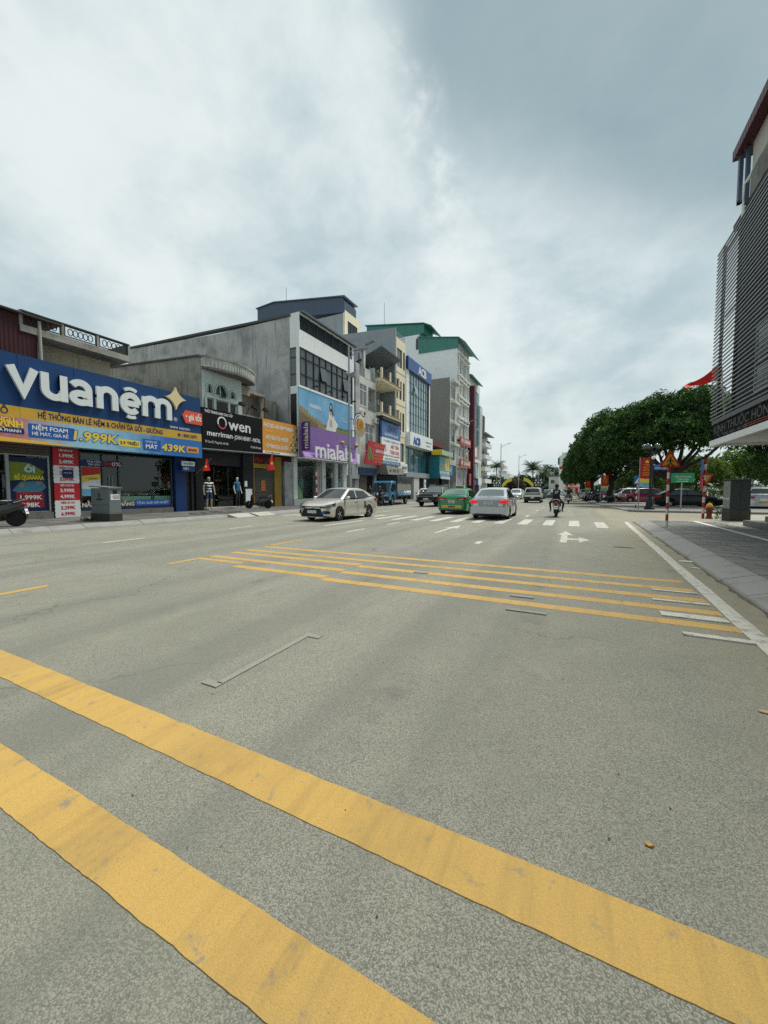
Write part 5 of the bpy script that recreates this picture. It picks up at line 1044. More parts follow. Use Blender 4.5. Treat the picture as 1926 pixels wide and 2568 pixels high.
# ---------------------------------------------------------------- bare grey house
gb = thing('grey_gable_house', 'tall narrow house with bare grey brick gable behind the kiosk', 'house', (FX, 70, .13))
rend = wallmat('grey_block_render', (.225, .22, .205), (.12, .12, .11), .4, .5, .95)
MB().box(-27.5, FX, 67.6, 67.85, .1, 21.5).build('gable_wall', rend, gb)
holes_wall('front_wall', plas, gb, 'x', FX - .25, FX, 67.85, 72.5, 6, 21.4, [(68.6, 71.4, 18.2, 20.3), (68.6, 71.4, 14.3, 16.6), (68.6, 71.4, 10.3, 12.8), (68.6, 71.4, 7, 9)])
for z0, z1 in ((18.2, 20.3), (14.3, 16.6), (10.3, 12.8), (7, 9)):
    window(gb, FX - .1, 68.6, 71.4, z0, z1, whitep, dark_glass, 2, 1); bo('balcony', plas, gb, FX + .01, FX + .9, 68.2, 71.9, z1 + .5, z1 + .95)
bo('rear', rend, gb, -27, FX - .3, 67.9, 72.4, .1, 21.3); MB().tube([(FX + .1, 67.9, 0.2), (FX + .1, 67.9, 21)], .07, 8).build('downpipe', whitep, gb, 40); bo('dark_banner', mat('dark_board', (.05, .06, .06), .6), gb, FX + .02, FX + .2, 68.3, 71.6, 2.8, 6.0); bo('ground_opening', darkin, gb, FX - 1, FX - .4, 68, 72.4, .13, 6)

# ---------------------------------------------------------------- ornate white house
ow = thing('ornate_house', 'tall ornate white house with moulded windows and green metal roof', 'house', (FX, 76.7, .13))
greenc = corrugated('green_corrugated', (.055, .21, .18), .6, 0, .5)
MB().prism([(FX, .1), (FX, 28.2), (-28.2, 28.8), (-28.2, 32.1), (-42, 32.2), (-42, .1)], 'y', 72.6, 72.9).build('gable_wall', wallmat('white_gable', (.78, .81, .82), (.45, .47, .47), .35, .3, .8), ow)
MB().prism([(FX + .1, 28.2), (FX + .1, 30.0), (-28.2, 31.3), (-28.2, 28.3)], 'y', 72.45, 72.6).build('green_cladding', greenc, ow); MB().prism([(FX + .3, 30.0), (-28.4, 31.4), (-28.4, 31.55), (FX + .3, 30.15)], 'y', 72.2, 84).build('roof', mat('green_roof', (.05, .20, .17), .5), ow); MB().prism([(FX + .3, 30.0), (FX + 1.6, 28.9), (FX + 1.6, 29.0), (FX + .3, 30.15)], 'y', 72.2, 84).build('roof_eave', MATS['green_roof'], ow)
MB().prism([(-27.2, 32.2), (-27.2, 33.9), (-40, 35.8), (-40, 32.2)], 'y', 72.7, 78).build('rear_cladding', greenc, ow); MB().prism([(-25.6, 33.2), (-27.2, 34.0), (-40.3, 35.9), (-40.3, 36.05), (-27.2, 34.15), (-25.6, 33.35)], 'y', 72.4, 78.5).build('rear_roof', MATS['green_roof'], ow)
MB().box(-28.8, -28.3, 72.5, 72.6, 29.2, 31.3).build('gable_window', dark_glass, ow)
orn = wallmat('ornate_white', (.76, .77, .73), (.28, .28, .26), .4, .6, .85)
HO = [(y0, y1, z, z + 2.4) for z in (8.0, 12.0, 16.0, 20.0, 24.0) for y0, y1 in ((73.4, 75.4), (76.0, 78.2), (78.8, 80.2))]
holes_wall('front_wall', orn, ow, 'x', FX - .3, FX, 72.9, 80.9, 5.8, 28.2, HO)
for y0, y1, z0, z1 in HO:
    w_ = window(ow, FX - .1, y0, y1, z0, z1, whitep, grey_glass, 2, 1, zs=[z0, z0 + 1.7, z1])
    bo('window_hood', orn, w_, FX + .01, FX + .35, y0 - .15, y1 + .15, z1 + .1, z1 + .35)
for z in (11.2, 15.2, 19.2, 23.2, 27.4): bo('cornice', orn, ow, FX + .01, FX + .45, 72.8, 80.9, z, z + .28)
for y in (73.15, 75.7, 78.5, 80.6):
    for z in (6.2, 11.5, 15.5, 19.5, 23.5): MB().lathe([(.2, 0), (.2, .2), (.14, .3), (.12, 3.1), (.2, 3.3), (.2, 3.6)], (FX + .2, y, z), 10).build('column', orn, ow, 40)
for k in range(12): MB().lathe([(.1, 0), (.06, .2), (.11, .5), (.06, .8), (.1, 1)], (FX + .1, 73.2 + k * .66, 28.2), 8).build('roof_baluster', orn, ow, 50)
bo('body', whitep, ow, -40, FX - .35, 72.95, 80.85, .1, 28.1); bo('ground_wall', conc, ow, FX - .4, FX - .1, 72.9, 80.9, .1, 5.8)
for z0, z1, t_ in ((10.2, 11.75, 'upper'), (5.9, 7.5, 'lower')):
    r_ = thing('shop_sign', 'red framed %s sign board with pale lettering on the ornate house' % t_, 'sign', (FX, 76.8, z0)); bo('panel', mat('brick_red_board', (.42, .05, .04), .5), r_, FX + .5, FX + .7, 72.8, 81.0, z0, z1); bo('inner_panel', mat('pale_red_board', (.50, .20, .16), .5), r_, FX + .701, FX + .72, 73.3, 80.6, z0 + .45, z1 - .2); txt('MAY ĐO VESTON' if t_ == 'upper' else 'VESTON HÀ NỘI', .8, (FX + .725, 76.9, z0 + .55), '+X', white_t, r_, w=6.4, bold=.02); bo('bracket', steel, r_, FX, FX + .5, 76.5, 76.6, z0 + .6, z0 + .7)

# ---------------------------------------------------------------- maroon and teal glass block, and the houses after it
mg = thing('glass_front_block', 'white block with a full height maroon fin and teal framed glass', 'building', (FX, 87.5, .13))
bo('body', whitep, mg, -34, FX - .3, 81.2, 93.5, .1, 25.8); bo('side_wall', greyw, mg, -34, FX - .2, 81.0, 81.2, .1, 26)
MB().prism([(FX + .9, 25.4), (FX - 4, 27.6), (FX - 4, 27.4), (FX + .9, 25.2)], 'y', 81, 91).build('roof', MATS['green_roof'], mg)
bo('maroon_fin', mat('maroon_fin', (.10, .014, .03), .5), mg, FX - .3, FX + 1.0, 82.3, 83.6, .1, 23.5)
for z0, z1 in ((15.8, 23.6), (11.6, 15.2), (4.4, 7.7)):
    w_ = window(mg, FX + .05, 84.6, 90.6, z0, z1, mat('teal_frame', (.03, .22, .22), .5), teal_glass if z0 > 5 else mat('pale_teal_glass', (.16, .34, .34), .1), 3, max(1, int((z1 - z0) / 2)), fw=.15)
pk = bo('pink_board', mat('pink_board', (.55, .17, .22), .5), mg, FX + .05, FX + .25, 84.4, 89.4, 8.5, 11.3); flat('print_panel', rrect(85.4, 88.6, 9.0, 10.9, .3), (FX + .251, 0, 0), '+X', white_t, pk, .004); bo('pale_board', whiteb, mg, FX + .05, FX + .2, 84.4, 93.4, 7.75, 8.45)
for k in range(4): bo('white_fin', whitep, mg, FX - .3, FX + .4, 90.8 + k * .75, 91.0 + k * .75, 8.5, 21)
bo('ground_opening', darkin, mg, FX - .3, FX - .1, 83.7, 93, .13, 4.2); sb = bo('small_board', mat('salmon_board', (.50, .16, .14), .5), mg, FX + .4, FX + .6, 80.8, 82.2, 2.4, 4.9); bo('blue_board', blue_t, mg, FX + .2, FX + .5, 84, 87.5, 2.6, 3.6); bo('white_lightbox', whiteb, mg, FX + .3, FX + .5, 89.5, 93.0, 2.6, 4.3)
lh = thing('old_block', 'old grey apartment block with cluttered balconies at the end of the row', 'building', (FX, 99, .13))
bo('body', plas, lh, -34, FX - .5, 95.3, 104.2, .1, 15.2); bo('front_strip', cream, lh, FX - .5, FX - .2, 93.6, 95.3, .1, 14.5); MB().prism([(FX + 1.2, 15.3), (FX - 5, 16.2), (FX - 5, 16.0), (FX + 1.2, 15.1)], 'y', 94, 104.6).build('roof', mat('grey_roof', (.25, .26, .26), .6), lh)
for j in range(4):
    z = 3.2 + j * 3.0
    bo('balcony', whitep, lh, FX - .5, FX + .7, 96.0, 104.0, z, z + 1.0); window(lh, FX - .45, 96.5, 99.3, z + 1.0, z + 2.6, WG, dark_glass, 2, 1); window(lh, FX - .45, 100.3, 103.3, z + 1.0, z + 2.6, WG, dark_glass, 2, 1); bo('drying_clutter', mat('clutter_%d' % j, ((.10, .13, .14), (.22, .2, .18), (.3, .3, .3), (.12, .1, .1))[j], .9), lh, FX + .1, FX + .5, 97 + j, 99.5 + j, z + 1.0, z + 1.7)
bx_ = thing('rooftop_room', 'dark rooftop room standing on the white block past the maroon fin', 'rooftop room', (FX - 2, 95, 18)); MB().box(FX - 4, FX + .3, 93.6, 96.6, 15.8, 19.4).build('wall', mat('dark_maroon', (.06, .03, .035), .7), bx_); 
MB().box(-34, FX - .3, 93.55, 95.2, 14.6, 15.8).build('floor_slab', whitep, bx_)
ant = thing('antenna_mast', 'thin lightning rod above the green roofed house', 'antenna', (-38, 76, 35)); MB().tube([(-37, 75, 34.5), (-37, 75, 41)], .05, 6).build('mast', steel, ant)
ant2 = thing('antenna_mast', 'thin lightning rod beside the navy topped block', 'antenna', (-42, 50, 30)); MB().tube([(-41.4, 49, 30.4), (-41.4, 49, 33.2)], .04, 6).build('mast', steel, ant2)

# outdoor air-conditioning units
def ac_unit(parent, x, y, z):
    u = MB().box(x, x + .30, y - .42, y + .42, z, z + .56).build('air_conditioner', mat('ac_white', (.60, .61, .58), .6), parent, bevel=.015)
    MB().lathe([(.22, 0), (.22, .012), (.05, .016)], (x + .30, y + .10, z + .28), 16, 'x').build('fan_grille', mat('ac_grille', (.06, .065, .065), .6), u)
    for d in (-.3, .3): bo('bracket', steel, u, x - .02, x + .28, y + d - .02, y + d + .02, z - .05, z - .002)
for par_, x, y, z in ((gh, FX + .02, 38.9, 8.9), (gh, FX + .02, 35.9, 9.2), (ch, FX - 2.08, 43.6, 12.1), (ch, FX - 2.08, 43.6, 16.0), (cb, FX + .02, 45.2, 8.4), (gb, FX + .02, 72.0, 12.9), (gb, FX + .02, 72.0, 17.2), (lh, FX - .48, 99.8, 8.0), (lh, FX - .48, 99.8, 11.0)): ac_unit(par_, x, y, z)

# ================================================================== vehicles
def lerp(a, b, f): return a + (b - a) * f
def interp(pts, x):
    if x <= pts[0][0]: return pts[0][1]
    for (a, va), (b, vb) in zip(pts, pts[1:]):
        if x <= b: return lerp(va, vb, (x - a) / (b - a) if b > a else 0)
    return pts[-1][1]
WHEELS = {}
def wheel_set(root, xs, yw, r_, w, rimm_=None, spokes=5, tag_='w'):
    key = (r_, w, tag_)
    if key not in WHEELS:
        ty = MB(); ty.lathe([(r_ * .62, -w / 2), (r_ * .92, -w / 2), (r_, -w * .36), (r_, w * .36), (r_ * .92, w / 2), (r_ * .62, w / 2), (r_ * .60, 0)], (0, 0, 0), 22, 'y')
        rm = MB(); rm.lathe([(r_ * .62, -w * .42), (r_ * .64, w * .40), (r_ * .58, w * .44), (r_ * .54, w * .20), (r_ * .12, w * .16), (r_ * .12, -w * .2)], (0, 0, 0), 20, 'y')
        sp = MB()
        for k in range(spokes):
            a = 2 * math.pi * k / spokes
            c, s_ = math.cos(a), math.sin(a); hw = r_ * (.085 if spokes < 8 else .05)
            P = [(r_ * .1, -hw), (r_ * .60, -hw * .9), (r_ * .60, hw * .9), (r_ * .1, hw)]
            sp.prism([(p * c - q * s_, p * s_ + q * c) for p, q in P], 'y', w * .22, w * .40)
        sp.lathe([(r_ * .16, w * .2), (r_ * .16, w * .43), (r_ * .08, w * .45)], (0, 0, 0), 12, 'y')
        WHEELS[key] = (ty.mesh('tyre', rubber, 40), rm.mesh('rim', blackp, 40), sp.mesh('spokes', rimm_ or rimm))
    ty, rm, sp = WHEELS[key]
    for x in xs:
        for s_ in (1, -1):
            wo_ = link('wheel', ty, root, (x, s_ * yw, r_)); wo_.rotation_euler[2] = 0 if s_ > 0 else math.pi
            link('rim', rm, wo_); link('spokes', sp, wo_)
PLAN_F = [(0, .74), (.05, .83), (.14, .91), (.30, .965), (.6, .992), (1.0, 1.0)]
PLAN_R = [(0, .80), (.05, .88), (.14, .94), (.30, .975), (.6, .995), (1.0, 1.0)]
def car(name, label, cat, loc, rz, L, Wd, Hh, top, gh, paintm, wheels, wr=.31, zb=.20, belt=None, wbelt=.93, wroof=.70, group=None, glass=None, wscreen=None, lower=None, spokes=5, bpillar=-.15, rear_glass_paint=None, tail=None, head=None, lowh=.0):
    """x runs forward; top = outline of bonnet, belt and boot [(x,z)] from rear to front; gh = greenhouse outline from front base over the roof to rear base"""
    t = thing(name, label, cat, (0, 0, 0), group)
    hw = Wd / 2; xe = L / 2
    st_ = {round(-xe + L * k / 40, 4) for k in range(41)} | {round(xe - d, 4) for d, _ in PLAN_F} | {round(-xe + d, 4) for d, _ in PLAN_R}
    ra = wr + .055
    for c in wheels:
        for k in range(9): st_.add(round(c - ra + 2 * ra * k / 8, 4))
        st_ |= {round(c - ra - .002, 4), round(c + ra + .002, 4)}
    st_ = sorted(st_)
    def w_at(x): return hw * (interp(PLAN_F, xe - x) if x > 0 else interp(PLAN_R, x + xe))
    def bot(x):
        d = min(xe - abs(x), .35); z = zb + max(0, (.35 - d)) * .22
        for c in wheels:
            if abs(x - c) < ra: z = max(z, wr + math.sqrt(max(0, ra * ra - (x - c) ** 2)))
        return z
    rings = []
    for x in st_:
        w = w_at(x); b = bot(x); zt = max(interp(top, x), b + .06); h = zt - b
        e = min(1.0, (xe - abs(x)) / .16); sh_ = .90 + .03 * e
        half = [(w * .55, b), (w * .955, b), (w * .985, b + .12 * h), (w, b + .45 * h), (w * .985, b + .72 * h), (w * sh_, b + .93 * h), (w * (sh_ - .10), zt), (w * .4, zt + .015)]
        rings.append([(x, p, q) for p, q in half] + [(x, -p, q) for p, q in reversed(half)])
    MB().loft(rings).build('body', paintm, t, 32)
    # dark floor pan and wheel housings
    MB().box(-xe + .25, xe - .25, -hw * .72, hw * .72, zb - .02, wr * 2 + .08).build('underbody', blackp, t)
    if lower:                                       # unpainted lower cladding
        lr = []
        for x in st_:
            b = bot(x); w = w_at(x) + .008
            if b > zb + .25: z1 = b + .05
            else: z1 = max(zb + lowh, b + .02)
            lr.append([(x, w * .95, b - .004), (x, w, z1), (x, -w, z1), (x, -w * .95, b - .004)])
        MB().loft(lr).build('cladding', lower, t, 40)
    # greenhouse
    zbelt = belt or gh[0][1]; zr = max(p[1] for p in gh)
    def yw_(z): return hw * lerp(wbelt, wroof, max(0, min(1, (z - zbelt) / (zr - zbelt))))
    g = MB(); rr = []
    for x, z in gh:
        y = yw_(z); rr.append([(x, y, z), (x, y * .55, z + .022), (x, 0, z + .03), (x, -y * .55, z + .022), (x, -y, z)])
    n = len(gh); vs = [q for r_ in rr for q in r_]; fs = []
    for i in range(n - 1):
        for k in range(4): fs.append((i * 5 + k, i * 5 + k + 1, (i + 1) * 5 + k + 1, (i + 1) * 5 + k))
    fs += [tuple(i * 5 for i in range(n)), tuple(i * 5 + 4 for i in range(n - 1, -1, -1))]
    g.add(vs, fs); go = g.build('cabin', paintm, t, 30, bevel=.035)
    def strip(nm, i, f0, f1, m, tw=.86):
        b = MB(); (xa, za), (xb, zb_) = gh[i], gh[i + 1]; d = Vector((xb - xa, zb_ - za)).normalized(); nv_ = Vector((-d.y, d.x))
        if nv_.y < 0: nv_ = -nv_
        vs = []
        for f in (f0, (f0 + f1) / 2, f1):
            x, z = lerp(xa, xb, f) + nv_.x * .012, lerp(za, zb_, f) + nv_.y * .012; y = yw_(z) * tw
            vs += [(x, y * s_, z + .03 - .03 * s_ * s_) for s_ in (-1, -.5, 0, .5, 1)]
        b.add(vs, [(r_ * 5 + k, r_ * 5 + k + 1, (r_ + 1) * 5 + k + 1, (r_ + 1) * 5 + k) for r_ in range(2) for k in range(4)])
        return b.build(nm, m, t, 60)
    strip('windscreen', 0, .05, .93, wscreen or glass or car_glass)
    strip('rear_window', n - 2, .10, .88, rear_glass_paint or glass or car_glass, .82)
    # side windows
    z0, z1 = zbelt + .035, zr - .115
    def xA(z):
        (xa, za), (xb, zb_) = gh[0], gh[1]; return lerp(xa, xb, (z - za) / (zb_ - za))
    def xC(z):
        (xa, za), (xb, zb_) = gh[-1], gh[-2]; return lerp(xa, xb, max(0, min(1, (z - za) / (zb_ - za))))
    qs = [[(xA(z0) - .16, z0), (xA(z1) - .14, z1), (bpillar + .05, z1), (bpillar + .05, z0)], [(bpillar - .05, z0), (bpillar - .05, z1), (xC(z1) + .18, z1 - .02), (xC(z0) + .42, z0 + .05), (xC(z0) + .50, z0)]]
    for s_ in (1, -1):
        for q in qs:
            if max(p[0] for p in q) - min(p[0] for p in q) < .15: continue
            b = MB(); A = [(x, s_ * (yw_(z) + .009), z) for x, z in q]; B_ = [(x, s_ * (yw_(z) - .01), z) for x, z in q]; m_ = len(q)
            b.add(A + B_, [tuple(range(m_))] + [(i, (i + 1) % m_, m_ + (i + 1) % m_, m_ + i) for i in range(m_)]); b.build('side_window', glass or car_glass, t)
        # mirror
        mx = xA(zbelt + .1) - .12; mo = MB(); mo.ball((mx, s_ * (hw + .07), zbelt + .06), (.075, .11, .075), 10, 7); mo.box(mx - .03, mx + .03, s_ * (hw - .08) if s_ > 0 else s_ * hw, s_ * hw if s_ > 0 else s_ * (hw - .08), zbelt, zbelt + .05); mo.build('mirror', paintm if lower is None else blackp, t, 50)
        # door seams and handles
        for x in (xA(z0) - .12, bpillar, min(wheels) + ra * .9):
            b = MB(); zs_ = [zb + .14, zb + .3, zb + .5, zbelt - .06]; b.loft([[(x - .006, s_ * (w_at(x) * k_ + .004), z), (x + .006, s_ * (w_at(x) * k_ + .004), z), (x + .006, s_ * (w_at(x) * k_ - .02), z), (x - .006, s_ * (w_at(x) * k_ - .02), z)] for z, k_ in zip(zs_, (.99, 1.0, .992, .955))]); b.build('door_seam', blackp, t)
        for x in (bpillar + .12, min(wheels) + .42): 
            MB().box(x - .09, x + .09, s_ * hw * .955 if s_ > 0 else s_ * (hw * .955 + .045), s_ * (hw * .955 + .045) if s_ > 0 else s_ * hw * .955, zbelt - .13, zbelt - .10).build('door_handle', paintm if lower is None else chrome, t, bevel=.008)
    wheel_set(t, wheels, hw - .115, wr, .2, spokes=spokes, tag_=str(spokes))
    t['_'] = 0; del t['_']
    info = dict(t=t, xe=xe, hw=hw, w_at=w_at, L=L, zb=zb)
    t.location = loc; t.rotation_euler[2] = rz
    return info
def wrap(ci, nm, m, front, y0, d1, zin, zout, off=.012, side=None):
    """lamp or panel that follows the corner of the bodywork from y0 (share of half width) round to d1 metres along the flank"""
    xe, hw, w_at, t = ci['xe'], ci['hw'], ci['w_at'], ci['t']; sg = 1 if front else -1
    pl = PLAN_F if front else PLAN_R
    P = [(0, y0 * hw), (0, pl[0][1] * hw)] + [(d, k * hw) for d, k in pl[1:] if d < d1] + [(d1, interp(pl, d1) * hw)]
    for s_ in ((1, -1) if side is None else (side,)):
        b = MB(); rings = []; n = len(P)
        for i, (d, y) in enumerate(P):
            f = i / (n - 1); za, zb_ = lerp(zin[0], zout[0], f), lerp(zin[1], zout[1], f)
            ox = off * (1 if d < .1 else .3); oy = off * (0.2 if i < 2 else 1)
            x = sg * (xe - d + ox); yy = s_ * (y + oy)
            xi, yi = sg * (xe - d - .05), s_ * (y - .03)
            rings.append([(x, yy, za), (x, yy, zb_), (xi, yi, zb_), (xi, yi, za)])
        b.loft(rings); b.build(nm, m, t, 35)
def fpanel(ci, nm, m, front, pts, th=.012, x=None):
    """flat panel on the nose or tail: points (y, z)"""
    xe, t = ci['xe'], ci['t']; sg = 1 if front else -1; x0 = (xe if x is None else x)
    return MB().prism(pts, 'x', sg * (x0 - .02), sg * (x0 + th)).build(nm, m, t)
def plate(ci, front, z, s, m=None, col=None, w=.47, h=.115, th=.022, two=None):
    xe, t = ci['xe'], ci['t']; sg = 1 if front else -1
    p = MB().box(sg * (xe + th) if sg < 0 else xe - .01, sg * (xe - .01) if sg < 0 else xe + th, -w / 2, w / 2, z - h / 2, z + h / 2).build('number_plate', m or whiteb, t)
    # lettering faces along +x (front) or -x (rear)
    face = R(90) if front else R(-90)
    if two: txt(s, h * .42, (sg * (xe + th + .001), 0, z + h * .08), face, col or black_t, p, w=w * .6, ext=.001); txt(two, h * .42, (sg * (xe + th + .001), 0, z - h * .40), face, col or black_t, p, w=w * .75, ext=.001)
    else: txt(s, h * .75, (sg * (xe + th + .001), 0, z - h * .27), face, col or black_t, p, w=w * .86, ext=.001)
    return p
lampw = mat('lamp_clear', (.50, .54, .57), .10, .4); lampd = mat('lamp_dark', (.06, .065, .07), .15, .3); tailr = mat('tail_lamp_red', (.42, .012, .014), .2); tailon = mat('brake_light', (.50, .012, .010), .2, emit=((1, .03, .02), .16)); amber = mat('amber_lamp', (.7, .22, .03), .2)
SED_TOP = [(-2.21, .72), (-2.17, .92), (-2.08, 1.03), (-1.75, 1.07), (-1.2, 1.02), (0, .97), (.9, .965), (1.2, .95), (1.65, .87), (1.98, .76), (2.13, .66), (2.21, .56)]
SED_GH = [(1.12, .955), (.30, 1.42), (-.15, 1.47), (-.65, 1.455), (-1.05, 1.385), (-1.78, 1.06)]
def sedan(name, label, loc, rz, pm, **k):
    return car(name, label, 'car', loc, rz, 4.42, 1.73, 1.475, SED_TOP, SED_GH, pm, (1.31, -1.26), .305, .19, **k)
# --- champagne saloon driving towards the camera
champ = paint('champagne_paint', (.64, .61, .55), .25, .45)
c = sedan('car', 'champagne sedan with black lower grille driving towards the camera', (-10.08, 15.72, 0), R(-92), champ, wscreen=car_glass)
fpanel(c, 'grille', black, True, [(-.58, .22), (.58, .22), (.60, .30), (.44, .58), (-.44, .58), (-.60, .30)], .012); fpanel(c, 'lower_lip', chrome, True, [(-.66, .195), (.66, .195), (.62, .218), (-.62, .218)], .03); fpanel(c, 'upper_grille', blackp, True, [(-.52, .615), (.52, .615), (.42, .665), (-.42, .665)], .006, 2.17)
wrap(c, 'headlight', lampd, True, .50, .55, (.60, .67), (.68, .80)); wrap(c, 'headlight_lens', lampw, True, .62, .30, (.63, .66), (.69, .76), .018); wrap(c, 'fog_lamp_surround', black, True, .70, .20, (.34, .50), (.34, .44), .014); wrap(c, 'tail_light', tailr, False, .45, .36, (.80, .94), (.84, .95))
plate(c, True, .43, '30H-455.83'); fpanel(c, 'badge', chrome, True, circ(0, .635, .07, 14, .05), .03, 2.19); MB().box(2.215, 2.225, .50, .70, .36, .45).build('sticker', blue_t, c['t'])
a_ = MB(); a_.prism([(-.95, .5), (-.72, .5), (-.70, .62), (-.78, .72), (-.74, .86), (-.84, .80), (-.88, .66), (-.97, .60)], 'y', .868, .872); a_.build('door_decal', mat('decal_dark', (.06, .05, .04), .5), c['t'])
# --- green taxi
grn = paint('taxi_green', (.004, .20, .065), .3); tx = sedan('taxi', 'green taxi sedan with yellow rear strip and roof light driving away', (-6.25, 23.25, 0), R(92), grn, rear_glass_paint=car_glass_l)
wrap(tx, 'tail_light', tailr, False, .38, .34, (.86, .95), (.84, .98)); fpanel(tx, 'tail_light_clear', lampw, False, [(.40, .83), (.66, .83), (.68, .87), (.42, .86)], .014); fpanel(tx, 'tail_light_clear', lampw, False, [(-.40, .83), (-.66, .83), (-.68, .87), (-.42, .86)], .014)
ys_ = fpanel(tx, 'advert_strip', mat('taxi_yellow', (.75, .60, .05), .5), False, rect(-.56, .56, .36, .52), .016); txt('MPE', .14, (-2.227, 0, .39), R(-90), navy_t, ys_, w=.42, bold=.006); txt('đặt xe', .08, (-2.227, -.38, .41), R(-90), orange_r, ys_, w=.26); txt('gọi ngay', .08, (-2.227, .38, .41), R(-90), orange_r, ys_, w=.26)
plate(tx, False, .72, '30E', mat('plate_yellow_white', (.66, .62, .50), .5), w=.36, h=.17, two='438.21'); rl = MB(); rl.prism([(-.30, 1.505), (.30, 1.505), (.25, 1.64), (-.25, 1.64)], 'x', -.28, -.12); rl.build('roof_light', mat('taxi_light', (.55, .55, .30), .5), tx['t'], bevel=.02); MB().box(-.30, -.28, -.22, .22, 1.53, 1.60).build('roof_light_panel', black, tx['t']); fpanel(tx, 'bumper_shadow', blackp, False, rect(-.55, .55, .20, .27), .012)
wrap(tx, 'side_stripe', MATS['taxi_yellow'], True, .80, .9, (.30, .34), (.55, .80), .006)
# --- silver saloon
silv = paint('silver_paint', (.46, .49, .52), .26, .35); CTOP = [(-2.265, .70), (-2.22, .90), (-2.12, 1.02), (-1.65, 1.045), (-1.1, 1.0), (0, .96), (.9, .95), (1.25, .93), (1.75, .86), (2.1, .74), (2.265, .56)]
cs_ = car('car', 'silver sedan with lit brake lamps driving away', 'car', (-3.55, 20.0, 0), R(91.5), 4.53, 1.71, 1.48, CTOP, [(1.15, .94), (.30, 1.42), (-.2, 1.475), (-.75, 1.455), (-1.05, 1.40), (-1.72, 1.04)], silv, (1.33, -1.27), .305, .19, rear_glass_paint=car_glass_l, spokes=7)
wrap(cs_, 'tail_light', tailon, False, .58, .32, (.77, .89), (.74, .93)); plate(cs_, False, .78, '29A', mat('plate_pale', (.50, .55, .55), .5), w=.40, h=.20, two='546.78', col=mat('plate_dark', (.04, .07, .07), .5)); fpanel(cs_, 'plate_recess', mat('silver_shade', (.30, .33, .36), .35, .5), False, [(-.44, .63), (.44, .63), (.48, .92), (-.48, .92)], .004); fpanel(cs_, 'boot_seam', blackp, False, rect(-.62, .62, .625, .632), .006); fpanel(cs_, 'bumper_step', blackp, False, rect(-.60, .60, .24, .29), .05); fpanel(cs_, 'boot_trim', chrome, False, rect(-.42, .42, .915, .94), .02)
bp = MB(); bp.loft([[(-2.265 - .05 * (1 - (y / .86) ** 4), y, z) for z in (.30, .44, .56, .60)] + [(-2.22, y, .60), (-2.22, y, .30)] for y in [-.80 + 1.6 * k / 12 for k in range(13)]]); bp.build('rear_bumper', silv, cs_['t'], 35); MB().tube([(-2.28, .45, .25), (-2.1, .45, .25)], .03, 8).build('exhaust', steel, cs_['t'], 40)
# --- black pickup coming the other way
PK_TOP = [(-2.65, .55), (-2.62, 1.08), (-1.2, 1.10), (0, 1.10), (.8, 1.12), (1.2, 1.14), (2.0, 1.10), (2.5, 1.02), (2.65, .75)]
blk = paint('black_car_paint', (.004, .0045, .006), .32, dust=.01); blk.node_tree.nodes['Principled BSDF'].inputs['Coat Weight'].default_value = .15; pk_ = car('pickup_truck', 'black pickup with chrome mirrors coming towards the camera behind the taxi', 'pickup truck', (-10.75, 32.4, 0), R(-93), 5.3, 1.86, 1.80, PK_TOP, [(1.05, 1.13), (.45, 1.72), (0, 1.80), (-.6, 1.79), (-.98, 1.74), (-1.12, 1.12)], blk, (1.65, -1.55), .39, .42, wscreen=car_glass_l, lower=blackp, lowh=.12, bpillar=-.25, spokes=6)
fpanel(pk_, 'grille', blackp, True, [(-.55, .75), (.55, .75), (.60, 1.0), (-.60, 1.0)], .03); fpanel(pk_, 'grille_bar', chrome, True, rect(-.55, .55, .86, .90), .04); wrap(pk_, 'headlight', lampw, True, .66, .34, (.82, 1.0), (.86, 1.0)); fpanel(pk_, 'skid_plate', chrome, True, rect(-.50, .50, .46, .53), .03); plate(pk_, True, .66, '30K-214.09', th=.04)
for s_ in (1, -1): MB().ball((.82, s_ * 1.06, 1.22), (.07, .13, .10), 10, 7).build('mirror_cap', chrome, pk_['t'], 50); MB().tube([(-1.0, s_ * .62, 1.83), (.35, s_ * .64, 1.81)], .025, 6).build('roof_rail', steel, pk_['t'], 40)
# --- white saloon-hatch by the far kerb
whp = paint('white_car_paint', (.70, .71, .70), .25); SU_TOP = [(-2.2, .72), (-2.15, 1.0), (-1.9, 1.06), (0, 1.0), (.9, 1.0), (1.3, .99), (1.85, .90), (2.1, .78), (2.2, .62)]
SU_GH = [(1.15, .99), (.45, 1.50), (-.1, 1.60), (-.9, 1.59), (-1.55, 1.50), (-2.05, 1.05)]
mc = car('car', 'white car with wide black grille waiting at the far kerb behind the blue truck', 'car', (-15.4, 42.3, 0), R(-80), 4.4, 1.82, 1.60, SU_TOP, SU_GH, whp, (1.33, -1.38), .34, .2, lower=blackp, lowh=.10)
fpanel(mc, 'grille', black, True, [(-.52, .55), (.52, .55), (.60, .70), (.50, .78), (-.50, .78), (-.60, .70)], .012); wrap(mc, 'headlight', lampw, True, .60, .40, (.70, .80), (.78, .88)); fpanel(mc, 'air_intake', black, True, [(-.70, .26), (.70, .26), (.62, .42), (-.62, .42)], .012); fpanel(mc, 'badge', chrome, True, circ(0, .67, .08, 14), .02)
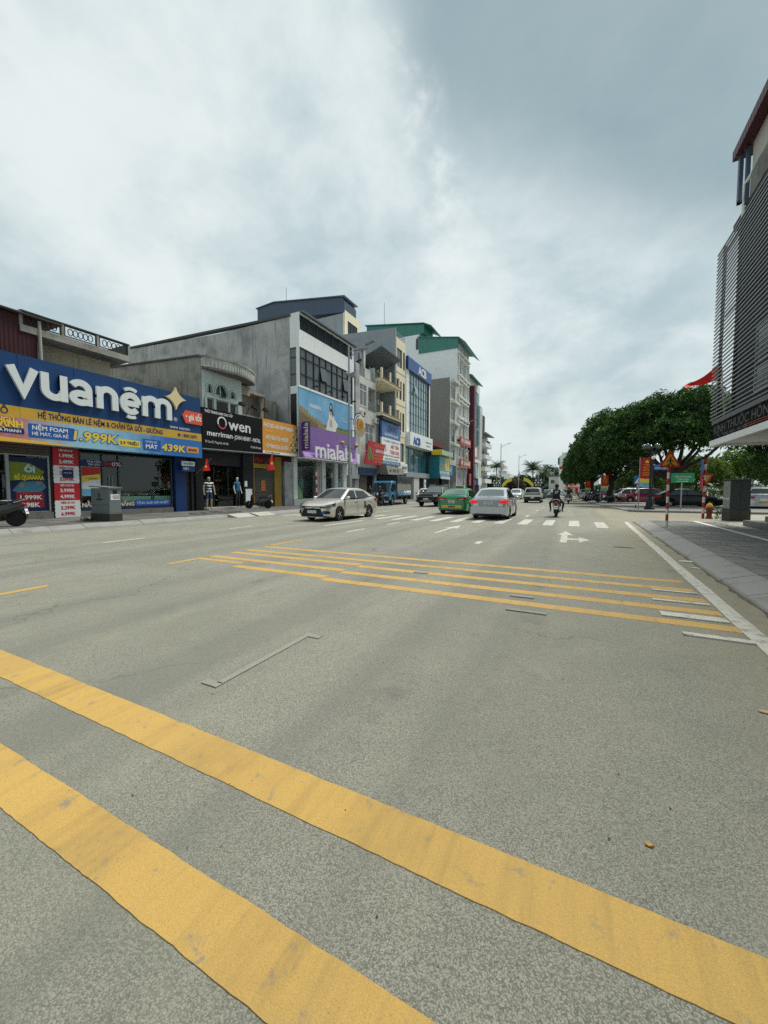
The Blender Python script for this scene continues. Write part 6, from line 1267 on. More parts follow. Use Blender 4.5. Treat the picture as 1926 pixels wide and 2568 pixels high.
# --- boxy white SUV driving away
BX_TOP = [(-2.05, .70), (-2.03, 1.12), (-1.9, 1.15), (0, 1.10), (.8, 1.10), (1.2, 1.08), (1.8, 1.02), (2.05, .80)]
vs_ = car('suv', 'boxy white suv with black lower bumper driving away in the middle lane', 'car', (-4.05, 46.2, 0), R(91), 4.1, 1.80, 1.64, BX_TOP, [(1.05, 1.09), (.55, 1.56), (0, 1.64), (-1.0, 1.64), (-1.75, 1.60), (-1.98, 1.13)], whp, (1.3, -1.28), .36, .22, lower=blackp, lowh=.34, wroof=.80)
fpanel(vs_, 'rear_glass_panel', car_glass, False, [(-.70, 1.16), (.70, 1.16), (.62, 1.52), (-.62, 1.52)], .05, 1.99); fpanel(vs_, 'tail_bar', black, False, rect(-.80, .80, .92, 1.02), .03); fpanel(vs_, 'lower_bumper', black, False, rect(-.84, .84, .26, .66), .05); plate(vs_, False, .58, '30L-128.35', w=.34, h=.16, th=.06)
# --- three more cars down the street
def simple(label, x, y, rz, pm, kind='sed', front=None, wsc=None):
    if kind == 'sed': q = sedan('car', label, (x, y, 0), rz, pm, wscreen=wsc)
    else: q = car('car', label, 'car', (x, y, 0), rz, 4.4, 1.82, 1.60, SU_TOP, SU_GH, pm, (1.33, -1.38), .34, .2, wscreen=wsc)
    wrap(q, 'headlight', lampw, True, .55, .42, (.62, .72), (.68, .80)); wrap(q, 'tail_light', tailr, False, .5, .34, (.82, .95), (.84, .97)); fpanel(q, 'grille', black, True, [(-.5, .3), (.5, .3), (.58, .55), (-.58, .55)]); plate(q, True, .44, '30A-512.66'); plate(q, False, .72, '30F-661.20', w=.34, h=.16)
    return q
simple('white hatchback coming past the silver sedan further down the street', -8.0, 62.6, R(-90), whp, 'su', wsc=car_glass_l)
simple('pale saloon farthest down the street before the yellow arch', -10.2, 85.5, R(-90), paint('pale_silver_paint', (.55, .56, .55), .3, .3), 'sed', wsc=car_glass_l)
simple('dark teal sedan driving away beyond the boxy white suv', -3.6, 66.5, R(91), paint('teal_car_paint', (.03, .07, .08), .25))
# --- parked cars beyond the side street
simple('black sedan parked broadside beneath the big trees beyond the side street', 7.9, 37.8, R(6), blk, 'sed')
q = simple('silver hatchback with yellow number plate driving into the side street', 11.9, 36.6, R(78), silv, 'su'); plate(q, False, .56, '30H-118.42', mat('plate_yellow', (.62, .42, .06), .5), th=.03)
simple('dark red hatchback parked between the white car and the black sedan', 6.3, 49.3, R(200), paint('red_car_paint', (.22, .012, .03), .25), 'su')
simple('white crossover parked beside the nearest tree trunk', 5.1, 49.2, R(195), whp, 'su')
simple('pale hatchback parked farthest along the tree lined kerb', 1.6, 66.5, R(88), paint('grey_white_paint', (.50, .52, .52), .3), 'su')
simple('dark sedan parked in shade next to the parked motorbikes', 4.0, 58.0, R(60), paint('dark_grey_paint', (.05, .055, .06), .3), 'sed')
simple('silver car parked in shade behind the motorbikes', 6.2, 62.0, R(95), silv, 'su')

# --- blue delivery truck
tk = thing('delivery_truck', 'blue light truck with tarpaulin covered cargo bed at the far kerb', 'truck', (0, 0, 0))
tblue = paint('truck_blue', (.008, .16, .30), .3)
cabp = [(2.55, .42), (2.60, .75), (2.52, 1.08), (2.05, 1.86), (1.90, 1.97), (1.10, 1.99), (1.0, 1.9), (1.0, .55), (1.35, .55), (1.45, .80), (1.75, .92), (2.05, .80), (2.15, .55), (2.2, .42)]
MB().prism(cabp, 'y', -.83, .83).build('cab', tblue, tk, 25, bevel=.05)
for s_ in (1, -1):
    y = s_ * .838; b = MB(); q = [(2.36, 1.12), (2.02, 1.74), (1.28, 1.76), (1.25, 1.12)]; b.prism(q, 'y', y - .008, y + .008); b.build('side_window', car_glass, tk); MB().box(1.18, 1.21, y - .006, y + .006, .6, 1.85).build('door_seam', blackp, tk); MB().box(1.28, 1.44, y - .01, y + .02, 1.0, 1.04).build('door_handle', blackp, tk)
    MB().ball((2.35, s_ * 1.0, 1.25), (.05, .10, .16), 8, 6).build('mirror', blackp, tk, 50); fp = MB(); fp.box(2.585 if s_ else 0, 2.625, s_ * .60 - .16, s_ * .60 + .16, .72, .94); fp.build('headlight', lampw, tk, bevel=.02)
wsx = MB(); wsx.prism([(2.52, 1.12), (2.10, 1.80), (2.13, 1.82), (2.55, 1.14)], 'y', -.72, .72); wsx.build('windscreen', car_glass, tk); MB().box(2.59, 2.64, -.82, .82, .38, .60).build('bumper', mat('truck_blue_dark', (.02, .09, .15), .5), tk, bevel=.02); MB().box(2.595, 2.62, -.40, .40, .64, .74).build('grille', blackp, tk); MB().box(2.64, 2.655, -.24, .24, .42, .54).build('number_plate', whiteb, tk)
for x in (.25, -.25): b = MB(); b.tube([(2.51, x, 1.18), (2.30, x + .42, 1.28)], .012, 5); b.build('wiper', black, tk)
MB().box(-2.55, .92, -.40, .40, .48, .64).build('chassis', black, tk); MB().box(-2.6, .90, -.86, .86, .70, .80).build('bed_floor', blackp, tk)
for s_ in (1, -1): MB().box(-2.6, .90, s_ * .86 - .025, s_ * .86 + .025, .80, 1.18).build('side_board', tblue, tk); MB().box(-2.58, .88, s_ * .87 - .03, s_ * .87 + .03, .94, .99).build('board_rib', mat('truck_blue_light', (.05, .22, .33), .4), tk)
MB().box(-2.63, -2.58, -.84, .84, .80, 1.18).build('tailgate', tblue, tk); MB().box(.93, .97, -.86, .86, .80, 2.42).build('headboard', blackp, tk)
tar_ = wallmat('tarpaulin_dark', (.035, .038, .04), (.01, .01, .01), .4, 3, .55, False, .5, 'Object'); b = MB(); n = 30; rnd = random.Random(3); rows_ = []
for k in range(n + 1):
    x = .95 - 3.55 * k / n; f = math.sin(k * 1.9) * .018 + rnd.uniform(-.012, .012); zt = 2.44 - .05 * math.sin(math.pi * (k % 6) / 6)
    rows_.append([(x, .90 + f, 1.78 + .12 * (k % 3 == 0)), (x, .90 + f * 1.5, 2.15), (x, .86, zt), (x, 0, zt + .06), (x, -.86, zt), (x, -.90 - f * 1.5, 2.15), (x, -.90 - f, 1.78 + .12 * (k % 3 == 1))])
b.loft(rows_, False, False); b.build('tarpaulin', tar_, tk, 60); b = MB(); b.box(-2.6, -2.57, -.88, .88, 1.18, 2.42); b.build('tarpaulin_back', tar_, tk)
for s_ in (1, -1): MB().box(-2.58, .92, s_ * .87 - .012, s_ * .87 + .012, 1.18, 1.95).build('cargo_panel', wallmat('cargo_grey', (.26, .25, .22), (.12, .12, .11), .4, 2, .7, False, .1, 'Object'), tk)
wheel_set(tk, (1.75, -1.55), .70, .35, .2, steel, 6, 'truck'); tk.location = (-15.65, 33.3, 0); tk.rotation_euler[2] = R(-86); tk.scale = (1.12, 1.1, 1.12)

# ------------------------------------------------------------------ motorbikes
def scooter(name, label, loc, rz, bodym, plate_txt=None, rz_fork=0.0, seatm=None, group=None, big=1.0, stand=True):
    t = thing(name, label, 'motorbike', (0, 0, 0), group); r_ = .26
    for nm, x in (('front_wheel', .64), ('rear_wheel', -.60)):
        w_ = MB(); w_.lathe([(r_ * .66, -.045), (r_ * .93, -.05), (r_, -.02), (r_, .02), (r_ * .93, .05), (r_ * .66, .045)], (x, 0, r_), 20, 'y'); wo_ = w_.build(nm, rubber, t, 40)
        rr_ = MB(); rr_.lathe([(r_ * .68, -.03), (r_ * .68, .03), (r_ * .60, .03), (r_ * .60, -.03), (r_ * .68, -.03)], (x, 0, r_), 20, 'y')
        for k in range(5): a = 2 * math.pi * k / 5; rr_.tube([(x, 0, r_), (x + r_ * .62 * math.cos(a), 0, r_ + r_ * .62 * math.sin(a))], .014, 5)
        rr_.build('rim', rimm, wo_)
    MB().tube([(.64, .06, .26), (.50, .06, .62), (.42, 0, .80)], .022, 8).build('fork', steel, t, 40); MB().tube([(.64, -.06, .26), (.50, -.06, .62), (.42, 0, .80)], .022, 8).build('fork', steel, t, 40)
    fd = MB(); fd.loft([[(.64 + .31 * math.cos(R(a)), y, .26 + .31 * math.sin(R(a))) for y in (-.06, 0, .06)] for a in range(15, 150, 15)], False, False); fd.build('front_mudguard', bodym, t, 60)
    fb = MB(); fb.loft([[(.46, -.02, .34), (.50, 0, .34), (.46, .02, .34), (.40, 0, .34)], [(.44, -.20, .50), (.56, 0, .52), (.44, .20, .50), (.34, 0, .50)], [(.40, -.19, .75), (.54, 0, .80), (.40, .19, .75), (.32, 0, .75)], [(.34, -.14, .98), (.44, 0, 1.02), (.34, .14, .98), (.28, 0, .98)], [(.30, -.06, 1.06), (.36, 0, 1.07), (.30, .06, 1.06), (.27, 0, 1.05)]]); fb.build('front_fairing', bodym, t, 40)
    hl = MB(); hl.ball((.42, 0, .95), (.05, .09, .06), 10, 7); hl.build('headlight', lampw, t, 60)
    MB().tube([(.22, -.34, 1.03), (.30, -.12, 1.06), (.32, 0, 1.05), (.30, .12, 1.06), (.22, .34, 1.03)], .014, 7).build('handlebar', blackp, t, 40)
    for s_ in (1, -1): MB().tube([(.29, s_ * .20, 1.06), (.31, s_ * .27, 1.24)], .007, 5).build('mirror_stem', black, t); MB().ball((.30, s_ * .29, 1.27), (.02, .07, .045), 8, 6).build('mirror', blackp, t, 50)
    bd = MB(); secs = [(.36, .07, .26, .36), (.15, .13, .24, .36), (-.10, .15, .26, .60), (-.35, .16, .34, .70), (-.60, .14, .48, .72), (-.82, .06, .62, .74)]
    bd.loft([[(x, -w, (a + c_) / 2), (x, -w * .7, a), (x, w * .7, a), (x, w, (a + c_) / 2), (x, w * .75, c_), (x, -w * .75, c_)] for x, w, a, c_ in secs]); bd.build('body', bodym, t, 40)
    st__ = MB(); st__.loft([[(x, -w, a), (x, w, a), (x, w * .8, a + .09), (x, -w * .8, a + .09)] for x, w, a in ((.02, .10, .64), (-.15, .15, .70), (-.40, .16, .72), (-.66, .14, .77), (-.76, .08, .80))]); st__.build('seat', seatm or mat('seat_vinyl', (.02, .02, .022), .55), t, 40, bevel=.015)
    MB().tube([(-.62, .16, .76), (-.84, .12, .84), (-.88, 0, .85), (-.84, -.12, .84), (-.62, -.16, .76)], .016, 6).build('grab_rail', chrome, t, 40)
    tl_ = MB(); tl_.ball((-.84, 0, .70), (.04, .09, .045), 10, 6); tl_.build('tail_light', tailr, t, 50)
    rm_ = MB(); rm_.loft([[(-.60 + .30 * math.cos(R(a)), y, .26 + .30 * math.sin(R(a))) for y in (-.06, 0, .06)] for a in range(60, 200, 20)], False, False); rm_.build('rear_mudguard', blackp, t, 60)
    pl = MB(); pl.prism([(-.90, .40), (-.86, .56), (-.85, .56), (-.89, .40)], 'y', -.09, .09); po_ = pl.build('number_plate', whiteb, t)
    if plate_txt: txt(plate_txt, .06, (-.893, 0, .46), R(-90), black_t, po_, w=.14, ext=.001)
    MB().tube([(-.05, -.16, .24), (-.45, -.18, .27), (-.72, -.18, .36)], [.03, .05, .05], 8).build('exhaust', steel, t, 40); MB().box(-.3, .12, -.12, .12, .18, .34).build('engine', blackp, t, bevel=.03); stand and MB().tube([(-.1, .12, .2), (-.16, .20, .02)], .012, 5).build('stand', steel, t)
    t.scale = (big, big, big); t.location = loc; t.rotation_euler = (0, 0, rz); return t
sc1 = scooter('scooter', 'black scooter parked before the clothing shop with its tail to the road', (-18.7, 19.1, .152), R(208), paint('scooter_black', (.015, .016, .018), .3), '29S')
sc1.rotation_euler[0] = R(5)
sc2 = scooter('scooter', 'black scooter with pale striped seat parked beside the mattress price board', (-17.1, 5.55, .152), R(228), MATS['scooter_black'], '29-AC', big=1.05)
for k in range(3): MB().prism([(.0 - .22 * k, .80), (-.12 - .22 * k, .82), (-.12 - .22 * k, .835), (.0 - .22 * k, .815)], 'y', -.15, .15).build('seat_stripe', whiteb, sc2)

# ------------------------------------------------------------------ people and mannequins
def figure(name, joints, edges, radii, root, paint_by, parent=None, sub=2):
    """one continuous body grown round a skeleton; paint_by(face centre) gives the material slot"""
    me = bpy.data.meshes.new(name); keys = list(joints); idx = {k: i for i, k in enumerate(keys)}
    me.from_pydata([joints[k] for k in keys], [(idx[a], idx[b]) for a, b in edges], [])
    o = bpy.data.objects.new(name, me); COL.objects.link(o)
    sk = o.modifiers.new('skin', 'SKIN'); sk.use_smooth_shade = True; sk.branch_smoothing = .3
    for i, k in enumerate(keys):
        r_ = radii[k]; d = me.skin_vertices[0].data[i]; d.radius = r_ if isinstance(r_, tuple) else (r_, r_); d.use_root = (k == root)
    ss = o.modifiers.new('sub', 'SUBSURF'); ss.levels = sub; ss.render_levels = sub
    dg = bpy.context.evaluated_depsgraph_get(); ev = o.evaluated_get(dg); m2 = bpy.data.meshes.new_from_object(ev)
    bpy.data.objects.remove(o); m2.name = name
    mats = []; sel = []
    for p in m2.polygons:
        m_ = paint_by(p.center)
        if m_ not in mats: mats.append(m_)
        sel.append(mats.index(m_)); p.use_smooth = True
    m2.materials.clear()
    for m_ in mats: m2.materials.append(m_)
    for p, k in zip(m2.polygons, sel): p.material_index = k
    return link(name, m2, parent)
BODY_E = [('pel', 'abd'), ('abd', 'che'), ('che', 'neck'), ('neck', 'head0'), ('head0', 'head1')] + [e for s_ in 'LR' for e in ((('che', 'sh' + s_), ('sh' + s_, 'el' + s_), ('el' + s_, 'wr' + s_), ('wr' + s_, 'ha' + s_), ('pel', 'hip' + s_), ('hip' + s_, 'kn' + s_), ('kn' + s_, 'an' + s_), ('an' + s_, 'toe' + s_)))]
BODY_R = dict(pel=(.13, .11), abd=(.12, .095), che=(.15, .11), neck=.05, head0=(.075, .085), head1=(.07, .08))
for s_ in 'LR': BODY_R.update({'sh' + s_: .062, 'el' + s_: .043, 'wr' + s_: .03, 'ha' + s_: .028, 'hip' + s_: .085, 'kn' + s_: .058, 'an' + s_: .038, 'toe' + s_: .034})
def hand(parent, p, d, side, m, curl=.5):
    """palm with four bent fingers and a thumb leaving its side"""
    p = Vector(p); d = Vector(d).normalized(); n_ = Vector(side).normalized(); c_ = d.cross(n_).normalized(); b = MB()
    b.tube([p - d * .01, p + d * .045, p + d * .08], [.022, .030, .028], 8)
    for k in range(4):
        o_ = p + d * .075 + c_ * (-.024 + .016 * k); L = (.062, .072, .068, .052)[k]
        b.tube([o_, o_ + d * L * .5 + n_ * L * .12 * curl, o_ + d * L * (.9 - .3 * curl) + n_ * L * .55 * curl], [.0085, .008, .006], 6)
    o_ = p + d * .03 - c_ * .028; b.tube([o_, o_ - c_ * .02 + d * .022, o_ - c_ * .024 + d * .05 + n_ * .012], [.010, .009, .007], 6)
    return b.build('hand', m, parent, 50)
def standing(name, label, cat, loc, rz, shirt, trousers, skin, hair=None, h=1.0, sleeve=.42, legs=.0, shoe=None, group=None, arms=.0, short=None, stripes=None):
    J = dict(pel=(0, 0, .95), abd=(0, 0, 1.12), che=(0, 0, 1.34), neck=(0, 0, 1.50), head0=(.015, 0, 1.60), head1=(.02, 0, 1.72))
    for s_, y in (('L', 1), ('R', -1)):
        J.update({'sh' + s_: (0, y * .185, 1.42), 'el' + s_: (-.02 + arms * .05, y * .27, 1.15), 'wr' + s_: (.05 + arms * .1, y * .28, .92), 'ha' + s_: (.06 + arms * .1, y * .28, .885), 'hip' + s_: (0, y * .095, .90), 'kn' + s_: (.025, y * .11, .50), 'an' + s_: (0, y * .12, .08), 'toe' + s_: (.15, y * .145, .035)})
    t = thing(name, label, cat, (0, 0, 0), group)
    def pb_(c):
        ay = abs(c.y)
        if c.z > 1.50: return hair if (hair and (c.z > 1.70 or (c.x < -.01 and c.z > 1.56))) else skin
        if ay > .20 and c.z < 1.42 - sleeve * .5: return skin
        if c.z > .93:
            if stripes and int((c.z * 14)) % 2: return stripes
            return shirt
        if short and c.z < short: return skin
        if c.z < .07 and shoe: return shoe
        return trousers
    figure('body', J, BODY_E, BODY_R, 'pel', pb_, t)
    # nose, ears and jaw give the head its front
    f = MB(); f.ball((.098, 0, 1.655), (.018, .013, .026), 8, 6); f.build('nose', skin, t, 60)
    for y in (1, -1): MB().ball((.01, y * .078, 1.66), (.016, .010, .030), 8, 6).build('ear', skin, t, 60); hand(t, (.06 + arms * .1, y * .28, .90), (.25, 0, -1), (1, 0, .2), skin)
    t.scale = (h, h, h); t.location = loc; t.rotation_euler[2] = rz; return t
mq = mat('mannequin_white', (.62, .62, .58), .35); mqg = mat('mannequin_tan', (.42, .36, .24), .4); jean = mat('jeans_dark', (.03, .035, .045), .9); polo = wallmat('polo_blue', (.03, .14, .24), (.02, .09, .16), .3, 6, .9, False, .1, 'Object')
standing('mannequin', 'shop mannequin in blue polo shirt and dark trousers before the clothing shop', 'mannequin', (-19.6, 18.15, .28), R(8), polo, jean, mq, h=1.12, sleeve=.36)
standing('mannequin', 'shop mannequin in striped shirt and blue shorts before the clothing shop', 'mannequin', (-19.55, 15.95, .20), R(-15), mat('stripe_dark', (.03, .035, .05), .9), mat('shorts_blue', (.05, .08, .13), .9), mqg, h=1.14, sleeve=.36, short=.55, stripes=whiteb)
lg = mat('pale_loungewear', (.34, .42, .42), .85)
standing('mannequin', 'pale mannequin in two piece loungewear nearest the window edge of the purple shop', 'mannequin', (-20.95, 25.75, .68), R(-10), mat('top_dark', (.10, .13, .13), .85), lg, mat('mannequin_grey', (.40, .46, .46), .4), h=1.12, sleeve=.1)
standing('mannequin', 'pale mannequin in long sleeved pyjamas behind the purple shop window', 'mannequin', (-20.95, 26.35, .68), R(5), lg, lg, MATS['mannequin_grey'], h=1.12, sleeve=1.0)
standing('mannequin', 'mannequin in dark top half hidden at the purple shop window pillar', 'mannequin', (-21.3, 25.2, .68), R(-10), MATS['top_dark'], lg, MATS['mannequin_grey'], h=1.1, sleeve=.3)
skin_ = mat('skin', (.36, .22, .15), .6); hair_ = mat('black_hair', (.012, .011, .011), .6)
standing('person', 'person in dark blue jacket standing on the pavement before the bank', 'person', (-18.9, 51.0, .15), R(-60), mat('jacket_blue', (.03, .06, .13), .9), jean, skin_, hair_, sleeve=1.0, shoe=blackp, h=.98)
standing('person', 'person in brown top on the pavement behind the champagne sedan', 'person', (-17.6, 32.6, .15), R(-90), mat('top_brown', (.22, .10, .05), .9), jean, skin_, hair_, sleeve=.9, shoe=blackp, h=.95)
def rider(label, loc, rz, shirt, sleeve_m, trousers, bike_label, bodym, helmet=None, hairm=None, plate_=None, big=1.06):
    b_ = scooter('motorbike', bike_label, loc, rz, bodym, plate_, big=big, stand=False)
    t = thing('person', label, 'person', (0, 0, 0)); J = dict(pel=(-.28, 0, .84), abd=(-.26, 0, 1.00), che=(-.20, 0, 1.20), neck=(-.14, 0, 1.34), head0=(-.10, 0, 1.42), head1=(-.08, 0, 1.52))
    for s_, y in (('L', 1), ('R', -1)):
        J.update({'sh' + s_: (-.18, y * .215, 1.27), 'el' + s_: (-.03, y * .37, 1.08), 'wr' + s_: (.20, y * .33, 1.07), 'ha' + s_: (.235, y * .33, 1.065), 'hip' + s_: (-.24, y * .13, .80), 'kn' + s_: (.14, y * .31, .66), 'an' + s_: (.02, y * .25, .30), 'toe' + s_: (.16, y * .30, .25)})
    def pb_(c):
        if c.z > 1.335 and abs(c.y) < .13: return hairm if (hairm and (c.z > 1.46 or c.x < -.11)) else skin_
        if abs(c.y) > .255 and c.x > .06 and c.z > .95: return skin_
        if abs(c.y) > .17 and c.z > 1.0: return sleeve_m
        if c.z > .90 and c.x < .0: return shirt
        if c.z < .36: return blackp if c.x > -.02 and c.z < .30 else skin_
        return trousers
    figure('body', J, BODY_E, dict(BODY_R, che=(.19, .13), abd=(.15, .11), pel=(.15, .12)), 'pel', pb_, t)
    for y in (1, -1): hand(t, (.19, y * .315, 1.07), (.6, 0, -.3), (-.3, 0, -1), skin_, .95); MB().ball((-.09, y * .078, 1.45), (.016, .010, .03), 8, 6).build('ear', skin_, t, 60)
    MB().ball((-.005, 0, 1.45), (.016, .013, .022), 8, 6).build('nose', skin_, t, 60)
    if helmet: hm = MB(); hm.ball((-.09, 0, 1.50), (.135, .115, .12), 14, 9); hm.build('helmet', helmet, t, 60)
    if hairm: hm = MB(); hm.ball((-.105, 0, 1.505), (.105, .092, .10), 12, 8); hm.build('hair', hairm, t, 60)
    t.scale = (big, big, big); t.location = loc; t.rotation_euler[2] = rz; return t, b_
bt = mat('tshirt_black', (.02, .021, .024), .9); p1_, b1_ = rider('rider in black and white shirt with dark hair on the nearer motorbike', (-.80, 21.75, 0), R(90), bt, mat('sleeve_white', (.62, .64, .66), .9), jean, 'motorbike carrying the rider in black and white shirt', paint('moto_dark', (.02, .02, .022), .35), None, hair_, '29-L5')
txt('27', .16, (-.345, 0, 1.13), R(-90), MATS['sleeve_white'], p1_, w=.17, ext=.002, bold=.006)
rider('rider in black jacket and helmet on the farther motorbike', (-.50, 43.3, 0), R(90), bt, bt, jean, 'motorbike carrying the rider in black jacket and helmet', MATS['moto_dark'], mat('helmet_dark', (.03, .03, .035), .3), None, '29')
rider('rider in pale helmet waiting at the kerb behind the champagne sedan', (-15.0, 29.4, 0), R(-88), mat('jacket_dark', (.04, .045, .06), .9), MATS['jacket_dark'], jean, 'scooter waiting at the kerb behind the champagne sedan', MATS['moto_dark'], mat('helmet_black', (.02, .025, .03), .25))
# parked motorbikes under the trees
red_b = paint('moto_red', (.20, .02, .02), .3); blue_b = paint('moto_blue', (.02, .04, .12), .3)
for k, (x, y, rz, m, lb) in enumerate(((2.9, 46.4, 20, MATS['moto_dark'], 'dark motorbike parked right beside the nearest tree trunk'), (3.1, 48.0, 25, red_b, 'red motorbike parked just beyond the tree trunk'), (1.9, 48.2, 15, MATS['scooter_black'], 'black scooter parked nose to the kerb before the second banner'), (2.2, 50.2, 22, blue_b, 'dark blue motorbike parked behind the black scooter'), (2.0, 52.4, 12, MATS['moto_dark'], 'dark motorbike fifth in the row under the trees'), (1.8, 54.5, 18, red_b, 'red motorbike farthest in the row under the trees'))):
    s_ = scooter('parked_motorbike', lb, (x, y, .12), R(180 + rz), m, group='motorbikes parked under the trees', big=1.05)

# ================================================================== street furniture
ringr = mat('pole_red', (.36, .02, .025), .55); ringw = mat('pole_white', (.58, .57, .52), .55)
def banded_pole(parent, x, y, z0, z1, r_, n, first='w'):
    h = (z1 - z0) / n
    for k in range(n):
        w_ = (k % 2 == 0) == (first == 'w'); b = MB(); b.lathe([(r_, 0), (r_, h - .001)], (x, y, z0 + k * h), 14); b.build('band', ringw if w_ else ringr, parent, 40)
sgn = thing('warning_sign', 'triangular yellow pedestrian warning sign on a red and white pole at the corner', 'sign', (2.85, 15.95, .12)); banded_pole(sgn, 2.85, 15.95, .12, 2.16, .042, 10)
def tri(cx, cz, s_): return [(cx - s_, cz - s_ * .577), (cx + s_, cz - s_ * .577), (cx, cz + s_ * 1.155)]
FA = R(12)
def rtri(cx, cz, s_, r_):
    P = []
    for k, (px_, pz_) in enumerate(tri(cx, cz, s_)):
        a0 = (210, 330, 90)[k]; cx_, cz_ = px_ - 2 * r_ * math.cos(R(a0)), pz_ - 2 * r_ * math.sin(R(a0))
        for j in range(-3, 4): P.append((cx_ + r_ * math.cos(R(a0 + j * 20)), cz_ + r_ * math.sin(R(a0 + j * 20))))
    return P
flat('sign_plate', rtri(0, .19, .335, .04), (2.86, 15.88, 2.13), FA, mat('sign_red', (.42, .03, .02), .5), sgn, .012); flat('sign_face', rtri(0, .19, .235, .025), (2.86, 15.866, 2.13), FA, mat('sign_amber', (.66, .30, .02), .5), sgn, .006)
wk = MB()
def walker(loc, face, s_, m, parent, dz=0):
    J_ = [[(0, .30), (.01, .16)], [(.01, .17), (.07, .06), (.13, 0)], [(.01, .17), (-.03, .08), (-.10, .0)], [(0, .28), (.07, .22), (.11, .17)], [(0, .28), (-.07, .23), (-.10, .17)]]
    for i, st__ in enumerate(J_):
        pts = []; W_ = .05 if i == 0 else .030
        L_, Q_ = [], []
        for k, p in enumerate(st__):
            q = Vector(st__[min(k + 1, len(st__) - 1)]) - Vector(st__[max(k - 1, 0)]); n_ = Vector((-q.y, q.x)).normalized() * W_ / 2; L_.append(Vector(p) + n_); Q_.append(Vector(p) - n_)
        flat('pictogram', [(p.x * s_, p.y * s_) for p in L_ + Q_[::-1]], loc, face, m, parent, .004 + .0008 * i)
    flat('pictogram', circ(.01 * s_, .345 * s_, .032 * s_, 10), loc, face, m, parent, .004)
walker((2.862, 15.857, 2.165), FA, .82, black_t, sgn)
for k in range(3): flat('pictogram_bar', rect(-.17 + .02 * k, .17 - .02 * k, .03 + .03 * k, .04 + .03 * k), (2.86, 15.858, 2.13), FA, mat('dim_amber', (.35, .14, .02), .5), sgn, .003)
# second post with crossing, no-parking and give-way plates
p2s = thing('sign_post', 'red and white post carrying blue crossing plate, round no parking plate and triangle', 'sign', (5.05, 21.1, .12)); banded_pole(p2s, 5.05, 21.1, .12, 2.72, .05, 11, 'r')
FB = R(70)
flat('crossing_plate', rect(-.30, .30, -.32, .32), (4.93, 21.05, 2.37), FB, mat('sign_blue', (.02, .12, .40), .5), p2s, .012); flat('crossing_triangle', tri(0, -.03, .235), (4.91, 21.055, 2.37), FB, white_t, p2s, .005); walker((4.90, 21.06, 2.25), FB, .5, black_t, p2s)
flat('no_parking_plate', circ(0, 0, .33, 24), (4.93, 21.05, 1.70), FB, mat('sign_red2', (.50, .03, .05), .5), p2s, .012); flat('no_parking_face', circ(0, 0, .255, 24), (4.912, 21.056, 1.70), FB, mat('sign_blue2', (.05, .10, .42), .5), p2s, .005); flat('no_parking_bar', [(-.20, .15), (-.15, .20), (.20, -.15), (.15, -.20)], (4.907, 21.058, 1.70), FB, MATS['sign_red2'], p2s, .005)
flat('give_way_plate', [(0, -.30), (.30, .22), (-.30, .22)], (5.12, 21.12, 1.86), R(25), MATS['sign_red'], p2s, .01); flat('give_way_face', [(0, -.19), (.19, .14), (-.19, .14)], (5.117, 21.105, 1.87), R(25), MATS['sign_amber'], p2s, .004)
# hydrant
hy = thing('fire_hydrant', 'rusty red fire hydrant with yellow cap beside the sign post', 'hydrant', (5.3, 21.2, .12)); hyr = wallmat('hydrant_rust', (.24, .05, .03), (.10, .06, .03), .6, 8, .8, False, .2, 'Object')
MB().lathe([(.14, 0), (.14, .05), (.10, .07), (.09, .22), (.12, .26), (.12, .34), (.10, .38), (.10, .50)], (5.28, 21.18, .12), 16).build('barrel', hyr, hy, 40); MB().lathe([(.13, .50), (.13, .54), (.11, .60), (.06, .66), (.03, .68), (.03, .72)], (5.28, 21.18, .12), 16).build('cap', mat('hydrant_yellow', (.58, .36, .04), .6), hy, 40)
for a in (0, 120, 240): MB().tube([(5.28 + .09 * math.cos(R(a)), 21.18 + .09 * math.sin(R(a)), .54), (5.28 + .18 * math.cos(R(a)), 21.18 + .18 * math.sin(R(a)), .54)], .05, 10).build('outlet', hyr, hy, 40)
# electrical cabinets
ec = thing('electrical_cabinet', 'dark green grey electrical cabinet on mossy plinth at the corner', 'cabinet', (5.85, 20.3, .12)); cg = wallmat('cabinet_green', (.040, .055, .057), (.025, .032, .032), .4, 3, .6, False, .05); cg2 = wallmat('cabinet_pale_side', (.24, .26, .245), (.15, .16, .14), .5, 3, .7, False, .05)
def rotbox(name, m, parent, cx, cy, w, d, z0, z1, a, bev=.0):
    r_ = Vector((math.cos(a), math.sin(a), 0)); n_ = Vector((-math.sin(a), math.cos(a), 0)); c_ = Vector((cx, cy, 0)); b = MB()
    P = [c_ + r_ * sx_ * w / 2 + n_ * sy_ * d / 2 for sx_, sy_ in ((-1, -1), (1, -1), (1, 1), (-1, 1))]
    b.prism([(p.x, p.y) for p in P], 'z', z0, z1); return b.build(name, m, parent, bevel=bev)
EA = R(14)
rotbox('plinth', wallmat('mossy_plinth', (.075, .073, .064), (.035, .04, .03), .8, 4, .95, False), ec, 5.92, 20.32, .72, .50, .10, .58, EA); rotbox('body', cg, ec, 5.92, 20.32, .68, .46, .58, 1.76, EA); rotbox('roof', cg, ec, 5.92, 20.32, .76, .54, 1.76, 1.81, EA, .01); rotbox('side_door', cg2, ec, 5.58, 20.235, .012, .42, .62, 1.73, EA); rotbox('door_gap', blackp, ec, 5.975, 20.098, .012, .012, .62, 1.72, EA)
for k in range(4): pass
txt('EVN HÀ NỘI', .10, (5.567, 20.23, .98), R(-76), whiteb, ec, w=.36)
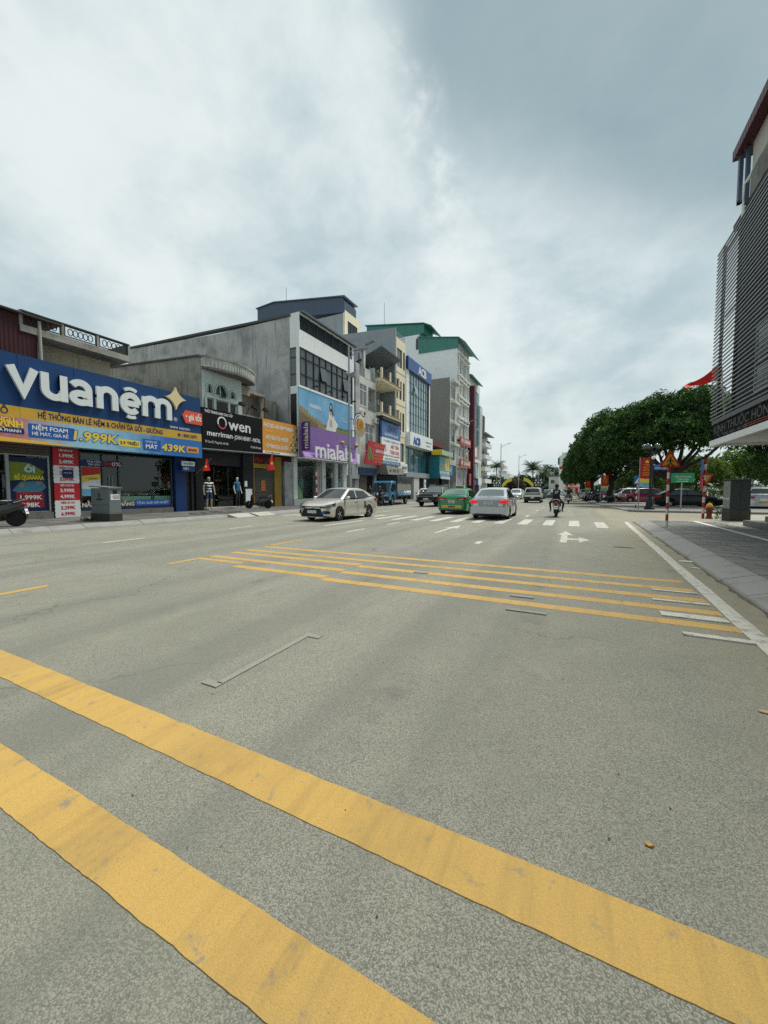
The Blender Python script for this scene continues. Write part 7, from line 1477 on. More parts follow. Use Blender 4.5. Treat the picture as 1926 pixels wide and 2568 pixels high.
ec2 = thing('electrical_cabinet', 'grey steel electrical cabinet on concrete plinth before the mattress shop', 'cabinet', (-16.6, 8.8, .15)); cb_ = wallmat('cabinet_grey', (.155, .185, .19), (.10, .12, .12), .3, 2, .5, False, .03)
bo('plinth', wallmat('dark_plinth', (.05, .05, .045), (.02, .02, .02), .6, 3, .95, False), ec2, -17.32, -16.02, 8.55, 9.02, .14, .44); MB().box(-17.30, -16.04, 8.57, 9.0, .44, 1.44).build('body', cb_, ec2, bevel=.012); MB().prism([(-17.34, 1.50), (-17.34, 1.545), (-16.0, 1.475), (-16.0, 1.43)], 'y', 8.53, 9.04).build('lid', cb_, ec2)
bo('panel_line', blackp, ec2, -17.28, -16.06, 8.566, 8.568, .78, .788); bo('base_band', mat('cab_band', (.13, .155, .16), .5), ec2, -17.31, -16.03, 8.56, 9.01, .44, .52); wn_ = bo('warning_label', whiteb, ec2, -16.038, -16.032, 8.62, 8.94, .98, 1.20); flat('warning_bolt', [(8.66, 1.10), (8.69, 1.17), (8.68, 1.12), (8.70, 1.12), (8.66, 1.02), (8.675, 1.09)], (-16.031, 0, 0), '+X', red_t, wn_, .001)
for k in range(3): txt('ĐIỆN NGUY HIỂM', .035, (-16.031, 8.82, 1.13 - .05 * k), '+X', black_t, wn_, w=.2)
st1 = bo('stencil', black_t, ec2, -16.038, -16.034, 8.70, 8.86, 1.22, 1.36); ev = MB(); ev.prism(star(-16.72, 1.16, .12, 8, .55), 'y', 8.562, 8.567); ev.build('emblem', mat('emblem_dark', (.06, .075, .08), .5), ec2); txt('EVNHANOI', .09, (-16.72, 8.565, .97), '-Y', mat('emblem_dark2', (.05, .04, .06), .5), ec2, w=.42)
wd = thing('weed_clump', 'small clump of green weeds at the foot of the grey cabinet', 'weeds', (-17.3, 8.5, .15))
b = MB(); rnd = random.Random(2)
for k in range(90):
    x, y = -17.45 + rnd.gauss(0, .16), 8.48 + rnd.gauss(0, .09); a = rnd.uniform(0, 6.28); h = rnd.uniform(.06, .2); b.poly([(x - .012 * math.sin(a), y + .012 * math.cos(a), .15), (x + .012 * math.sin(a), y - .012 * math.cos(a), .15), (x + .1 * math.cos(a), y + .1 * math.sin(a), .15 + h)])
b.build('blades', mat('weed_green', (.04, .075, .02), .8), wd)
wd2 = thing('weed_clump', 'leafy green weed growing between hydrant and corner cabinet', 'weeds', (5.5, 20.6, .12)); b = MB()
for k in range(160):
    x, y, z = 5.48 + rnd.gauss(0, .07), 20.75 + rnd.gauss(0, .08), .12 + rnd.uniform(.02, .55); a = rnd.uniform(0, 6.28); s_ = .04; b.poly([(x, y, z), (x + s_ * math.cos(a), y + s_ * math.sin(a), z + .02), (x + 2 * s_ * math.cos(a + .3), y + 2 * s_ * math.sin(a + .3), z - .01), (x + s_ * math.cos(a + .7), y + s_ * math.sin(a + .7), z - .01)])
b.build('leaves', mat('weed_green2', (.06, .10, .03), .8), wd2)
# black cast lamp with globes, street name plate, propaganda banner
lampg = mat('lamp_globe', (.62, .66, .66), .2); ci_ = mat('cast_iron_green', (.012, .022, .022), .5)
gl_ = thing('globe_lamp', 'black cast iron lamp post with a cluster of glass globes at the far corner', 'street lamp', (4.45, 30.3, .115))
MB().lathe([(.30, 0), (.30, .12), (.22, .16), (.20, .55), (.14, .62), (.10, .9), (.07, 1.1), (.055, 3.9), (.08, 3.95), (.05, 4.05)], (4.45, 30.3, .115), 14).build('post', ci_, gl_, 40)
for k in range(5):
    a = 2 * math.pi * k / 5 + .3; x, y = 4.45 + .42 * math.cos(a), 30.3 + .42 * math.sin(a); MB().tube([(4.45, 30.3, 3.85), (4.45 + .3 * math.cos(a), 30.3 + .3 * math.sin(a), 3.8), (x, y, 4.05)], .02, 6).build('arm', ci_, gl_, 40); MB().ball((x, y, 4.2), .17, 12, 8).build('globe', glassmat('globe_glass', (.55, .62, .60), .12) if 'globe_glass' not in MATS else MATS['globe_glass'], gl_, 60)
sp = thing('street_name_sign', 'blue street name plate on a thin post with white ball finial', 'sign', (4.5, 30.0, .115)); MB().tube([(4.5, 29.9, .115), (4.5, 29.9, 3.35)], .035, 8).build('post', black, sp, 40); MB().ball((4.5, 29.9, 3.45), .11, 12, 8).build('finial', whiteb, sp, 60); pl_ = MB().box(4.56, 5.30, 29.88, 29.92, 2.66, 3.0).build('plate', mat('street_plate_blue', (.02, .16, .45), .5), sp); txt('PHÚC LỘC', .17, (4.93, 29.879, 2.72), '-Y', white_t, pl_, w=.6); txt('ĐƯỜNG', .07, (4.93, 29.879, 2.91), '-Y', white_t, pl_)
def prop_banner(label, x, y, z0, z1, w, lines, star_=True):
    b_ = thing('street_banner', label, 'banner', (x, y, .115), 'red banners along the tree lined kerb'); h = z1 - z0; MB().tube([(x - w / 2 - .03, y + .03, .115), (x - w / 2 - .03, y + .03, z1 + .06)], .03, 8).build('pole', steel, b_, 40); x0, x1 = x - w / 2, x + w / 2
    MB().box(x0, x1, y - .008, y + .008, z0 + h * .28, z1).build('red_cloth', mat('banner_red', (.45, .02, .02), .7), b_); flat('yellow_sweep', [(x0, z0 + h * .17), (x1, z0 + h * .12), (x1, z0 + h * .25), (x0, z0 + h * .30)], (0, y, 0), '-Y', yel_t, b_, .009); MB().box(x0, x1, y - .008, y + .008, z0, z0 + h * .28).build('blue_cloth', mat('banner_aqua', (.22, .50, .58), .7), b_)
    if star_: flat('star', star(x, z1 - h * .13, h * .085), (0, y, 0), '-Y', starm, b_, .012)
    for k, s_ in enumerate(lines): txt(s_, h * .07, (x, y - .010, z1 - h * (.27 + .085 * k)), '-Y', yel_t, b_, w=w * .62)
    txt('HÀ NỘI', h * .05, (x, y - .010, z0 + h * .08), '-Y', blue_t, b_, w=w * .5)
prop_banner('tall red and blue slogan banner with yellow star beside the globe lamp', 4.28, 30.6, 1.58, 3.50, .72, ('ĐẢNG', 'CỘNG SẢN', 'VIỆT NAM', 'QUANG VINH', 'MUÔN NĂM'))
prop_banner('red slogan banner beside the nearest tree trunk', 2.77, 45, 1.37, 2.90, .62, ('ĐẢNG', 'CỘNG SẢN', 'VIỆT NAM', 'QUANG VINH'))
prop_banner('small red slogan banner farthest along the tree lined kerb', 1.6, 56, 1.30, 2.62, .56, ('ĐẢNG', 'CỘNG SẢN', 'VIỆT NAM'))
fs_ = thing('crossing_sign', 'square blue pedestrian crossing sign on a leaning red and white pole', 'sign', (3.86, 31.9, .115)); banded_pole(fs_, 3.88, 31.95, .115, 1.80, .045, 8, 'r'); fs_.rotation_euler = (0, R(3), 0); flat('plate', rect(3.63, 4.15, 1.75, 2.38), (0, 31.9, 0), '-Y', MATS['sign_blue'], fs_, .01); flat('triangle', tri(3.89, 1.98, .21), (0, 31.889, 0), '-Y', white_t, fs_, .004); walker((3.89, 31.883, 1.90), '-Y', .42, black_t, fs_)
gs_ = thing('direction_sign', 'green direction board on a grey post beyond the side street', 'sign', (6.17, 30.5, .115)); MB().tube([(6.16, 30.55, .115), (6.16, 30.55, 2.4)], .04, 8).build('post', steel, gs_, 40); gp = MB().box(5.58, 6.78, 30.47, 30.5, 1.85, 2.46).build('board', mat('sign_green', (.03, .28, .13), .5), gs_); txt('ĐIỂM THAM QUAN', .13, (6.18, 30.468, 2.18), '-Y', white_t, gp, w=.85); txt('ĐÔNG ANH', .13, (6.18, 30.468, 2.02), '-Y', white_t, gp, w=.6); flat('arrow', [(5.85, 1.92), (6.4, 1.92), (6.4, 1.90), (6.48, 1.935), (6.4, 1.97), (6.4, 1.95), (5.85, 1.95)], (0, 30.47, 0), '-Y', white_t, gp, .003)
st_p = thing('striped_post', 'short red and white striped post at the kerb before the purple shop', 'post', (-16.0, 21.8, .15)); banded_pole(st_p, -16.0, 21.8, .15, 2.62, .05, 9, 'w'); MB().ball((-16, 21.8, 2.66), .06, 10, 6).build('cap', ringr, st_p, 60)

# street lamps with medallion
def street_lamp(label, x, y, h=12.8, med=True, side=1, dbl=False, z0=.13, md=1.6, group='street lamps', globe=True):
    t = thing('street_lamp', label, 'street lamp', (x, y, z0), group)
    MB().tube([(x, y, z0), (x, y, 1.0), (x, y, h)], [.13, .12, .065], 12).build('post', steel, t, 40); MB().lathe([(.2, 0), (.2, .1), (.14, .2)], (x, y, z0), 12).build('base', steel, t, 40)
    for s_ in ((side, -side) if dbl else (side,)):
        k = .55 if dbl else 1
        MB().tube([(x, y, h - 1.0 * k), (x + s_ * .9 * k, y, h - .35 * k), (x + s_ * 1.7 * k, y, h - .05)], .04, 8).build('arm', steel, t, 40); MB().tube([(x, y, h - .5 * k), (x + s_ * .8 * k, y, h - .30 * k)], .025, 6).build('brace', steel, t, 40)
        hd_ = MB(); hd_.prism([(x + s_ * 1.5 * k, h - .12), (x + s_ * 2.3 * k, h + .10), (x + s_ * 2.32 * k, h + .02), (x + s_ * 1.52 * k, h - .2)], 'y', y - .14, y + .14); hd_.build('lamp_head', greym, t)
    if med: medallion(t, x, y, md)
    if globe:
        for s_ in (-1, 1): MB().tube([(x, y, 4.75), (x, y + s_ * .8, 4.7), (x, y + s_ * 1.05, 4.85)], .025, 6).build('globe_arm', black, t, 40); MB().ball((x, y + s_ * 1.05, 5.02), (.2, .2, .17), 12, 8).build('globe', mat('globe_amber', (.36, .26, .12), .3), t, 60)
    return t
def medallion(t, x, y, side=1.6, z=6.8, s_=1.0):
    """round flower emblem with coloured petals and a pale lotus leaf below, fixed beside the post"""
    X_ = x + .02; yc = y + side; rd = MATS.get('med_white') or mat('med_white', (.62, .62, .60), .5)
    cols = [mat('med_maroon', (.10, .02, .05), .5), mat('med_white', (.62, .62, .60), .5), mat('med_green', (.02, .16, .10), .5), MATS['med_white'], mat('med_red', (.35, .03, .03), .5)] if 'med_maroon' not in MATS else [MATS[k] for k in ('med_maroon', 'med_white', 'med_green', 'med_white', 'med_red')]
    gm = MATS.get('med_gold') or mat('med_gold', (.50, .26, .03), .45); gd = MATS.get('med_gold_d') or mat('med_gold_d', (.30, .14, .02), .5); tn = MATS.get('med_tan') or mat('med_tan', (.34, .28, .20), .6)
    P = lambda pts: [(yc + p * s_, z + q * s_) for p, q in pts]
    dsc = MB(); dsc.prism(P(circ(.05, -.02, .92, 28)), 'x', X_ - .03, X_); dsc.build('disc', MATS['med_white'], t)
    for k, m_ in enumerate(cols):
        r0, r1 = .88 - .085 * k, .88 - .085 * (k + 1); a0, a1 = 185 - 2 * k, 70 + 8 * k
        pts = arcp(-.12 + .03 * k, -.06, r0, r0 * 1.18, a0, a1, 10) + arcp(-.12 + .03 * k, -.06, r1, r1 * 1.15, a1 + 6, a0, 10); MB().prism(P(pts), 'x', X_, X_ + .02 + .003 * k).build('petal', m_, t)
    MB().prism(P(circ(.18, .02, .52, 24)), 'x', X_ + .02, X_ + .06).build('flower_disc', gm, t); b = MB(); ribbon(b, P(arcp(.18, .02, .28, .28, 0, 350, 14)), .06 * s_, X_ + .06, X_ + .075); ribbon(b, P(arcp(.18, .02, .12, .12, 0, 350, 10)), .05 * s_, X_ + .06, X_ + .078); b.build('flower_ring', gd, t)
    leaf = arcp(.0, -.05, .98, .95, 190, 345, 14) + arcp(.05, .18, .78, .62, 340, 200, 12); MB().prism(P(leaf), 'x', X_ + .03, X_ + .05).build('leaf', tn, t)
    MB().tube([(x, y, z + .3), (x, yc - .6 * s_, z + .3)], .03, 6).build('bracket', black, t, 40); MB().tube([(x, y, z - .6), (x, yc - .5 * s_, z - .6)], .03, 6).build('bracket', black, t, 40)
l1 = street_lamp('tall street lamp with flower medallion in front of the purple shop', -16.2, 26.5, 12.7)
MB().tube([(-16.2, 26.5, 10.5), (-15.7, 26.4, 10.45)], .03, 6).build('camera_arm', steel, l1); bo('floodlight', greym, l1, -15.8, -15.5, 26.2, 26.5, 10.2, 10.55); MB().ball((-16.2, 26.15, 10.45), .16, 10, 7).build('camera', greym, l1, 60); bo('control_box', steel, l1, -16.35, -16.05, 26.3, 26.7, 1.6, 2.6)
street_lamp('street lamp with flower medallion before the ornate white house', -16.2, 62.0, 12.7); street_lamp('street lamp with flower medallion near the old balcony block', -16.2, 97, 12.7); street_lamp('farthest kerbside street lamp with medallion beyond the shop row', -16.2, 131, 12.7)
for x, y, lb in ((-11.8, 151, 'double armed lamp with round globes near the tall palm'), (-26.5, 150, 'double armed lamp with round globes near the far shop row')):
    t = street_lamp(lb, x, y, 8.6, False, 1, True, 0, group='double lamps at the far junction', globe=False)
    for k in range(8): a = 2 * math.pi * k / 8; MB().tube([(x, y, 3.2), (x + 1.0 * math.cos(a), y + .3 * math.sin(a), 3.9 + .9 * math.sin(a * 2))], .03, 5).build('globe_arm', steel, t); MB().ball((x + 1.1 * math.cos(a), y + .3 * math.sin(a), 4.1 + .9 * math.sin(a * 2)), .33, 10, 7).build('globe', mat('globe_pale', (.45, .44, .38), .3), t, 60)
# yellow decorative arch far down the street
ar = thing('decorative_arch', 'yellow scalloped decorative arch spanning the far junction', 'arch', (-19, 150, 0)); yam = mat('arch_yellow', (.62, .52, .06), .6)
for s_ in (-1, 1):
    pts = []
    for k in range(12):
        f = k / 11; pts.append((-18.9 + s_ * (2.1 + 3.5 * f), 6.0 - .2 * f - 2.3 * f * f + (.18 if k % 2 else 0)))
    lo = [(-18.9 + s_ * (2.1 + 3.2 * (1 - k / 11)), 4.9 - .4 * (1 - k / 11) - 2.1 * (1 - k / 11) ** 2 - (.14 if k % 2 else 0)) for k in range(12)]; MB().prism(pts + lo, 'y', 149.9, 150.1).build('arch_wing', yam, ar); MB().tube([(-18.9 + s_ * 5.6, 150.2, 0), (-18.9 + s_ * 5.5, 150.2, 3.6)], .12, 8).build('arch_post', steel, ar, 40)

# ================================================================== building with metal slats beside the camera
rb = thing('slatted_building', 'dark building front clad in long horizontal metal slats above the corner pavement', 'building', (6.4, 5, .12))
SX = 4.5; slm = mat('slat_metal', (.19, .21, .22), .35, .4); slb = MB().prism([(SX - .015, .0), (SX + .028, .004), (SX + .028, .030), (SX - .015, .036)], 'y', -6.0, 18.45)
slme = slb.mesh('slat', slm, None, (SX, 6.2, .03))
for k in range(45): link('slat', slme, rb, Vector((SX, 6.2, 3.97 + k * .135)) - org(rb))
for y in (18.25, 16.75, 13.0, 9.2, 5.4, 1.6, -2.2): bo('slat_post', black, rb, SX + .115, SX + .20, y - .05, y + .05, 3.80, 10.1)
for z in (5.2, 7.6, 9.9): bo('slat_rail', black, rb, SX + .20, SX + .26, -6, 18.3, z, z + .05)
darkw = wallmat('dark_facade', (.035, .04, .043), (.015, .015, .015), .4, .6, .7)
holes_wall('front_wall', darkw, rb, 'x', SX + .32, SX + .5, -6, 17.45, 3.8, 10.2, [(14.6, 15.7, 4.3, 6.3), (10.5, 13.2, 4.4, 8.6), (4, 8, 4.4, 8.6)])
window(rb, SX + .42, 14.6, 15.7, 4.3, 6.3, mat('pale_frame', (.45, .50, .50), .5), grey_glass, 1, 2); window(rb, SX + .42, 10.5, 13.2, 4.4, 8.6, WG, dark_glass, 2, 2); window(rb, SX + .42, 4, 8, 4.4, 8.6, WG, dark_glass, 3, 2)
MB().box(SX + .5, 14, 17.25, 17.45, 3.8, 10.1).build('end_wall', darkw, rb); MB().box(SX + .12, 14, -6, 17.4, 10.1, 10.3).build('upper_slab', darkw, rb)
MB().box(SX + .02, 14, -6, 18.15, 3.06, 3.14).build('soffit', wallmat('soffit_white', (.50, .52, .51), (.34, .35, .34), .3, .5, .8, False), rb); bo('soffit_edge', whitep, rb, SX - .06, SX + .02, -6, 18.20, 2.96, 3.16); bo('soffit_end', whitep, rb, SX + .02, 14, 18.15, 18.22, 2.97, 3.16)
bo('fascia', mat('fascia_black', (.010, .012, .013), .85, 0, .08), rb, SX + .02, SX + .14, -6, 18.14, 3.16, 3.74); bo('fascia_cap', mat('fascia_cap', (.10, .115, .12), .5), rb, SX - .02, SX + .16, -6, 18.18, 3.74, 3.88); bo('fascia_end', MATS['fascia_black'], rb, SX + .14, SX + 1.2, 18.06, 18.14, 3.16, 3.88)
txt('KÍNH THUỐC HỒNG TH', .40, (SX + .015, 15.2, 3.38), '-X', mat('dim_letter', (.10, .095, .10), .6, .2, .2), rb, w=5.6, bold=.003); txt('ĐC: ĐÔNG ANH - HÀ NỘI', .16, (SX + .015, 16.3, 3.22), '-X', mat('dim_letter2', (.06, .06, .065), .4), rb, w=2.6)
for z in (3.24, 3.30): bo('neon_line', mat('neon_red', (.40, .05, .03), .4), rb, SX + .005, SX + .018, 9.0, 15.2, z, z + .015)
# upper storey with maroon roof
us = thing('rooftop_storey', 'pale upper storey with maroon metal roof and blue posts above the slats', 'building', (7, 10, 10.3))
MB().box(SX + .10, 14, -6, 16.0, 10.3, 11.05).build('parapet', wallmat('mottled_parapet', (.20, .20, .18), (.06, .06, .06), .7, 2, .9, False), us); MB().box(SX + .16, 14, -6, 16.1, 11.05, 12.12).build('wall', wallmat('pale_drape', (.44, .43, .38), (.26, .25, .22), .4, .5, .9), us)
MB().prism([(SX - .16, 11.98), (SX - .16, 12.28), (14, 12.9), (14, 12.75)], 'y', -6, 16.75).build('roof', corrugated('maroon_roof', (.07, .012, .022), .2, 1), us); bo('post', mat('blue_grey_post', (.07, .10, .15), .5), us, SX - .05, SX + .05, 16.45, 16.6, 10.5, 12.1); bo('post', MATS['blue_grey_post'], us, SX + .05, SX + .15, 16.2, 16.32, 10.3, 12.1); bo('beam', MATS['blue_grey_post'], us, SX - .05, SX + .42, 16.45, 16.55, 10.5, 10.58)
MB().tube([(SX + .05, 16.3, 9.9), (SX + .05, 16.3, 10.9), (SX + .3, 15.4, 11.3)], .05, 8).build('drain_pipe', whitep, us, 40); MB().prism([(15.9, 11.9), (15.2, 11.2), (16.1, 11.2)], 'x', SX + .44, SX + .46).build('cloth_flap', mat('white_cloth', (.55, .56, .54), .8), us)
# ground floor of the same building and its steps
gf = thing('entrance_steps', 'two dark granite steps at the foot of the slatted building', 'steps', (6.2, 12, .12)); gran = wallmat('dark_granite', (.13, .135, .135), (.07, .07, .07), .4, 3, .5, False, .05)
bo('step', gran, gf, 5.36, 9, -6, 17.70, .12, .31); bo('step', gran, gf, 5.80, 9, -6, 17.3, .312, .48); MB().box(6.9, 14, -6, 16.4, .48, 3.06).build('shop_front', dark_glass, gf)
# big flag behind the slats
bf = thing('flag', 'large red flag flying behind the slatted building corner', 'flag', (5.7, 20.6, .12)); MB().tube([(6.0, 22.2, 3.4), (5.45, 21.2, 6.75)], .02, 8).build('pole', steel, bf, 40)
b = MB(); n = 14; g = []
for i in range(n + 1):
    for j in range(7):
        f = i / n; h = j / 6; fold = math.sin(9 * f + 2.2 * h) * (.05 + .10 * f)
        g.append((5.5 - 1.25 * f + .06 * math.sin(6 * f + h * 2), 21.3 + fold, 6.72 - .82 * f - (.62 - .34 * f) * h * (.8 + .25 * math.sin(5 * f + 1)) + .07 * math.sin(8 * f + h)))
b.add(g, [(i * 7 + j, i * 7 + j + 1, (i + 1) * 7 + j + 1, (i + 1) * 7 + j) for i in range(n) for j in range(6)]); b.build('cloth', flagr, bf, 60)

# ================================================================== trees
def leafmat(name, c1, c2, c3, tr=.25):
    m = bpy.data.materials.new(name); m.use_nodes = True; nt = m.node_tree; p = nt.nodes['Principled BSDF']; o = [n for n in nt.nodes if n.type == 'OUTPUT_MATERIAL'][0]
    g = nt.nodes.new('ShaderNodeNewGeometry'); cr = nt.nodes.new('ShaderNodeValToRGB'); cr.color_ramp.elements[0].color = (*c1, 1); cr.color_ramp.elements[1].color = (*c3, 1); e = cr.color_ramp.elements.new(.6); e.color = (*c2, 1)
    nt.links.new(g.outputs['Random Per Island'], cr.inputs[0]); nt.links.new(cr.outputs[0], p.inputs['Base Color']); p.inputs['Roughness'].default_value = .5
    tl_ = nt.nodes.new('ShaderNodeBsdfTranslucent'); mx = nt.nodes.new('ShaderNodeMixShader'); mx.inputs[0].default_value = tr; nt.links.new(cr.outputs[0], tl_.inputs[0]); nt.links.new(p.outputs[0], mx.inputs[1]); nt.links.new(tl_.outputs[0], mx.inputs[2]); nt.links.new(mx.outputs[0], o.inputs[0]); MATS[name] = m; return m
leafA = leafmat('mango_leaf', (.010, .040, .007), (.022, .080, .012), (.10, .205, .022), .34); leafB = leafmat('light_leaf', (.045, .10, .014), (.085, .165, .02), (.18, .27, .035), .4); leafC = leafmat('far_leaf', (.025, .055, .025), (.04, .075, .03), (.06, .10, .04)); leafP = leafmat('palm_leaf', (.022, .055, .02), (.035, .075, .025), (.06, .10, .03)); flam = leafmat('flame_leaf', (.03, .05, .02), (.05, .055, .02), (.14, .035, .015))
bark = wallmat('bark', (.045, .038, .030), (.02, .017, .013), .6, 5, .95, True, .5, 'Object')
def leafy(b, c, d, L, w, rnd):
    """one pointed leaf, folded slightly at the midrib"""
    d = d.normalized(); s_ = d.cross(Vector((rnd.uniform(-1, 1), rnd.uniform(-1, 1), rnd.uniform(.2, 1)))).normalized(); u = s_.cross(d)
    k = len(b.v); m1 = c + d * L * .45
    b.v += [tuple(c), tuple(m1 + s_ * w / 2 + u * w * .15), tuple(c + d * L - u * L * .12), tuple(m1 - s_ * w / 2 + u * w * .15)]; b.f.append((k, k + 1, k + 2, k + 3))
def crown_mesh(name, m, lobes, n, L, w, seed, shell=.55, droop=.35):
    """leaf sprays spread over and inside uneven lobes"""
    rnd = random.Random(seed); b = MB(); tot = sum(r_[3] * r_[4] * r_[5] for r_ in lobes)
    for cx, cy, cz, rx, ry, rz_ in lobes:
        cnt = int(n / 6 * rx * ry * rz_ / tot)
        for _ in range(cnt):
            v = Vector((rnd.gauss(0, 1), rnd.gauss(0, 1), rnd.gauss(0, 1))).normalized()
            q = (shell + (1 - shell) * rnd.random()) if rnd.random() < .8 else rnd.random() ** .5
            q *= 1 + .13 * math.sin(7 * v.x + cx) * math.cos(6 * v.y + cy) + .10 * math.sin(11 * v.z + 5 * v.x)
            p = Vector((cx + v.x * rx * q, cy + v.y * ry * q, cz + v.z * rz_ * q))
            if v.z < -.5 and rnd.random() < .45: continue
            ax = (v + Vector((rnd.uniform(-.6, .6), rnd.uniform(-.6, .6), rnd.uniform(-.2, .5)))).normalized()
            for k in range(6):
                a = 2 * math.pi * k / 6 + rnd.uniform(-.4, .4); o1 = ax.orthogonal().normalized(); o2 = ax.cross(o1); d = ax * rnd.uniform(.1, .6) + o1 * math.cos(a) + o2 * math.sin(a) - Vector((0, 0, droop * rnd.uniform(.4, 1.4)))
                leafy(b, p + ax * rnd.uniform(0, .1), d, L * rnd.uniform(.7, 1.2), w * rnd.uniform(.8, 1.2), rnd)
    me = bpy.data.meshes.new(name); me.from_pydata(b.v, [], b.f); me.materials.append(m); return me
def limb(b, p0, p1, r0, r1, rnd, n=4):
    p0, p1 = Vector(p0), Vector(p1); pts = [p0.lerp(p1, k / n) + (Vector((rnd.uniform(-1, 1), rnd.uniform(-1, 1), rnd.uniform(-.5, .5))) * .06 * (p1 - p0).length if 0 < k < n else Vector()) for k in range(n + 1)]
    b.tube(pts, [lerp(r0, r1, k / n) for k in range(n + 1)], 8); return pts
def broad_tree(label, x, y, h, lobes, m, n, L, w, seed, tr=.24, fork=2.3, z0=.115, name='shade_tree', group=None):
    t = thing(name, label, 'tree', (x, y, z0), group); rnd = random.Random(seed); b = MB(); top = Vector((x + rnd.uniform(-.25, .25), y, z0 + fork)); limb(b, (x, y, z0 - .05), top, tr * 1.25, tr * .85, rnd)
    for lb in lobes: 
        c = Vector(lb[:3]); mid = top.lerp(c, .5) + Vector((0, 0, -.3)); limb(b, top, mid, tr * .6, tr * .38, rnd, 3); limb(b, mid, c, tr * .38, tr * .12, rnd, 3)
        for k in range(3): e = c + Vector((rnd.uniform(-.7, .7) * lb[3], rnd.uniform(-.7, .7) * lb[4], rnd.uniform(-.3, .7) * lb[5])); limb(b, mid.lerp(c, .5), e, tr * .2, tr * .06, rnd, 3)
    b.build('trunk', bark, t, 50); me = crown_mesh('crown', m, [(a[0] - x, a[1] - y, a[2] - z0, *a[3:]) for a in lobes], n, L, w, seed); link('crown', me, t); return t
broad_tree('broad dark mango tree nearest the corner, its crown over the lamp post', 6.9, 37.6, 10, [(6, 38, 7.6, 1.9, 2.4, 1.5), (8.2, 37.5, 8, 1.8, 2.4, 1.4), (9.8, 38, 7.4, 1.6, 2.2, 1.4), (4.2, 38.6, 7.1, 1.7, 2.3, 1.5), (3, 39, 5.8, 1.6, 2.2, 1.5), (11.2, 38, 6.1, 1.7, 2.2, 1.5), (6.8, 36.4, 6, 2.2, 2, 1.4), (4.8, 37.2, 5.3, 1.9, 1.9, 1.3), (9, 36.8, 5.6, 1.8, 1.9, 1.2), (3.3, 38, 5.1, 1.6, 1.9, 1.3), (5.6, 37.2, 5.2, 1.7, 1.7, 1), (2.2, 39.2, 4.7, 1.1, 1.6, 1.1)], leafA, 46000, .34, .105, 11, .30, 2.2)
broad_tree('dark leafy mango tree with thick trunk beside the parked motorbikes', 3.5, 47, 10, [(3.2, 47, 7.6, 2.4, 3, 2.2), (1.9, 47.5, 6, 1.9, 2.6, 2), (4.8, 46.5, 6.7, 2.4, 2.6, 2), (2.9, 46, 5.3, 2.5, 2.2, 1.7), (1.4, 48, 4.5, 1.4, 2, 1.5), (4.8, 46, 4.9, 2, 2, 1.5), (1.9, 46.4, 3.8, 1.2, 1.6, 1), (5.6, 45.4, 4.2, 1.3, 1.4, 1.1)], leafA, 34000, .36, .115, 12, .30, 2.2)
broad_tree('dark mango tree third along the kerb', 2.2, 57, 10, [(2, 57, 7.4, 2.2, 3, 2.2), (0.8, 57.5, 5.4, 1.8, 2.6, 2.2), (3.4, 57, 6.4, 2.4, 2.6, 2), (0.5, 57, 4.1, 1.6, 2, 1.6), (2, 56.6, 4.8, 2.2, 2, 1.7), (3.8, 56.5, 4.4, 1.8, 2, 1.5), (1, 56, 3.2, 1.1, 1.4, 0.9)], leafA, 22000, .42, .14, 13, .26, 2.2)
broad_tree('dark mango tree fourth along the kerb', 1.4, 68, 10, [(1.2, 68, 7, 2.2, 3, 2.4), (0.1, 68, 5.5, 1.8, 2.6, 2), (2.7, 68, 6.4, 2.4, 2.6, 2), (-0.2, 68, 3.8, 1.6, 2, 1.5), (1.6, 67.6, 4.5, 2.2, 2, 1.7)], leafA, 14000, .48, .16, 14, .26, 2.4)
broad_tree('dark mango tree farthest along the kerb', .9, 82, 10, [(0.4, 82, 5.8, 2.4, 3, 2.4), (-0.6, 82, 4.2, 1.8, 2.6, 1.7), (2.2, 82, 5.8, 2.4, 2.6, 2)], leafA, 9000, .55, .19, 15, .26, 2.4)
for k, (x, y, hh, r_, lb) in enumerate(((12.5, 55, 5.2, 2.6, 'light green tree behind the green direction board'), (17.5, 58, 6.0, 3.0, 'light green leafy tree behind the crossing sign post'), (23, 60, 5.4, 2.9, 'light green tree behind the corner cabinet'), (28.5, 62, 5.6, 3.0, 'light green tree past the silver hatchback'), (8.5, 66, 5.0, 2.6, 'light green tree deep in the car park'), (15, 40, 7.4, 2.6, 'dark tree overhanging the side street under the white soffit'), (34, 60, 6.5, 3.5, 'light green tree at the end of the side street'))):
    dk = k == 5
    broad_tree(lb, x, y, hh, [(x, y, hh * .72, r_, r_, hh * .30), (x - r_ * .6, y, hh * .55, r_ * .7, r_ * .7, hh * .24), (x + r_ * .7, y + .5, hh * .58, r_ * .7, r_ * .7, hh * .25)], leafA if dk else leafB, 9000, .38, .13, 40 + k, .14, hh * .35, group='trees behind the car park')
hg = MB(); rnd = random.Random(77); 
hedge = thing('hedge', 'long low green hedge behind the parked cars', 'hedge', (18, 63, .115)); hm_ = crown_mesh('foliage', leafB, [(-14 + 3.2 * k, 3.0, 1.0, 2.2, 1.2, 1.25 + .3 * (k % 2)) for k in range(11)], 16000, .4, .14, 78); link('foliage', hm_, hedge)
fc = thing('car_park_fence', 'grey mesh fence with posts behind the parked cars', 'fence', (18, 57, .115))
for k in range(22): MB().tube([(4 + 1.6 * k, 57.5, .115), (4 + 1.6 * k, 57.5, 2.1)], .03, 6).build('post', steel, fc, 40)
for z in (.3, .8, 1.3, 1.8): bo('rail', steel, fc, 4, 38, 57.48, 57.52, z, z + .03)

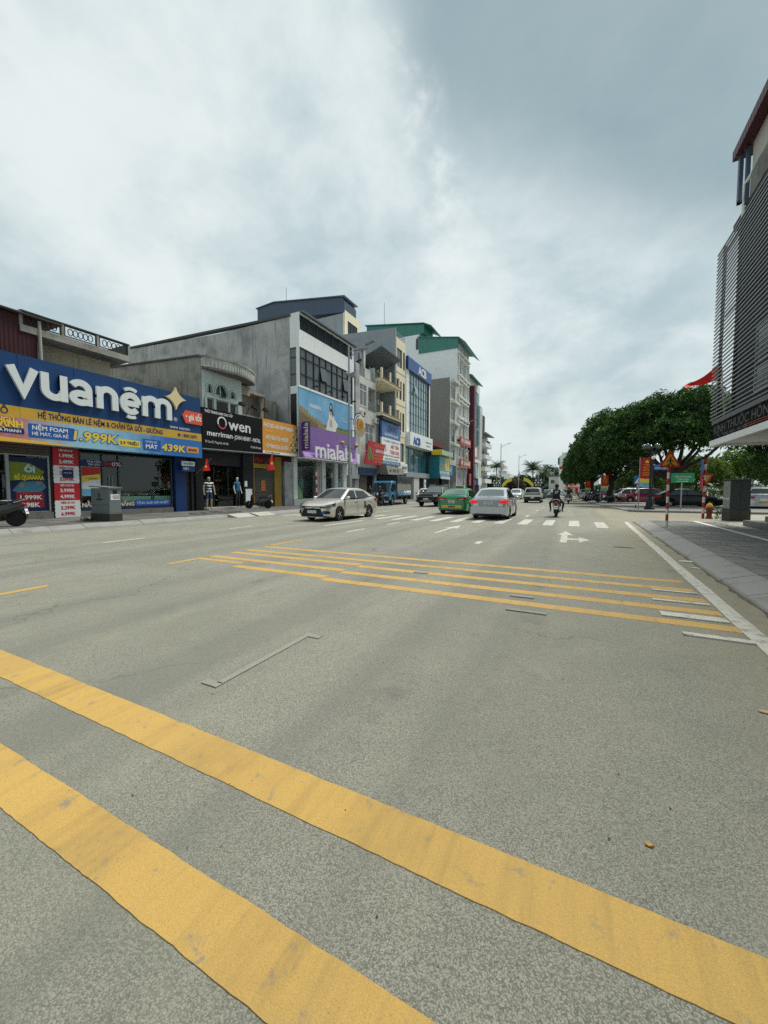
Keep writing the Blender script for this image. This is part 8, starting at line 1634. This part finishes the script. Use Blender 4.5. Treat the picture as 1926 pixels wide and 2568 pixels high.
def palm(label, x, y, h, n, Lf, seed, name='palm_tree'):
    t = thing(name, label, 'tree', (x, y, 0), 'palms at the far junction'); rnd = random.Random(seed); MB().tube([(x, y, 0), (x + .2, y, h * .5), (x + .1, y, h)], [.30, .24, .2], 10).build('trunk', wallmat('palm_bark', (.16, .145, .12), (.07, .06, .05), .5, 3, .9, False), t, 50); b = MB()
    for k in range(n):
        a = 2 * math.pi * k / n + rnd.uniform(-.2, .2); el = rnd.uniform(.15, 1.25); d = Vector((math.cos(a) * math.cos(el), math.sin(a) * math.cos(el), math.sin(el))); p = Vector((x + .1, y, h)); pts = [p.copy()]
        for j in range(12): p = p + d * Lf / 12; d = (d + Vector((0, 0, -.135))).normalized(); pts.append(p.copy())
        sd_ = Vector((-math.sin(a), math.cos(a), 0))
        for j in range(1, 13):
            f = j / 12; ll = Lf * .30 * math.sin(math.pi * (f * .85 + .12)) + .1
            for s_ in (-1, 1):
                for q in (0, .5):
                    c = pts[j - 1].lerp(pts[j], q); e = c + sd_ * s_ * ll * .85 + (pts[j] - pts[j - 1]).normalized() * ll * .5 + Vector((0, 0, -ll * .5)); w_ = (pts[j] - pts[j - 1]) * .30; b.add([c, c + w_, e], [(0, 1, 2)])
        b.tube(pts, .04, 4)
    b.build('crown', leafP, t, recalc=False)
palm('tall feathery palm behind the last houses of the shop row', -30.2, 170, 11.4, 30, 5.2, 1); palm('tall palm in the middle of the far junction', -15.6, 170, 10.0, 34, 5.6, 2); palm('lower palm behind the junction lamp', -11.8, 178, 8.2, 22, 4.6, 3)
for x, y, hh, r_, m, lb, sd_ in ((-10.0, 190, 13.2, 5.2, leafC, 'tall rounded hazy tree behind the far palms', 1), (-19, 168, 8.0, 4.6, leafC, 'dark broad tree behind the yellow arch', 2), (-21.5, 160, 6.2, 3.4, flam, 'red flowering flame tree behind the yellow arch', 3), (-26, 165, 6.0, 3.6, leafC, 'low green tree under the tall palm', 4), (-6, 150, 4.6, 3.4, leafC, 'low rounded shrub tree behind the dark teal sedan', 5), (-14.5, 175, 6.5, 3.6, leafC, 'green tree below the middle palm', 6), (-3.0, 140, 4.0, 3.0, leafC, 'low green tree beside the white corner house', 7), (-33, 175, 8, 4, leafC, 'green tree behind the old balcony block', 8)):
    broad_tree(lb, x, y, hh, [(x, y, hh * .66, r_, r_, hh * .34), (x - r_ * .5, y, hh * .45, r_ * .7, r_, hh * .3), (x + r_ * .5, y, hh * .5, r_ * .7, r_, hh * .3)], m, 7000, .8, .3, 60 + sd_, .3, hh * .3, 0, group='trees at the far junction')

# ================================================================== far buildings
wb2 = thing('corner_house', 'white four storey house with arched window beyond the tree lined kerb', 'house', (-1.5, 121, 0))
bo('wall', whitep, wb2, -4.0, 6, 120, 132, .1, 11.2); bo('parapet', whitep, wb2, -3.4, 6, 119.9, 120, 11.2, 12.0); bo('red_sign', redp, wb2, -3.9, -2.2, 119.85, 119.95, 7.4, 8.1); bo('side_shutter', mat('teal_shutter', (.04, .16, .18), .6), wb2, -4.35, -3.9, 119.7, 119.9, 8.6, 10.6)
b = MB(); b.prism([(-2.9, 8.8), (-1.4, 8.8), (-1.4, 10.0)] + [(-2.15 + .75 * math.cos(R(a)), 10.0 + .7 * math.sin(R(a))) for a in range(0, 181, 15)] + [(-2.9, 10.0)], 'y', 119.93, 119.99); aw = b.build('arched_window', dark_glass, wb2); bo('window_bar', whitep, wb2, -2.95, -1.35, 119.9, 119.93, 9.5, 9.6); bo('window_bar', whitep, wb2, -2.19, -2.11, 119.9, 119.93, 8.8, 10.6)
sm = thing('low_house', 'low pale grey house beside the white corner house', 'house', (-6, 132, 0)); bo('wall', plas, sm, -7.2, -4.2, 131, 140, .0, 5.6); bo('roof', greym, sm, -7.4, -4.0, 130.9, 140.2, 5.6, 5.75); bo('window', dark_glass, sm, -6.6, -5.6, 130.93, 130.99, 3.6, 4.6)
mst = thing('antenna_mast', 'thin radio mast behind the low grey house', 'antenna', (-6.6, 150, 0)); MB().tube([(-6.6, 150, 0), (-6.6, 150, 8.8)], [.15, .08], 6).build('mast', steel, mst)
gh_ = thing('guard_house', 'small guard house with red tiled roof beyond the second rider', 'house', (-.6, 100, .115)); bo('wall', beige, gh_, -2.0, .9, 100, 103, .1, 2.2); MB().loft([[(-2.5, 99.5, 2.2), (1.4, 99.5, 2.2), (1.4, 103.5, 2.2), (-2.5, 103.5, 2.2)], [(-1.0, 101, 3.0), (0, 101, 3.0), (0, 102, 3.0), (-1.0, 102, 3.0)]]).build('roof', mat('red_tile', (.28, .06, .045), .7), gh_); bo('window', dark_glass, gh_, -1.4, -.4, 99.96, 99.99, .9, 1.8); bo('red_panel', redp, gh_, .2, .8, 99.95, 99.99, .6, 1.9)
fb_ = thing('far_block', 'far pale block seen over the trees beside the old balcony block', 'building', (-33, 230, 0)); bo('wall', whitep, fb_, -44, -33, 230, 245, 0, 11.0); bo('upper_storey', plas, fb_, -40, -35, 231, 240, 11, 12.6); bo('window', dark_glass, fb_, -42, -40, 229.9, 229.97, 7.5, 9.2); bo('window', dark_glass, fb_, -38.5, -36.5, 229.9, 229.97, 7.5, 9.2)
fw2 = thing('far_wood', 'distant hazy band of trees closing the street', 'trees', (-20, 260, 0)); tag(fw2, kind='stuff'); link('foliage', crown_mesh('far_wood', leafC, [(-60 + 9 * k, 10 * math.sin(k), 3.0, 7, 5, 3.4 + 1.4 * math.sin(k * 2.3)) for k in range(16)], 24000, 1.5, .6, 91), fw2)
fbar = thing('barrier_arm', 'blue round sign and curved barrier arm at the far junction', 'barrier', (-9.5, 145, 0)); MB().tube([(-10.2, 145, 0), (-10.1, 145, 2.2), (-8.5, 145, 3.2), (-6.5, 145, 3.5)], .06, 6).build('arm', steel, fbar, 40); MB().prism(circ(-10.6, 1.3, .75, 18), 'y', 144.9, 144.95).build('disc', blue_t, fbar)
